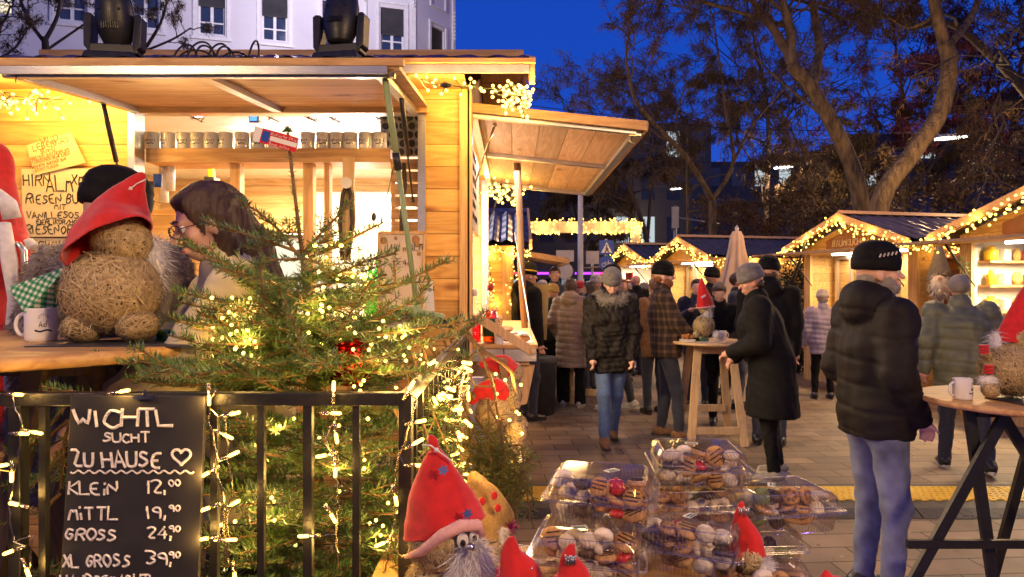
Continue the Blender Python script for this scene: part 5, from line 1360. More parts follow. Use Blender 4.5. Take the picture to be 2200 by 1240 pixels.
C_ = {
 'blackpuff': pm('black puffer nylon', (.013, .010, .008), (.008, .006, .005), 12, .7, .25, spec=.25, bscale=90, dist=.004),
 'black': cloth('black wool', (.007, .0065, .0065), sheen=0, spec=.2), 'navy': cloth('navy cloth', (.025, .028, .045)), 'beige': cloth('beige puffer nylon', (.36, .27, .19), .8, rough=.55),
 'jeans': cloth('blue denim', (.10, .17, .34), .62, 60), 'jeans2': cloth('washed denim', (.16, .19, .29), .45, 9), 'jeansdk': cloth('dark denim', (.028, .032, .055), .6, 60),
 'olive': pm('olive puffer nylon', (.16, .17, .10), (.11, .12, .07), 12, .5, .2, bscale=90, dist=.004), 'lav': cloth('lavender quilted nylon', (.34, .28, .36), .8, rough=.6), 'greybeige': cloth('grey beige parka', (.20, .16, .12), .7),
 'cream': cloth('cream jacket', (.74, .64, .40), .82, 10, rough=.7), 'greyfur': pm('grey teddy fur', (.30, .25, .21), (.17, .14, .115), 26, .95, .8, bscale=60, dist=.01, sheen=.3), 'plaid': plaid_mat(),
 'grey': cloth('grey knit', (.17, .16, .155)), 'gold': cloth('mustard knit', (.42, .27, .07)), 'red': cloth('red knit', (.5, .03, .03)), 'whitek': cloth('pale knit', (.55, .48, .40)), 'brown': cloth('brown suede', (.25, .12, .045)), 'leather': pm('black leather', (.02, .018, .017), None, 30, .35, .15),
 'sneaker': cloth('white trainer', (.62, .58, .52)), 'greysneak': cloth('grey trainer', (.33, .29, .24)), 'hairdk': pm('dark brown hair', (.085, .042, .022), (.03, .015, .009), 120, .42, .5, (3, 3, .35), sheen=0), 'hairbr': pm('light brown hair', (.26, .14, .06), (.14, .07, .03), 120, .5, .5, (3, 3, .3)),
 'hairred': pm('ginger beard hair', (.36, .13, .045), (.22, .075, .025), 150, .7, .6), 'hairgr': pm('grey hair', (.36, .32, .28), (.22, .2, .18), 150, .7, .5), 'lens': M['glass'],
}
def human(label, px, Y, yaw, H, z0=0, build=1.0, lean=(0, 0), feet=None, hands=None, head=(0, 0), top='black', hem=.47, puff=0, quilt=0, thick=.03, flare=0, legs='jeansdk', shoes='leather', hat=None, stripe=None, hair='hairdk', hstyle='short', beard=None, glasses=False, fur=None, hood=False, h=.014, fingers=False, cuffw=.052, pole=None, X=None, headoff=(0, 0, 0), skin='skin', sole=False, eyes=False, flarelegs=0):
    x = (px - 1100) / FPX * Y if X is None else X
    s = H / 1.75; T = thing('person', label, 'person', (x, Y, z0), R(yaw), 'people at the market')
    lx, ly = lean; v = Vector
    hipz, shz = .52 * H, .815 * H
    feet = feet or [(-.11, .0), (.11, .02)]; hands = hands or [(-.25, .06, .80), (.25, .06, .80)]
    pel = v((lx * .15, ly * .1, hipz)); ch = v((lx * .8, ly * .8, .72 * H)); nk = v((lx, ly, .85 * H)); sh = [v((lx - .17 * s * build, ly - .01, shz)), v((lx + .17 * s * build, ly - .01, shz))]
    hc = nk + v(((lx) * .12, ly * .15 + .02, .082 * H)) + v(headoff)
    Rh = (Matrix.Rotation(R(head[0]), 3, 'Z') @ Matrix.Rotation(R(-head[1]), 3, 'X')); Rn = np.array(Rh)
    def hp(a): return hc + Rh @ (v(a) * s)
    L = []; 
    jt = []
    for i, f in enumerate(feet):
        hx = (-1, 1)[i] * .09 * s; hip = pel + v((hx, 0, -.02)); fz = f[2] if len(f) > 2 else 0; an = v((f[0], f[1], .085 * s + fz))
        d = an - hip; a, b = .226 * H, .216 * H; l = min(d.length, a + b - .004); dn = d.normalized(); q = (a * a - b * b + l * l) / (2 * l); hh = math.sqrt(max(a * a - q * q, 0))
        fw = v((0, 1, 0)); fw = (fw - dn * fw.dot(dn)).normalized(); kn = hip + dn * q + fw * hh
        jt.append((hip, kn, an, fz))
    arms = []
    for i, hd in enumerate(hands):
        hd = v((hd[0], hd[1], hd[2] * s)); a, b = .285 * s, .26 * s; d = hd - sh[i]; l = min(d.length, a + b - .003); dn = d.normalized(); hd = sh[i] + dn * l
        q = (a * a - b * b + l * l) / (2 * l); hh = math.sqrt(max(a * a - q * q, 0)); po = v((-1, 1)[i] * v((.6, 0, 0))) + v((0, -.8, -.3)) if pole is None else v(((-1, 1)[i] * pole[0], pole[1], pole[2]))
        po = (po - dn * po.dot(dn)).normalized(); arms.append((sh[i], sh[i] + dn * q + po * hh, hd))
    # body
    B = [('e', ch - v((0, 0, .02)), (.15 * s, .1 * s, .19 * s), None), ('e', pel + v((0, 0, .02)), (.15 * s, .1 * s, .13 * s), None), ('c', pel, ch, .11 * s, .12 * s), ('c', nk - v((0, 0, .05)), hp((0, -.015, -.05)), .056 * s, .05 * s)]
    for hip, kn, an, fz in jt: B += [('c', hip, kn, .078 * s, .052 * s), ('c', kn, an, .05 * s, .036 * s), ('c', an, an + v((0, .01, -.04)), .034 * s, .026 * s)]
    for a, e, w in arms:
        B += [('c', a, e, .045 * s, .036 * s), ('c', e, w, .036 * s, .026 * s)]
        d = (w - e).normalized(); sd = d.cross(v((0, 0, 1))).normalized() if abs(d.z) < .9 else v((0, 1, 0)); up = sd.cross(d)
        B.append(('e', w + d * .05 * s, (.04 * s, .04 * s, .03 * s) if not fingers else (.036 * s,) * 3, None))
        for k in range(4):
            o = w + d * .07 * s + sd * (k - 1.5) * .019 * s; m = o + d * (.038 - .004 * abs(k - 1.4)) * s - up * .008; e2 = m + (d * .6 - up * .9).normalized() * .034 * s
            B += [('c', o, m, .0095 * s, .009 * s, .006), ('c', m, e2, .009 * s, .0075 * s, .006)]
        o = w + d * .03 * s + sd * .03 * s; B.append(('c', o, o + (d * .8 + sd * .7 - up * .3) * .055 * s, .011 * s, .009 * s))
    hd = lambda c, r: ('e', hp(c), tuple(q * s for q in r), Rn)
    B += [hd((0, -.012, .022), (.075, .092, .088)), hd((0, .024, -.028), (.058, .06, .08)), hd((0, .048, -.075), (.034, .032, .026)), ('c', hp((0, .083, .008)), hp((0, .107, -.024)), .009 * s, .0135 * s), hd((0, .077, .024), (.048, .014, .01)), hd((0, .09, -.053), (.021, .008, .006)), hd((0, .087, -.064), (.018, .008, .006)), hd((.036, .06, -.02), (.024, .022, .022)), hd((-.036, .06, -.02), (.024, .022, .022)), hd((.075, -.006, -.012), (.01, .02, .032)), hd((-.075, -.006, -.012), (.01, .02, .032))]
    solid('body', B, M[skin], T, h, .012)
    if eyes:
        for sx in (-1, 1):
            mb = MB(); mb.ball(hp((sx * .03, .078, .006)), .0115 * s, 10, 8); e_ = mb.build('eye', M['white'], T, local=True)
            mb = MB(); mb.ball(hp((sx * .03, .086, .004)), .0055 * s, 8, 6); mb.build('iris', M['black'], e_, local=True)
            mb = MB(); mb.tube([hp((sx * .015, .093, .03)), hp((sx * .03, .094, .034)), hp((sx * .048, .085, .029))], .003 * s, 5); mb.build('eyebrow', C_['hairdk'], T, local=True)
        mb = MB(); mb.tube([hp((-.02, .094, -.0575)), hp((0, .1, -.0585)), hp((.02, .094, -.0575))], .0035 * s, 5); mb.build('lips', M['lip'], T, local=True)
    # trousers
    P_ = [('e', pel, (.155 * s * build, .12 * s, .13 * s), None)]
    for hip, kn, an, fz in jt: P_ += [('c', hip, kn, .092 * s * (1 + .3 * (build - 1)), .066 * s), ('c', kn, an - v((0, 0, .045)), .064 * s, (.05 + flarelegs) * s)]
    zc = .05
    solid('trousers', P_, C_[legs], T, h, .03, None if any(j[3] for j in jt) else (lambda X_, Y_, Z_: zc - Z_), lambda V, N: .005 * wob(V * (1, 1, .8), 20, 3) + .0035 * wob(V * (1, 1, 1.4), 48, 5))
    for hip, kn, an, fz in jt:
        g = v((an.x, an.y, fz)); SP = [('c', g + v((0, -.045, .055)), g + v((0, .0, .06)), .04 * s, .043 * s), ('c', g + v((0, 0, .045)), g + v((0, .14 * s, .03)), .042 * s, .034 * s), ('c', an - v((0, 0, 0)), an - v((0, 0, .04)), .043 * s, .045 * s)]
        so = solid('shoe', SP, C_[shoes], T, .01, .03, lambda X_, Y_, Z_: fz + .012 - Z_)
        mb = MB(); o_ = []
        for k in range(20):
            a = 2 * PI * k / 20; yy = math.sin(a); o_.append(g + v((math.cos(a) * (.042 + .006 * yy) * s, .045 + yy * .135 * s, 0)))
        mb.prism(o_, (0, 0, .026)); mb.build('sole', M['rubber'] if not sole else C_['sneaker'], so, local=True)
    # jacket
    t = thick; hz = hem * H
    J = [('e', ch + v((0, 0, -.01)), ((.155 + t) * s * build, (.105 + t) * s * build, (.19 + t) * s), None), ('c', pel + v((-.05 * build, 0, .05)), ch + v((-.05, 0, 0)), (.11 + t) * s * build, (.11 + t) * s * build), ('c', pel + v((.05 * build, 0, .05)), ch + v((.05, 0, 0)), (.11 + t) * s * build, (.11 + t) * s * build), ('c', nk - v((0, 0, .07)), nk + v((0, -.005, .015)), (.078 + t * .6) * s, (.068 + t * .5) * s)]
    for sx in (-1, 1):
        J.append(('c', v((sx * .06 * s * build, ly * .1, max(hz + .02, .1))), pel + v((sx * .06 * s * build, 0, .06)), (.115 + t * .6 + flare) * s * build, (.105 + t) * s * build))
        J.append(('c', ch + v((sx * .05, 0, .03)), sh[0 if sx < 0 else 1] + v((0, 0, -.01)), .11 * s, (.06 + t * .8) * s))
    for a, e, w in arms:
        J += [('c', a, e, (.058 + t * .9) * s, (.05 + t * .8) * s), ('c', e, w + (w - e).normalized() * .0, (.05 + t * .8) * s, (.036 + t * .5) * s)]
    if hood: J += [('e', nk + v((0, -.07, .03)), (.12 * s, .085 * s, .08 * s), None), ('e', nk + v((0, -.11, -.02)), (.11 * s, .06 * s, .09 * s), None), ('c', nk + v((-.085, .0, .03)), nk + v((-.05, .085, -.01)), .035, .03), ('c', nk + v((.085, .0, .03)), nk + v((.05, .085, -.01)), .035, .03)]
    def dz(V, N):
        d = .005 * wob(V, 16, 2) + .0035 * wob(V, 42, 4)
        if fur: d = .012 * wob(V, 26, 2) + .008 * wob(V, 90, 5)
        if puff:
            ph = ((V[:, 2] + .015 * np.sin(V[:, 0] * 6)) / quilt) % 1; side = np.clip(1 - np.abs(N[:, 2]) * .8, 0, 1)
            g = np.minimum(ph, 1 - ph) * quilt; d = d - puff * 1.1 * np.exp(-(g / .012) ** 2) * side + puff * .22 * wob(V * (1, 1, .6), 34, 8)
        return d
    jk = solid('jacket' if hem > .4 else 'coat', J, C_[top], T, h if not fur else .011, .035, lambda X_, Y_, Z_: hz - Z_, dz)
    if fur == 'all':
        me = jk.data; co = np.empty(len(me.vertices) * 3, np.float32); me.vertices.foreach_get('co', co); co = co.reshape(-1, 3).astype(float); F = np.array([tuple(p.vertices) for p in me.polygons]); tv, tf = tufts(co, F, 26000, .03, .0035, .5, 4, .6); link_mesh('fur_pile', np_mesh('f', tv, tf), C_['greyfur'], jk, True)
    if fur == 'collar':
        V, F = sdf_mesh([('c', nk + v((math.cos(a) * .135, math.sin(a) * .11 - .01, .0 + .03 * math.sin(-a))), nk + v((math.cos(a + .5) * .135, math.sin(a + .5) * .11 - .01, .03 * math.sin(-a - .5))), .038, .038) for a in np.arange(-.9, 4.2, .5)], .014); tv, tf = tufts(V, F, 2500, .05, .006, .1, 3); v_, f_ = joinVF([(V, F), (tv, tf)]); link_mesh('fur_collar', poly_mesh('c', v_, f_), C_['hairgr'], T, True)
    # head wear, hair
    if hat:
        Mx = Rh @ Matrix.Rotation(R(-6), 3, 'X') @ Matrix.Diagonal((s, s * 1.14, s)); mb = MB(); c = hp((0, -.012, .028))
        mb.lathe([(.084, -.012), (.096, -.008), (.1, .015), (.1, .05), (.095, .052), (.096, .07), (.086, .1), (.062, .125), (.03, .139), (.0, .143)], c, 48, Mx, rib=.007)
        ht = mb.build('hat', C_[hat], T, local=True)
        if stripe:
            mb = MB(); mb.lathe([(.1035, .028), (.1035, .042)], c, 40, Mx, caps=False); mb.build('stripe', M[stripe] if stripe in M else C_[stripe], ht, local=True)
    if hstyle:
        hr = [] if hat else [hd((0, -.026 if hstyle != 'face' else -.036, .032), (.083, .098 if hstyle != 'face' else .092, .09)), hd((0, .03, .085), (.055, .05, .028))]
        if hat and hstyle == 'short': hr = [hd((0, -.05, -.02), (.072, .05, .05))]
        if hstyle in ('long', 'wavy'):
            hr += [('c', hp((0, -.055, .0)), hp((0, -.085, -.2)), .08 * s, .055 * s), ('c', hp((-.055, -.02, .02)), hp((-.06, -.05, -.2)), .036 * s, .028 * s), ('c', hp((.055, -.02, .02)), hp((.06, -.05, -.2)), .036 * s, .028 * s)]
        if hstyle == 'tail': hr += [('c', hp((0, -.1, .03)), hp((0, -.15, -.14)), .035 * s, .03 * s)]
        if hstyle == 'face': hr += [hd((0, -.018, .05), (.084, .086, .076)), ('c', hp((-.045, .045, .07)), hp((-.07, .03, -.03)), .012 * s, .006 * s), ('c', hp((0, -.065, .0)), hp((.0, -.085, -.16)), .07 * s, .055 * s), ('c', hp((.05, -.045, .02)), hp((.05, -.06, -.2)), .04 * s, .03 * s), ('c', hp((-.06, -.03, .0)), hp((-.055, -.03, -.2)), .036 * s, .03 * s), ('c', hp((0, -.09, -.1)), hp((0, -.1, -.42)), .075 * s, .05 * s), ('c', hp((.04, -.06, -.1)), hp((.05, -.06, -.4)), .05 * s, .035 * s)]
        if hr: solid('hair', hr, C_[hair], T, min(h, .01), .02, None, lambda V, N: .0028 * np.sin(np.arctan2(V[:, 1] - hc.y, V[:, 0] - hc.x) * 46 + 3 * wob(V, 14, 3)) + .003 * wob(V, 50, 3))
    if beard: solid('beard', [hd((0, .045, -.075), (.052, .048, .04)), hd((.045, .025, -.045), (.022, .04, .04)), hd((-.045, .025, -.045), (.022, .04, .04))], C_[beard], T, .008, .015, None, lambda V, N: .003 * wob(V, 150, 3))
    if glasses:
        mb = MB()
        for sx in (-1, 1):
            mb.tube([hp((sx * .033 + .026 * math.cos(a), .1 - .012 * math.cos(a) * sx, .002 + .02 * math.sin(a))) for a in np.arange(0, 6.28, .45)], .0018 * s, 5, closed=True); mb.tube([hp((sx * .058, .092, .008)), hp((sx * .078, .0, .008))], .0016 * s, 5)
        mb.tube([hp((-.008, .107, .006)), hp((.008, .107, .006))], .0018 * s, 5); mb.build('glasses', M['black'], T, local=True)
    T['_hand'] = [list(a[2]) for a in arms]
    return T, hp, arms
M['lip'] = pm('lips', (.45, .12, .10), None, 30, .4, 0)
_, hpF, _a = human('man in black puffer jacket and black logo beanie seen from behind in the right foreground', 1880, 3.5, -82, 1.80, build=1.0, top='blackpuff', hem=.475, puff=.0065, quilt=.125, thick=.034, legs='jeans2', hat='black', hair='hairgr', hstyle='short', beard='hairgr', hood=True, hands=[(-.17, .13, .97), (.19, .1, .95)], feet=[(-.13, .02), (.12, .0)], head=(-26, -3), h=.011, pole=(.5, -.9, -.2), skin='skin_pale', eyes=True)
LG = MB()
for k in range(5): LG.beam(hpF((.112 - .004 * k, -.012 + .018 * k, .078 + .002 * k)), hpF((.112 - .004 * k, -.004 + .018 * k, .094 + .002 * k)), .007, .004, (1, 0, 0))
LG.M = WM[_.name]; LG.V = [tuple(LG.M @ Vector(q)) for q in LG.V]; LG.build('hat_logo', C_['sneaker'], _)
human('man in grey beanie and fur collared black puffer jacket walking in blue jeans', 1312, 7.0, 180, 1.75, build=1.1, top='blackpuff', hem=.42, puff=.006, quilt=.11, thick=.035, legs='jeans', shoes='brown', hat='grey', hstyle=None, fur='collar', hands=[(-.2, .13, .87), (.2, .13, .87)], feet=[(-.05, -.18, .02), (.09, .2)], head=(0, 24), eyes=True, pole=(1, -.4, -.1), lean=(0, .05), skin='skin_pale')
human('bearded man in dark plaid jacket, black beanie and glasses standing at the pale wooden table', 1432, 7.25, -98, 1.83, build=1.08, top='plaid', hem=.47, thick=.03, legs='jeansdk', shoes='brown', hat='black', hstyle='short', beard='hairred', glasses=True, hands=[(-.12, .3, 1.02), (.14, .28, 1.0)], feet=[(-.1, -.06), (.1, .12)], hair='hairred', skin='skin_pale', lean=(0, -.04))
human('woman in long beige quilted coat with dark hair seen from behind', 1226, 9.1, -22, 1.70, top='beige', hem=.31, puff=.009, quilt=.085, thick=.035, legs='black', shoes='sneaker', hstyle='long', flare=.02, hood=True, flarelegs=.03, sole=True, feet=[(-.1, .02), (.14, -.03)], hands=[(-.22, .12, .95), (.2, .18, 1.0)])
human('person in mustard beanie and black hip length coat left of the beige coat', 1186, 9.6, -35, 1.60, top='black', hem=.36, thick=.035, legs='black', hat='gold', hstyle=None, flarelegs=.02, feet=[(-.09, .02), (.12, .04)], hands=[(-.2, .2, .95), (.2, .15, .9)], h=.016)
human('man with short dark hair in navy jacket facing the camera behind the coated pair', 1192, 10.6, 175, 1.90, top='navy', hem=.45, hands=[(-.12, .28, 1.08), (.12, .25, 1.05)], eyes=True, h=.016)
human('man in black hooded jacket and lime striped beanie beside the log post', 1132, 8.2, -65, 1.85, build=1.1, top='black', hem=.45, hood=True, hat='black', stripe='yellow', hstyle=None, h=.016)
human('woman with dark hair in black jacket behind the beige coat', 1268, 10.3, 55, 1.68, top='black', hem=.45, hstyle='long', h=.018)
human('man in grey beige parka and white striped trainers behind the grey beanie man', 1338, 8.9, 78, 1.84, build=1.1, top='greybeige', hem=.45, thick=.035, legs='jeansdk', shoes='sneaker', hat='black', hstyle='short', hands=[(-.25, -.02, .85), (.25, .05, .85)], feet=[(-.1, .18), (.1, -.12)], lean=(0, .1), head=(0, 8), sole=True, h=.016)
human('woman in black coat and navy headband leaning over the pale wooden table', 1548, 7.95, 160, 1.64, top='black', hem=.38, legs='black', lean=(0, .16), head=(10, 28), hands=[(-.1, .36, 1.08), (.1, .34, 1.08)], hstyle='short', feet=[(-.06, .12, .25), (.08, 0)], hair='hairdk', fur=None, skin='skin_pale', h=.014)
human('person in dark jacket drinking from a cup behind the red gnome hat', 1497, 9.2, 165, 1.70, top='navy', hem=.4, hands=[(-.08, .22, 1.34), (.1, .2, 1.3)], h=.016, skin='skin_pale')
human('tall man in black beanie behind the woman with the headband', 1528, 10.2, -120, 1.84, top='black', hem=.42, hat='black', hstyle=None, h=.018)
human('man with dark quiff in navy jacket facing right behind the table', 1584, 9.0, -115, 1.78, top='navy', hem=.42, hands=[(-.1, .25, 1.2), (.1, .25, 1.15)], h=.016)
human('man in long black coat and grey beanie leaning left beside the pale table', 1662, 5.75, 74, 1.76, build=1.16, top='black', hem=.3, thick=.045, flare=.04, legs='black', shoes='greysneak', hat='grey', hstyle='short', lean=(-.02, .14), head=(12, 14), hands=[(-.16, .34, 1.05), (.2, .3, .98)], feet=[(-.16, .0), (.12, -.05)], hair='hairdk', sole=True, h=.013)
human('tall man in black beanie and black jacket standing behind the long coat man', 1652, 6.9, -25, 1.87, build=1.15, top='black', hem=.45, hat='black', hstyle='short', h=.015, hood=True)
human('elderly lady in lavender quilted jacket and pale knitted hat before the BAUMKUCHEN hut', 1768, 9.7, -8, 1.52, build=1.05, top='lav', hem=.42, puff=.008, quilt=.07, thick=.035, legs='black', hat='whitek', hstyle='short', hair='hairgr', h=.015)
human('grey haired man in olive quilted jacket walking away beside the black trestle table', 2072, 5.95, -16, 1.71, build=1.22, top='olive', hem=.42, puff=.008, quilt=.095, thick=.04, legs='jeansdk', shoes='leather', hstyle='short', hair='hairgr', feet=[(-.12, .12), (.14, -.16, .03)], hands=[(-.32, -.05, .9), (.33, .08, .85)], lean=(-.02, .04), h=.013, head=(-14, 0), sole=True)
# two customers on the deck at the stall
_, hpW, armW = human('woman with long dark hair and glasses in cream jacket looking down at the counter', 536, 2.12, 120, 1.72, .2, top='cream', hem=.42, thick=.035, hstyle='face', glasses=True, head=(4, 20), lean=(0, .06), hands=[(-.1, .42, 1.06), (.1, .42, 1.05)], eyes=True, h=.008, fingers=True, skin='skin_pale', headoff=(0, .03, 0))
_, hpM, armM = human('man in black beanie and grey teddy fur coat standing behind the straw gnome', 226, 2.32, -28, 1.78, .2, build=1.35, top='greyfur', hem=.4, thick=.06, fur='all', hat='black', hstyle='short', hair='hairbr', head=(-14, 6), hands=[(-.28, .22, 1.12), (.26, .36, 1.12)], h=.012, lean=(0, .02))
for i, (lb, px, Y, yaw, H, tp, ht, hs, hr) in enumerate([
 ('distant person in bright red knitted hat', 1246, 13, 170, 1.66, 'navy', 'red', None, 'hairdk'), ('distant person in pale hooded jacket near the lime striped beanie', 1166, 12.2, 150, 1.66, 'whitek', 'whitek', None, 'hairdk'),
 ('distant woman with brown hair facing the camera', 1338, 11.6, 185, 1.72, 'navy', None, 'long', 'hairbr'), ('distant bald man before the farthest hut', 1367, 12.2, 30, 1.80, 'black', None, None, 'hairdk'),
 ('distant person in grey bobble hat', 1384, 12.8, 10, 1.62, 'greybeige', 'grey', None, 'hairdk'), ('woman with light brown ponytail behind the plaid jacket man', 1408, 8.6, 20, 1.70, 'brown', None, 'tail', 'hairbr'),
 ('distant person in pale grey knitted hat behind the dark haired woman', 1280, 11.8, -150, 1.76, 'greybeige', 'whitek', None, 'hairdk'), ('distant man in dark coat by the gateway', 1150, 13.5, 120, 1.78, 'black', 'black', None, 'hairdk'),
 ('distant man with short hair and navy coat near the far hut counter', 1300, 13.2, -60, 1.82, 'navy', None, 'short', 'hairdk'), ('distant person in olive coat looking into the farthest hut', 1352, 14.5, -80, 1.66, 'olive', None, 'short', 'hairgr')]):
    human(lb, px, Y, yaw, H, top=tp, hat=ht, hstyle=hs, hair=hr, h=.022, hem=.42)
# ================================================================== FENCE AND CHALKBOARD
YF = 1.5; SF = FPX / YF
def fx(px): return (px - 1100) / SF
def fence():
    th = thing('metal_fence', 'black square tube metal railing in front of the fir tree', 'fence', (-.5, YF, 0))
    zt, zb = 1.384, 1.356
    mb = MB(); mb.bb((-1.35, YF - .015, zb), (fx(858.5), YF + .015, zt)); mb.bb((-1.35, YF - .014, .1), (fx(858.5), YF + .014, .125)); mb.build('rail', M['black'], th, bevel=.002)
    mb = MB(); x = fx(872); mb.bb((x - .0145, YF - .016, 0), (x + .0145, YF + .016, zt + .001)); mb.box((x - .004, YF - .017, 1.325), (.005, .003, .005)); mb.build('post', M['black'], th, bevel=.002)
    mb = MB(); x2 = fx(40); mb.bb((x2 - .014, YF - .0145, .126), (x2 + .014, YF + .0145, zb - .0005)); mb.build('post', M['black'], th, bevel=.002)
    for px in (95, 200, 300, 380, 462, 562, 663, 766):
        w = .0095 if px in (463, 663) else .0075; x = fx(px); mb = MB(); mb.bb((x - w, YF - w, .126), (x + w, YF + w, zb - .0005)); mb.build('bar', M['black'], th)
    th = thing('metal_fence', 'black metal railing running back beside the stall wrapped in bulb strings', 'fence', (-.22, 2.3, 0))
    x = fx(872); mb = MB(); mb.bb((x - .013, YF + .017, zb), (x + .013, 3.3, zt)); mb.bb((x - .013, YF + .017, .1), (x + .013, 3.3, .125)); mb.build('rail', M['black'], th, bevel=.002)
    for k in range(15):
        y = 1.62 + k * .115; mb = MB(); mb.bb((x - .0075, y - .0075, .126), (x + .0075, y + .0075, zb - .0005)); mb.build('bar', M['black'], th)
    mb = MB(); mb.bb((x - .015, 3.301, 0), (x + .015, 3.331, zt)); mb.build('post', M['black'], th)
fence()
def chalkboard():
    D = 1.462; S = FPX / D
    th = thing('chalkboard', 'chalkboard price list headed WICHTL SUCHT ZU HAUSE hung on the black railing', 'chalkboard', P(285, 1100, D))
    TL, TR, BL, BR = P(152, 850, D), P(440, 851, D), P(127, 1290, D), P(424, 1290, D)
    mb = MB(); n = Vector((0, .012, 0)); mb.prism([BL, BR, TR, TL], n); mb.build('board', M['slate'], th, bevel=.0015)
    def w(t, px, py, hpx, th_=5, asp=.62, sk=0):
        mb = MB(); L = textw(t, 1, asp); write(mb, t, P(px, py, D) - Vector((0, .0012, 0)), (1, 0, sk), (-.03, 0, 1), hpx / S, th_ / S, asp=asp, jit=.07); return mb.build('lettering', M['chalk'], th)
    w('WICHTL', 163, 917, 37, 7.4, .92); w('SUCHT', 222, 950, 20, 4.8, .86); w('ZU HAUSE', 156, 1003, 33, 6.4, .62)
    mb = MB(); mb.tube([P(390 + 20 * math.sin(a) ** 3 * 1.0, 980 - 19 * (13 * math.cos(a) - 5 * math.cos(2 * a) - 2 * math.cos(3 * a) - math.cos(4 * a)) / 16, D) - Vector((0, .0012, 0)) for a in np.arange(.0, 6.2, .2)], 3.2 / S, 4, closed=True); mb.build('heart', M['chalk'], th)
    mb = MB(); mb.tube([P(152 + i * 4.2, 1014 + 3.2 * math.sin(i * 1.15), D) - Vector((0, .0012, 0)) for i in range(64)], 2.1 / S, 4); mb.build('underline', M['chalk'], th)
    for t, py, x0, h, pr in (('KLEiN', 1063, 148, 27, '12,'), ('MiTTL', 1117, 148, 27, '19,'), ('GROSS', 1161, 141, 25, '24,'), ('XL GROSS', 1217, 136, 27, '39,')):
        w(t, x0, py, h, 5.4, .74 if 'XL' not in t else .56); w(pr, 316, py - 4, 27, 5.2, .72); w('00' if pr == '12,' else '90', 364, py - 18, 15, 4.2, .72)
    w('HANDGEMACHT!', 133, 1256, 21, 4.8, .66)
    mb = MB(); mb.box(P(310, 853, D) + Vector((0, -.002, 0)), (.04, .012, .008)); mb.tube([P(310, 850, D), P(310, 842, YF - .02), P(311, 840, YF + .02)], .004, 6); mb.build('clip', M['ink'], th)
chalkboard()
# ================================================================== STRAW GNOMES
def straw_ball(parent, name, c, r, n=260, w=.0016, seed=0, Rm=None, fuzz=.06):
    rng = np.random.default_rng(seed + 100); c = Vector(c)
    if not isinstance(r, (tuple, list)): r = (r, r, r)
    b = MB(); b.ball((0, 0, 0), .975, 28, 18); V0 = np.array(b.V); F0 = np.array([q if len(q) == 4 else (*q, q[-1]) for q in b.F])
    a = rng.normal(size=(n, 3)); a /= np.linalg.norm(a, axis=1)[:, None]; b_ = np.cross(a, rng.normal(size=(n, 3))); b_ /= np.linalg.norm(b_, axis=1)[:, None]; ax = np.cross(a, b_)
    K = 9; t = np.linspace(0, 1, K)[None, :] * rng.uniform(.5, 2.4, (n, 1)); rad = 1 + rng.uniform(-.02, .06, (n, 1)) + fuzz * rng.random((n, 1)) ** 6 * np.linspace(-1, 1, K)[None, :] ** 2 * 2
    p = (a[:, None] * np.cos(t)[..., None] + b_[:, None] * np.sin(t)[..., None]) * rad[..., None]; ww = (1.35 * w / max(r)) * rng.uniform(.6, 1.4, (n, 1, 1)) / 2
    V1 = np.stack((p - ax[:, None] * ww, p + ax[:, None] * ww), 2).reshape(-1, 3); base = (np.arange(n)[:, None] * K + np.arange(K - 1)[None]) * 2; F1 = np.stack((base, base + 1, base + 3, base + 2), -1).reshape(-1, 4)
    V, F = joinVF([(V0, F0), (V1, F1)]); V = V * np.array(r)
    if Rm is not None: V = V @ np.array(Rm).T
    V = V + np.array(c); me = poly_mesh(name, V, F)
    me.polygons.foreach_set('material_index', np.array([0] * len(F0) + [1] * len(F1), np.int32))
    o = link_mesh(name, me, [M['straw'], M['strawfibre']], parent); 
    return o
def cloth_hat(parent, path, radii, mat, name='hat', squash=1.0, rim=None, seed=1, fold=.06, n=40):
    """cloth cone lofted along a bent path, wavy; returns hat"""
    pts = [Vector(p) for p in path]; N = len(pts); rr = random.Random(seed); V = []; F = []; sm = []; sr = []
    for i in range(N - 1):
        p0 = pts[max(i - 1, 0)]; p1 = pts[i]; p2 = pts[i + 1]; p3 = pts[min(i + 2, N - 1)]
        for k in range(6):
            t = k / 6; sm.append(.5 * ((2 * p1) + (p2 - p0) * t + (2 * p0 - 5 * p1 + 4 * p2 - p3) * t * t + (3 * p1 - p0 - 3 * p2 + p3) * t ** 3)); sr.append(radii[i] * (1 - t) + radii[i + 1] * t)
    sm.append(pts[-1]); sr.append(radii[-1]); m = len(sm); px = None
    for i, p in enumerate(sm):
        d = (sm[min(i + 1, m - 1)] - sm[max(i - 1, 0)]).normalized()
        x = Vector((1, 0, 0)) if px is None else px
        x = (x - d * x.dot(d)).normalized(); y = d.cross(x); px = x
        for k in range(n):
            a = 2 * PI * k / n; w = 1 + fold * math.sin(3 * a + i * .25 + seed) + fold * .5 * math.sin(7 * a + seed * 2 - i * .1)
            V.append(p + (x * math.cos(a) + y * math.sin(a) * squash) * sr[i] * w)
    for i in range(m - 1):
        for k in range(n): F.append((i * n + k, i * n + (k + 1) % n, (i + 1) * n + (k + 1) % n, (i + 1) * n + k))
    o = link_mesh(name, np_mesh(name, [tuple(v) for v in V], F), M[mat], parent, smooth=True)
    s = o.modifiers.new('thick', 'SOLIDIFY'); s.thickness = .003; s.offset = -1
    if rim:
        mb = MB(); mb.tube([V[k] for k in range(n)], rim[0], 8, closed=True); mb.build('brim', M[rim[1]], o)
    return o
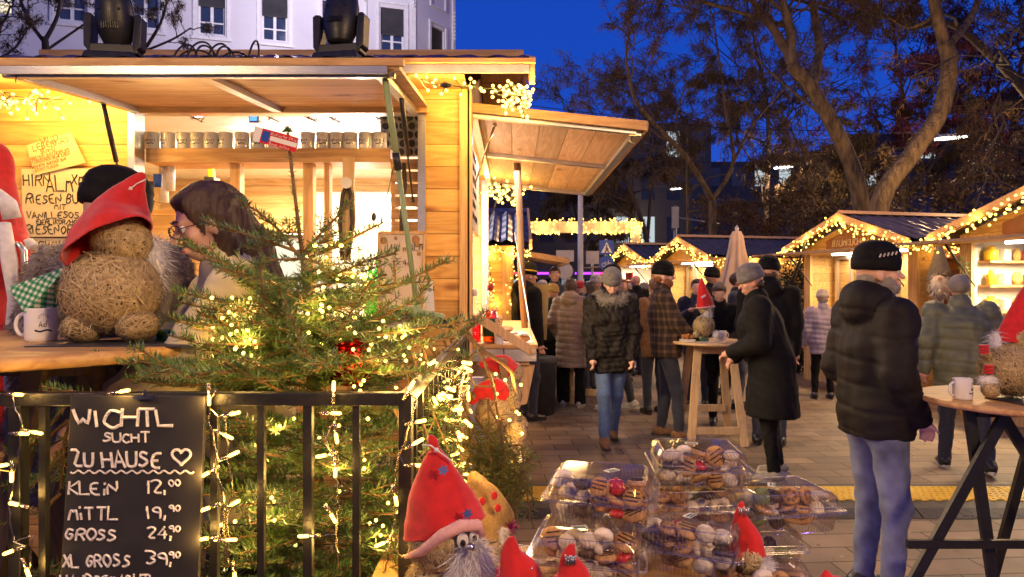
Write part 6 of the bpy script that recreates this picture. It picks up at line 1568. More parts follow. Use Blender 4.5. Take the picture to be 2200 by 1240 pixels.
def furball(parent, name, c, r, L, n=900, w=.002, mat='whitefur', down=.5, seed=1):
    b = MB(); b.ball(c, r, 14, 10); V = np.array(b.V); F = np.array([q if len(q) == 4 else (*q, q[-1]) for q in b.F]); tv, tf = tufts(V, F, n, L, w, down, seed); v, f = joinVF([(V, F), (tv, tf)])
    return link_mesh(name, poly_mesh(name, v, f), M[mat], parent)
def knot_string(parent, c, L=.05, d=(1, 0, .2), mat='whitefur'):
    c = Vector(c); d = Vector(d).normalized(); mb = MB(); mb.tube([c - d * L, c - d * L * .4 + Vector((0, -.004, .006)), c, c + d * L * .5 + Vector((0, -.003, -.004)), c + d * L * 1.1 + Vector((0, 0, -.012))], .0016, 5); mb.ball(c, .005, 8, 6); mb.build('string', M[mat], parent)
def star_pin(parent, c, r, mat, n=(0, -1, 0), rot=.2):
    c = Vector(c); n = Vector(n).normalized(); x, y, _ = basis(n); mb = MB(); mb.prism([c + (x * math.cos(rot + i * PI / 6) + y * math.sin(rot + i * PI / 6)) * r * (1 if i % 2 == 0 else .52) for i in range(12)], n * .003); mb.build('star_pin', M[mat], parent)
M['silver'] = pm('silver star', (.6, .6, .62), None, 8, .25, 0, metal=1); M['bluestar'] = pm('blue star', (.15, .22, .42), None, 8, .3, 0, metal=.8)
GG = 'straw gnomes with felt hats'
def hero_gnome():
    D = 1.9; th = thing('straw_gnome', 'large straw gnome with drooping red hat on the round table', 'straw gnome', P(243, 735, D), 0, GG)
    straw_ball(th, 'body', P(241, 627, D), (.123, .11, .118), 1500, .0016, 1); straw_ball(th, 'head', P(262, 517, D), (.075, .07, .068), 700, .0015, 2)
    straw_ball(th, 'foot', P(180, 703, D - .03), (.05, .06, .043), 420, .0014, 3); straw_ball(th, 'foot', P(296, 700, D - .03), (.05, .06, .044), 420, .0014, 4)
    straw_ball(th, 'arm', P(165, 592, D), (.036, .036, .034), 220, .0014, 5)
    h = cloth_hat(th, [P(234, 532, D - .035), P(240, 500, D - .02), P(260, 452, D), P(288, 402, D), P(309, 372, D)], [.112, .106, .076, .032, .006], 'felt', squash=.85, fold=.05, seed=3)
    xr, zt_ = P(236, 520, D).x, P(309, 372, D).z
    for q in h.data.vertices: q.co.z += .5 * (q.co.x - xr) * min(max((zt_ - q.co.z) / .19, 0), 1) ** 1.5
    knot_string(h, P(281, 405, D - .03), .05, (1, 0, .9))
    furball(th, 'beard', P(330, 560, D + .06), (.03, .03, .06), .05, 700); furball(th, 'cuff', P(190, 678, D - .06), (.03, .02, .022), .025, 300)
hero_gnome()
def table_left():
    th = thing('standing_table', 'round wooden standing table with dark legs behind the railing at left', 'table', (-1.42, 1.98, 0))
    mb = MB(); mb.lathe([(.55, -.034), (.568, -.026), (.57, -.008), (.562, 0)], (-1.42, 1.98, 1.46), 72); mb.build('tabletop', M['table'], th)
    for a, b in (((-1.7, 1.8), (-1.1, 2.3)), ((-1.1, 1.8), (-1.7, 2.3)), ((-1.62, 1.7), (-1.25, 1.72)), ((-1.18, 1.7), (-1.5, 1.74))):
        mb = MB(); mb.beam((a[0], a[1], 1.42), (b[0], b[1], 0), .05, .035, (0, 1, 0)); mb.build('leg', M['darkwood'], th)
    mb = MB(); mb.bb((-1.72, 1.72, 1.39), (-1.08, 1.75, 1.425)); mb.build('apron', M['darkwood'], th)
table_left()
mb = MB(); mb.box(P(300, 738, 1.86) + Vector((-.02, 0, 0)), (.44, .2, .006), Euler((0, 0, R(4))).to_matrix()); tag(mb.build('slate_mat', M['tile_dark']), 'dark slate mat under the large straw gnome', 'mat')
# ================================================================== MUGS
def mug_mesh(th, c, s=1.0, hand=0, dark=False, art=True, words='Advent', face=-PI / 2, mat='ceramic', deco='band'):
    c = Vector(c); r = .04 * s; H = .095 * s
    mb = MB(); mb.lathe([(r * .85, 0), (r * .97, .004 * s), (r, .012 * s), (r, H - .002), (r * .985, H), (r * .93, H - .002), (r * .91, .008 * s)], c, 40, caps=False); mb.lathe([(r * .85, 0), (.0001, 0.0001)], c, 40, caps=False); mb.lathe([(r * .92, .008 * s), (.0001, .0081 * s)], c, 40, caps=False)
    b = mb.build('cup', M[mat], th)
    if hand is not None:
        mb = MB(); d = Vector((math.cos(hand), math.sin(hand), 0)); mb.tube([c + d * (r + (.027 * s) * math.sin(a) ** .8 - .002) + Vector((0, 0, H * .5 + .031 * s * math.cos(a))) for a in np.linspace(0.12, PI - .12, 14)], .0052 * s, 8); mb.build('handle', M[mat], th)
    if art:
        def mp(a0, z0):
            def f(x, y):
                a = a0 + (x / r); return c + Vector((math.cos(a) * (r + .0006), math.sin(a) * (r + .0006), z0 + y))
            return f
        mb = MB(); L = textw(words, .016 * s, .5); write(mb, words, (0, 0, 0), (1, 0, 0), (0, 0, 1), .016 * s, .0022 * s, asp=.5, mapf=mp(face - L / 2 / r, .043 * s))
        if deco == 'band':
            f = mp(face, .032 * s); mb.tube([f(x, .002 * math.sin(x * 200)) for x in np.linspace(-.02 * s, .02 * s, 10)], .0025 * s, 4)
            f = mp(face, .068 * s)
            for k in range(7): a = PI * k / 6; mb.tube([f(math.cos(a) * .008 * s, math.sin(a) * .008 * s), f(math.cos(a) * .013 * s, math.sin(a) * .013 * s)], .0007 * s, 4)
        mb.build('print', M['ink'], b)
for i, px in enumerate([328, 362, 396, 425, 454, 486, 521, 554, 586, 662, 695, 724, 753, 786, 816]):
    c = P(px, 306, 3.76); c.z = 2.3605
    nm = ('leftmost', 'second from the left', 'third from the left', 'fourth from the left', 'fifth from the left', 'sixth from the left', 'seventh from the left', 'eighth from the left, behind the red tag', 'ninth from the left, just left of the treetop', 'first right of the treetop', 'second right of the treetop', 'third right of the treetop', 'fourth right of the treetop', 'fifth right of the treetop', 'rightmost, next to the broom handle')[i]
    th = thing('mug', 'white printed mug on the high shelf, ' + nm, 'mug', c, 0, 'mugs on the high shelf'); mug_mesh(th, c, .99, 1.2 + .5 * (i % 3), face=-PI / 2 + (-.5 if i % 4 == 1 else .1) )
c = P(88, 733, 1.93); c.z = 1.46; th = thing('mug', 'white mug with blue print holding the folded green napkin on the round table', 'mug', c); mug_mesh(th, c, 1.0, PI + .15, words='Ad', face=-PI / 2 + .75)
mb = MB()   # folded napkin, chequered in its weave
A, B, C_2 = P(22, 615, 1.93), P(146, 572, 1.93), P(118, 668, 1.95); Dn = P(58, 672, 1.9)
mb.prism([A, Dn, C_2, B], (0, .004, 0)); mb.prism([A + Vector((.004, -.012, -.006)), Dn + Vector((0, -.01, 0)), C_2 + Vector((-.01, -.012, .0)), B + Vector((-.008, -.012, -.02))], (0, .003, 0))
def gingham():
    m, nt, b = nodes_of('green gingham'); L = nt.links; geo = nn(nt, 'ShaderNodeNewGeometry'); mp = nn(nt, 'ShaderNodeMapping'); mp.inputs['Rotation'].default_value = (0, R(-19), 0); L.new(geo.outputs['Position'], mp.inputs['Vector']); sp = nn(nt, 'ShaderNodeSeparateXYZ'); L.new(mp.outputs[0], sp.inputs[0]); fs = []
    for ax in 'XZ':
        a = nn(nt, 'ShaderNodeMath', operation='MULTIPLY'); a.inputs[1].default_value = 62; L.new(sp.outputs[ax], a.inputs[0]); c = nn(nt, 'ShaderNodeMath', operation='FRACT'); L.new(a.outputs[0], c.inputs[0]); d = nn(nt, 'ShaderNodeMath', operation='LESS_THAN'); d.inputs[1].default_value = .5; L.new(c.outputs[0], d.inputs[0]); fs.append(d)
    s = nn(nt, 'ShaderNodeMath', operation='ADD'); L.new(fs[0].outputs[0], s.inputs[0]); L.new(fs[1].outputs[0], s.inputs[1]); dv = nn(nt, 'ShaderNodeMath', operation='DIVIDE'); dv.inputs[1].default_value = 2; L.new(s.outputs[0], dv.inputs[0]); cr = nn(nt, 'ShaderNodeValToRGB'); e = cr.color_ramp.elements; e[0].color = (.62, .68, .58, 1); e[1].color = (.015, .16, .07, 1); q = e.new(.5); q.color = (.12, .36, .2, 1); L.new(dv.outputs[0], cr.inputs['Fac']); L.new(cr.outputs[0], b.inputs['Base Color']); b.inputs['Roughness'].default_value = .85; return m
M['gingham'] = gingham(); tag(mb.build('napkin', M['gingham']), 'folded green and white gingham napkin standing in the left mug', 'napkin')
mb = MB(); c = P(372, 724, 1.95); c.z = 1.461; mb.lathe([(.045, 0), (.052, .03), (.046, .03), (.04, .006)], c, 32, caps=False); mb.lathe([(.045, 0), (.001, .001)], c, 32, caps=False); tag(mb.build('ashtray', M['greenglass']), 'green glass dish on the right edge of the round table', 'dish')
# ================================================================== FIR TREE
def fir_tree():
    rng = np.random.default_rng(11); th = thing('fir_tree', 'fresh cut fir tree with light strings standing behind the black railing', 'fir tree', (-.56, 2.0, 0))
    out = []; tw = MB(); trunk = [(-.57, 2.0, 0), tuple(P(682, 1150, 2.0)), tuple(P(676, 900, 2.0)), tuple(P(666, 720, 2.0)), tuple(P(652, 560, 1.98))]
    mb = MB(); tp = [Vector(p) for p in trunk]; mb.tube(tp, [.028, .024, .02, .014, .0085], 10); mb.tube([P(652, 560, 1.98), P(643, 500, 1.97), P(634, 423, 1.96), P(625, 350, 1.95), P(618, 285, 1.95)], [.007, .006, .0052, .0046, .004], 8); mb.build('trunk', M['twig'], th)
    ld = [P(650, 550, 1.98), P(643, 500, 1.97), P(634, 423, 1.96), P(625, 350, 1.95), P(618, 285, 1.95)]
    for a, b in zip(ld, ld[1:]):
        v, f = needle_twig(a, b, 30, .02, .0028, rng); out.append((v, f))
    for k in range(26):   # bud rosette
        d = Vector((rng.normal(0, .7), rng.normal(0, .7), .7)).normalized(); c = P(618, 284, 1.95); out.append(needle_twig(c, c + d * .014, 5, .012, .0034, rng))
    T = lambda y: P(651 + (y - 550) * .08, y, 1.985)
    br = [ # origin y, via (px,py,D) points, reach
     (565, [(600, 495, 1.9), (555, 455, 1.86), (515, 433, 1.84)], .10), (545, [(560, 512, 1.85), (440, 478, 1.78)], .1), (600, [(560, 598, 1.85), (470, 560, 1.75), (392, 520, 1.7)], .12), (545, [(700, 490, 1.95), (735, 455, 1.93), (761, 422, 1.92)], .1), (548, [(690, 520, 1.9), (720, 500, 1.85)], .08),
     (560, [(720, 530, 1.9), (780, 500, 1.86), (824, 478, 1.85)], .09), (640, [(800, 640, 1.9), (880, 600, 1.84), (960, 560, 1.8)], .12), (590, [(700, 570, 1.8), (655, 555, 1.68), (560, 560, 1.6)], .11),
     (640, [(850, 610, 1.75), (846, 560, 1.7)], .05), (655, [(560, 610, 1.8), (470, 560, 1.68), (400, 530, 1.62)], .12), (660, [(600, 640, 1.9), (480, 650, 1.8), (370, 625, 1.78)], .12),
     (690, [(600, 660, 1.8), (480, 670, 1.7), (385, 650, 1.66)], .12), (690, [(640, 690, 1.75), (565, 640, 1.6), (558, 560, 1.56)], .11), (680, [(770, 640, 1.75), (800, 600, 1.66), (830, 590, 1.62)], .1),
     (700, [(800, 690, 1.9), (900, 640, 1.85), (925, 600, 1.84)], .12), (720, [(820, 720, 1.8), (930, 700, 1.72), (1025, 690, 1.7)], .13), (745, [(620, 720, 1.75), (600, 620, 1.58)], .1),
     (770, [(600, 760, 1.8), (420, 790, 1.7), (205, 768, 1.66)], .13), (770, [(620, 780, 1.72), (480, 800, 1.6), (300, 800, 1.58)], .13), (790, [(560, 790, 1.7), (400, 810, 1.56), (290, 745, 1.55)], .1),
     (760, [(660, 740, 1.7), (640, 700, 1.58)], .1), (790, [(700, 780, 1.7), (655, 760, 1.56), (610, 640, 1.54)], .11), (800, [(820, 770, 1.85), (900, 740, 1.8), (985, 720, 1.8)], .12),
     (800, [(800, 800, 1.8), (900, 800, 1.7), (970, 790, 1.7)], .12), (810, [(660, 800, 1.75), (560, 820, 1.62), (470, 770, 1.6)], .12), (830, [(540, 820, 1.8), (380, 830, 1.75), (270, 815, 1.75)], .12),
     (740, [(800, 745, 2.1), (880, 730, 2.2)], .1), (700, [(600, 690, 2.15), (480, 700, 2.3)], .12)]
    br += [(600, [(720, 590, 1.8), (790, 560, 1.68), (850, 545, 1.6)], .12), (620, [(600, 610, 1.75), (520, 590, 1.6), (470, 575, 1.52)], .12), (640, [(650, 650, 1.7), (640, 620, 1.55)], .12), (660, [(740, 660, 1.75), (780, 640, 1.6)], .13), (680, [(560, 690, 1.8), (450, 700, 1.72), (400, 690, 1.7)], .13), (700, [(620, 710, 1.7), (540, 690, 1.56)], .13), (720, [(720, 720, 1.7), (740, 690, 1.56)], .12), (740, [(560, 740, 1.75), (440, 740, 1.66), (360, 720, 1.62)], .14), (760, [(760, 780, 1.75), (850, 760, 1.62)], .13), (780, [(680, 800, 1.7), (700, 770, 1.54)], .13), (790, [(600, 800, 1.7), (520, 770, 1.56)], .13), (800, [(500, 810, 1.8), (350, 790, 1.7)], .13), (620, [(740, 600, 2.1), (820, 570, 2.2)], .12), (650, [(560, 630, 2.1), (470, 600, 2.2)], .12), (740, [(760, 720, 2.1), (850, 690, 2.2), (930, 680, 2.3)], .13), (780, [(520, 780, 2.0), (420, 760, 2.1)], .13)]
    for y, via, reach in br: fir_branch([T(y)] + [P(*v) for v in via], reach, rng, out, tw)
    # lower whorls fill the space behind the bars
    for lv in range(20):
        z = 1.43 - lv * .072; m = 12
        for k in range(m):
            a = 2 * PI * k / m + lv * .47 + rng.uniform(-.15, .15); ln = (.4 + .008 * lv) * rng.uniform(.8, 1.1)
            if math.sin(a) > .55: continue
            if math.cos(a) > .25: ln *= .82
            o = Vector((-.56 + .004 * lv, 2.0, z)); d = Vector((math.cos(a), math.sin(a), 0)); e = o + d * ln + Vector((0, 0, rng.uniform(.0, .15)))
            if e.y < 1.53: e = o + (e - o) * ((o.y - 1.53) / (o.y - e.y))
            fir_branch([o, o.lerp(e, .5) + Vector((0, 0, -.02)), e], .15, rng, out, tw, 400, lat=.045)
    v, f = joinVF(out); n = len(f) // 1; me = np_mesh('foliage', v, f)
    mi = (np.arange(len(f)) // 700 % 4 == 1).astype(np.int32); me.polygons.foreach_set('material_index', mi)
    link_mesh('crown', me, [M['needle'], M['needle_b']], th); tw.build('branches', M['twig'], th)
    print('NEEDLES', len(f))
fir_tree()
def tree_tag():
    D = 1.93; th = thing('tree_tag', 'red and white paper tag tied to the top shoot of the fir tree', 'tag', P(590, 300, D)); R_ = Vector((1, 0, -.28)).normalized(); U = Vector((.28, 0, 1)).normalized()
    o = P(556, 306, D); S = FPX / D; W, H = 82 / S, 32 / S
    mb = MB(); mb.prism([o - R_ * .018, o + R_ * W, o + R_ * W + U * H, o - R_ * .024 + U * H], (0, .001, 0)); mb.build('paper', M['white'], th)
    mb = MB(); mb.prism([o + R_ * .001, o + R_ * W, o + R_ * W + U * H, o + R_ * .001 + U * H], (0, -.0008, 0)); mb.build('red_band', M['felt'], th)
    mb = MB(); q = o + R_ * .004 + U * .006 - Vector((0, .001, 0)); mb.prism([q, q + R_ * .021, q + R_ * .021 + U * .03, q + U * .03], (0, -.0006, 0)); mb.build('blue_picture', M['sign_blue'], th)
    mb = MB(); q = o + R_ * .028 + U * .0135 - Vector((0, .001, 0)); mb.prism([q, q + R_ * .078, q + R_ * .078 + U * .013, q + U * .013], (0, -.0006, 0)); mb.build('white_band', M['white'], th)
    mb = MB(); write(mb, 'Steirischer Christ', o + R_ * .027 + U * .0295 - Vector((0, .002, 0)), R_, U, .009, .0011, asp=.4, jit=0); write(mb, 'Baum, gutes', o + R_ * .03 + U * .002 - Vector((0, .002, 0)), R_, U, .009, .0011, asp=.5, jit=0); mb.build('lettering', M['white'], th)
tree_tag()
def wound_lights(label, px0, px1, py0, py1, D0, D1, n, seed, r=.0048, lamps=4, power=.34, mat='bulb', shape=None, wire='greencable', L=None):
    rr = random.Random(seed); th = thing('string_lights', label, 'string lights', P((px0 + px1) / 2, (py0 + py1) / 2, (D0 + D1) / 2), 0, 'bulb strings on the fir tree and railing'); B = []
    x, y = rr.uniform(px0, px1), py0
    for i in range(n):
        t = i / n; cx = px0 + (px1 - px0) * rr.random(); cy = py0 + (py1 - py0) * min(max(t + rr.gauss(0, .13), 0), 1); B.append(P(cx, cy, rr.uniform(D0, D1)))
    mb = MB(); q = [B[0]]
    for a, b in zip(B, B[1:]): m = a.lerp(b, .5) + Vector([rr.uniform(-.015, .015) for _ in range(3)]); q += [m, b]
    mb.tube(q, .0013 if wire == 'greencable' else .002, 5); mb.build('wire', M[wire], th)
    bulbs(th, B, r, M[mat], L, [Vector((rr.uniform(-1, 1), rr.uniform(-.6, .6), rr.uniform(-.7, .7))) for _ in B] if L else None)
    for k in range(lamps): lamp('POINT', B[(k * n) // lamps] + Vector((0, -.02, 0)), power, WARM, .02, name='bulb light')
wound_lights('cluster of small bulbs in the left branches of the fir tree', 455, 552, 640, 775, 1.68, 1.8, 34, 1, lamps=6)
wound_lights('cluster of small bulbs at the heart of the fir tree top', 655, 800, 528, 740, 1.72, 1.95, 62, 2, lamps=8)
wound_lights('loose string of small bulbs on the right branches of the fir tree', 755, 880, 690, 840, 1.68, 1.85, 26, 3, lamps=5)
wound_lights('thin string of small bulbs trailing right of the fir tree above the railing corner', 880, 1010, 740, 850, 1.9, 2.6, 22, 4, lamps=3)
wound_lights('small bulbs glowing deep inside the fir tree behind the bars', 470, 860, 900, 1240, 1.66, 1.9, 30, 6, lamps=8, power=.7)
wound_lights('curtain of bulbs with clear cable hanging on the side railing', 900, 1012, 780, 1060, 1.62, 3.0, 92, 5, lamps=7, power=1.0, wire='wirecable', L=.026, r=.0042)
def chain(label, pts, blb, D=1.475, seed=1, lampk=(0,)):
    rr = random.Random(seed); th = thing('string_lights', label, 'string lights', P(*pts[-1], D), 0, 'clear cable bulb chains on the front railing'); mb = MB(); W = []
    for (a, b), (c, d) in zip(pts, pts[1:]):
        for k in range(6): t = k / 6; W.append(P(a + (c - a) * t + rr.uniform(-2.5, 2.5), b + (d - b) * t, D))
    mb.tube(W, .0017, 6); mb.tube([w + Vector((.0022 * math.sin(i * 1.3), .0022 * math.cos(i * 1.3), 0)) for i, w in enumerate(W)], .0014, 6); mb.build('cable', M['wirecable'], th); B = []; Dr = []
    sl = MB()
    for x, y, a in blb:
        c = P(x, y, D - .008); d = Vector((math.cos(R(a)), rr.uniform(-.3, .1), math.sin(R(a)))).normalized(); B.append(c); Dr.append(d); sl.tube([c - d * .036, c - d * .012], .0042, 8); w = min(W, key=lambda p: (p - c).length); sl.tube([w, c - d * .036], .0014, 4)
    sl.build('bulb_holder', M['wirecable'], th); bulbs(th, B, .0037, M['bulb'], .023, Dr)
    for k in range(0, len(B), 2): lamp('POINT', B[k] + Vector((0, -.02, 0)), .22, WARM, .01, name='bulb light')
chain('clear cable bulb chain at the left end of the front railing', [(60, 845), (25, 850), (48, 915), (35, 1000), (20, 1090), (30, 1165), (70, 1150), (60, 1240)], [(40, 848, 0), (52, 932, 0), (80, 930, -10), (25, 1025, -90), (30, 1083, 170), (18, 1187, 200), (60, 1232, -70), (6, 1000, 10)], 1.475, 1)
chain('clear cable bulb chain just right of the chalkboard', [(460, 835), (446, 900), (460, 940), (462, 1000), (478, 1050), (484, 1160), (480, 1240)], [(449, 860, -90), (505, 888, 12), (490, 938, -25), (503, 975, 25), (440, 1020, 210), (441, 1094, 200), (506, 1080, 30), (497, 1160, 0), (438, 1158, 190)], 1.475, 2)
chain('second strand of clear bulb chain between chalkboard and first free bar', [(500, 880), (484, 900), (488, 980), (500, 1050), (488, 1110), (489, 1240)], [(505, 1240, -80)], 1.52, 3)
chain('clear cable bulb chain over the middle bars', [(717, 842), (718, 900), (700, 940), (724, 1010), (726, 1090), (722, 1160), (728, 1240)], [(717, 830, 90), (723, 942, -80), (720, 1015, -90), (716, 1114, -60), (652, 1152, 180), (722, 888, 0), (690, 980, 190)], 1.475, 4)
chain('clear cable bulb chain beside the railing corner post', [(874, 840), (895, 860), (852, 1000), (850, 1100), (838, 1165), (828, 1240)], [(884, 828, 60), (851, 1076, -80), (816, 1170, 200), (905, 905, 10), (900, 948, 30), (905, 1000, 0), (893, 1190, 15)], 1.475, 5)
chain('short bulb on the rail above the chalkboard', [(240, 862), (243, 845), (262, 842)], [(268, 840, 10)], 1.475, 6)
mb = MB(); c = P(752, 775, 1.86); mb.ball(c, (.075, .07, .07), 32, 24); th = thing('bauble', 'large shiny red bauble deep in the fir branches', 'bauble', c); mb.build('ball', pm('red mirror ball', (.6, .01, .01), (.45, .005, .005), 3, .12, 0, metal=.9), th); mb = MB(); mb.lathe([(.012, .068), (.012, .082), (.004, .085)], c, 12); mb.build('cap', M['brass'], th)
# loose fir greens at the left of the board
def greens(name, label, paths, reach, seed, mat='needle', dens=420, L=.022, w=.0028, cat='fir branch', lat=.05, droop=0):
    rng = np.random.default_rng(seed); out = []; tw = MB(); th = thing(name, label, cat, paths[0][0])
    for p in paths: fir_branch(p, reach, rng, out, tw, dens, L, w, 2, lat, droop)
    v, f = joinVF(out); link_mesh('foliage', np_mesh('foliage', v, f), M[mat], th); tw.build('stem', M['twig'], th)
greens('fir_garland', 'fir branches hanging on the left end of the railing beside the chalkboard', [[P(160, 840, 1.6), P(120, 900, 1.56), P(60, 960, 1.54)], [P(150, 900, 1.6), P(90, 950, 1.6), P(10, 975, 1.58)], [P(160, 950, 1.62), P(110, 1000, 1.58), P(50, 1060, 1.56)], [P(150, 980, 1.64), P(80, 1030, 1.6), P(-20, 1050, 1.6)], [P(170, 870, 1.62), P(140, 940, 1.6), P(130, 1050, 1.6)], [P(130, 1060, 1.62), P(90, 1100, 1.6), P(30, 1110, 1.6)], [P(230, 860, 1.62), P(150, 840, 1.58), P(90, 830, 1.56)], [P(60, 1230, 1.7), P(110, 1230, 1.62), P(150, 1245, 1.6)]], .09, 21)
rr = random.Random(12)
greens('fir_garland', 'fir branches tucked into the side railing behind the hanging bulb curtain', [[Vector((-.27 + rr.uniform(-.03, .02), y, z)), Vector((-.25, y + rr.uniform(-.1, .1), z - .1)), Vector((-.2 + rr.uniform(-.02, .05), y - .08 + rr.uniform(-.1, .1), z - .24))] for y in (1.75, 1.95, 2.15, 2.4, 2.7, 3.0) for z in (1.42, 1.3, 1.15, .98, .8)], .12, 24)
# ================================================================== ON THE ROOF
def spotlight(label, px, tilt, yaw):
    c = P(px, 137, 3.52); c.z = 2.755; th = thing('moving_spotlight', label, 'stage light', c, R(yaw), 'stage lights on the stall roof')
    Z = lambda z: Vector((0, 0, z)); mb = MB(); mb.box(Z(.02), (.25, .2, .045), taper=.9); mb.build('base', M['blackplastic'], th, local=True, bevel=.008)
    mb = MB(); mb.box(Z(.07), (.24, .09, .05)); 
    for s in (-1, 1): mb.prism([(s * .105, -.05, .05), (s * .135, -.045, .08), (s * .14, -.04, .24), (s * .125, -.03, .255), (s * .1, -.03, .25), (s * .098, -.05, .1)], (0, .085, 0))
    mb.build('yoke', M['blackplastic'], th, local=True, bevel=.006)
    Mx = Matrix.Rotation(R(tilt), 3, 'X') @ Matrix.Diagonal((1, .85, 1)); k = Z(.225); mb = MB(); mb.lathe([(.045, -.13), (.062, -.12), (.085, -.06), (.094, .0), (.09, .07), (.078, .13), (.066, .15), (.05, .152)], k, 24, Mx); hd = mb.build('head', M['blackplastic'], th, local=True, bevel=.002)
    mb = MB()
    for i in range(8): mb.box(k + Mx @ Vector((-.035 + i * .011, -.098, -.03)), (.005, .008, .03), Mx)
    for a in (-.05, .05): mb.ball(k + Mx @ Vector((a, -.085, .05)), .006, 8, 6)
    mb.build('vent', M['black'], hd, local=True)
    mb = MB(); mb.lathe([(.05, .153), (.04, .16), (.01, .163)], k, 20, Mx); mb.build('lens', M['glass_dk'], hd, local=True)
spotlight('black moving head stage light on the left of the stall roof', 248, 12, 8); spotlight('black moving head stage light on the right of the stall roof', 733, -8, -10)
def cables():
    th = thing('cable_coil', 'tangle of looped black cable lying on the stall roof', 'cable', P(460, 137, 3.5)); rr = random.Random(9)
    for cx, w, h, t in ((395, 50, 38, .2), (430, 60, 44, .1), (445, 46, 36, -.2), (470, 50, 40, .1), (485, 40, 34, -.1), (500, 60, 22, .3), (420, 80, 26, 0), (543, 22, 46, .15)):
        D = 3.5 + rr.uniform(-.05, .05); mb = MB(); mb.tube([P(cx + w * .5 * math.cos(a) * (1.1 if math.sin(a) < 0 else 1) + t * h * math.sin(a), 136 - h * max(math.sin(a), -.05) - 2, D + .05 * math.cos(a)) for a in np.linspace(-.15, PI + .15, 22)], .0052, 8); mb.build('cable_loop', M['cable'], th)
    mb = MB(); mb.tube([P(560, 134, 3.45), P(600, 137, 3.5), P(690, 136, 3.5)], .005, 6); mb.tube([P(360, 136, 3.5), P(430, 134, 3.4), P(560, 134, 3.45)], .005, 6); mb.build('cable_tail', M['cable'], th)
cables()
# ================================================================== SIGNS AT THE STALL
def sign(label, quad, D, mat, lines, tmat, name='paper_sign', th_=2.6, sk=0, cat='sign', thick=.004):
    th = thing(name, label, cat, P(*quad[3], D)); mb = MB(); mb.prism([P(*q, D) for q in (quad[3], quad[2], quad[1], quad[0])], (0, thick, 0)); mb.build('board', M[mat], th); S = FPX / D
    for t, x, y, h, asp in lines: mb = MB(); write(mb, t, P(x, y, D) - Vector((0, .001, 0)), (1, 0, sk), (-sk, 0, 1), h / S, th_ / S * (h / 24) ** .5, asp=asp, jit=.06); mb.build('lettering', M[tmat], th)
M['card'] = pm('cardboard', (.66, .50, .24), (.56, .40, .18), 5, .8, .05); M['card2'] = pm('pale cardboard', (.70, .58, .34), (.62, .5, .28), 5, .85, .05); M['marker'] = pm('black marker', (.03, .02, .015), None, 30, .5, 0); M['omarker'] = pm('brown marker', (.36, .15, .03), None, 30, .5, 0)
sign('yellow cardboard sign reading WILD LEBERKAS SEMMEL tilted on the left stall wall', [(56, 312), (152, 285), (184, 350), (75, 377)], 3.565, 'card', [('WILD', 88, 312, 14, .7), ('LEBERKAS', 72, 325, 13, .62), ('SEMMEL', 88, 331, 8, .6), ('PREISELBEEROBERS', 66, 347, 8, .55), ('STEIRISCHER SENF KREN', 66, 355, 7, .5), ('GEMISCHT SUESSER SENF', 70, 363, 6, .5), ('SCHNITTLAUCH', 76, 370, 6, .6)], 'omarker', sk=.26, th_=2.4)
sign('tall cardboard menu reading HIRNALMXMAS RIESEN BUCH on the left stall wall', [(46, 363), (216, 362), (216, 508), (49, 509)], 3.575, 'card2', [('HIRN', 51, 399, 26, .5), ('ALM', 100, 411, 32, .5), ('XMAS', 153, 397, 22, .55), ('RIESEN BUCH', 56, 437, 20, .56), ('MIT', 117, 450, 11, .8), ('VANILLESOS', 58, 469, 14, .7), ('EIERLIKOR/HOT', 78, 482, 10, .65), ('RIESENOFEN', 56, 502, 19, .56)], 'marker', th_=3.0)
sign('lower cardboard sign reading GLÜHM partly hidden by the straw gnome', [(58, 512), (215, 512), (215, 578), (60, 580)], 3.585, 'card2', [('GLÜHM', 82, 535, 17, .75)], 'marker', th_=3.0)
def side_board():
    th = thing('menu_board', 'yellow wooden menu board fixed on the side corner of the stall', 'sign', (-.21, 3.9, 1.9)); mb = MB(); mb.bb((-.232, 3.63, 1.93), (-.212, 4.35, 2.38)); mb.build('board', M['card'], th)
    mb = MB()
    for k, t in enumerate(('SCHINKEN', 'KAS TOAST', 'BRATL BROT', 'SPECK BROT', 'KRAPFEN', 'HONIG SCHNAPS')): write(mb, t, (-.210, 3.68, 2.31 - k * .066), (0, 1, 0), (0, 0, 1), .036, .002, asp=.9)
    mb.build('lettering', M['marker'], th)
side_board()
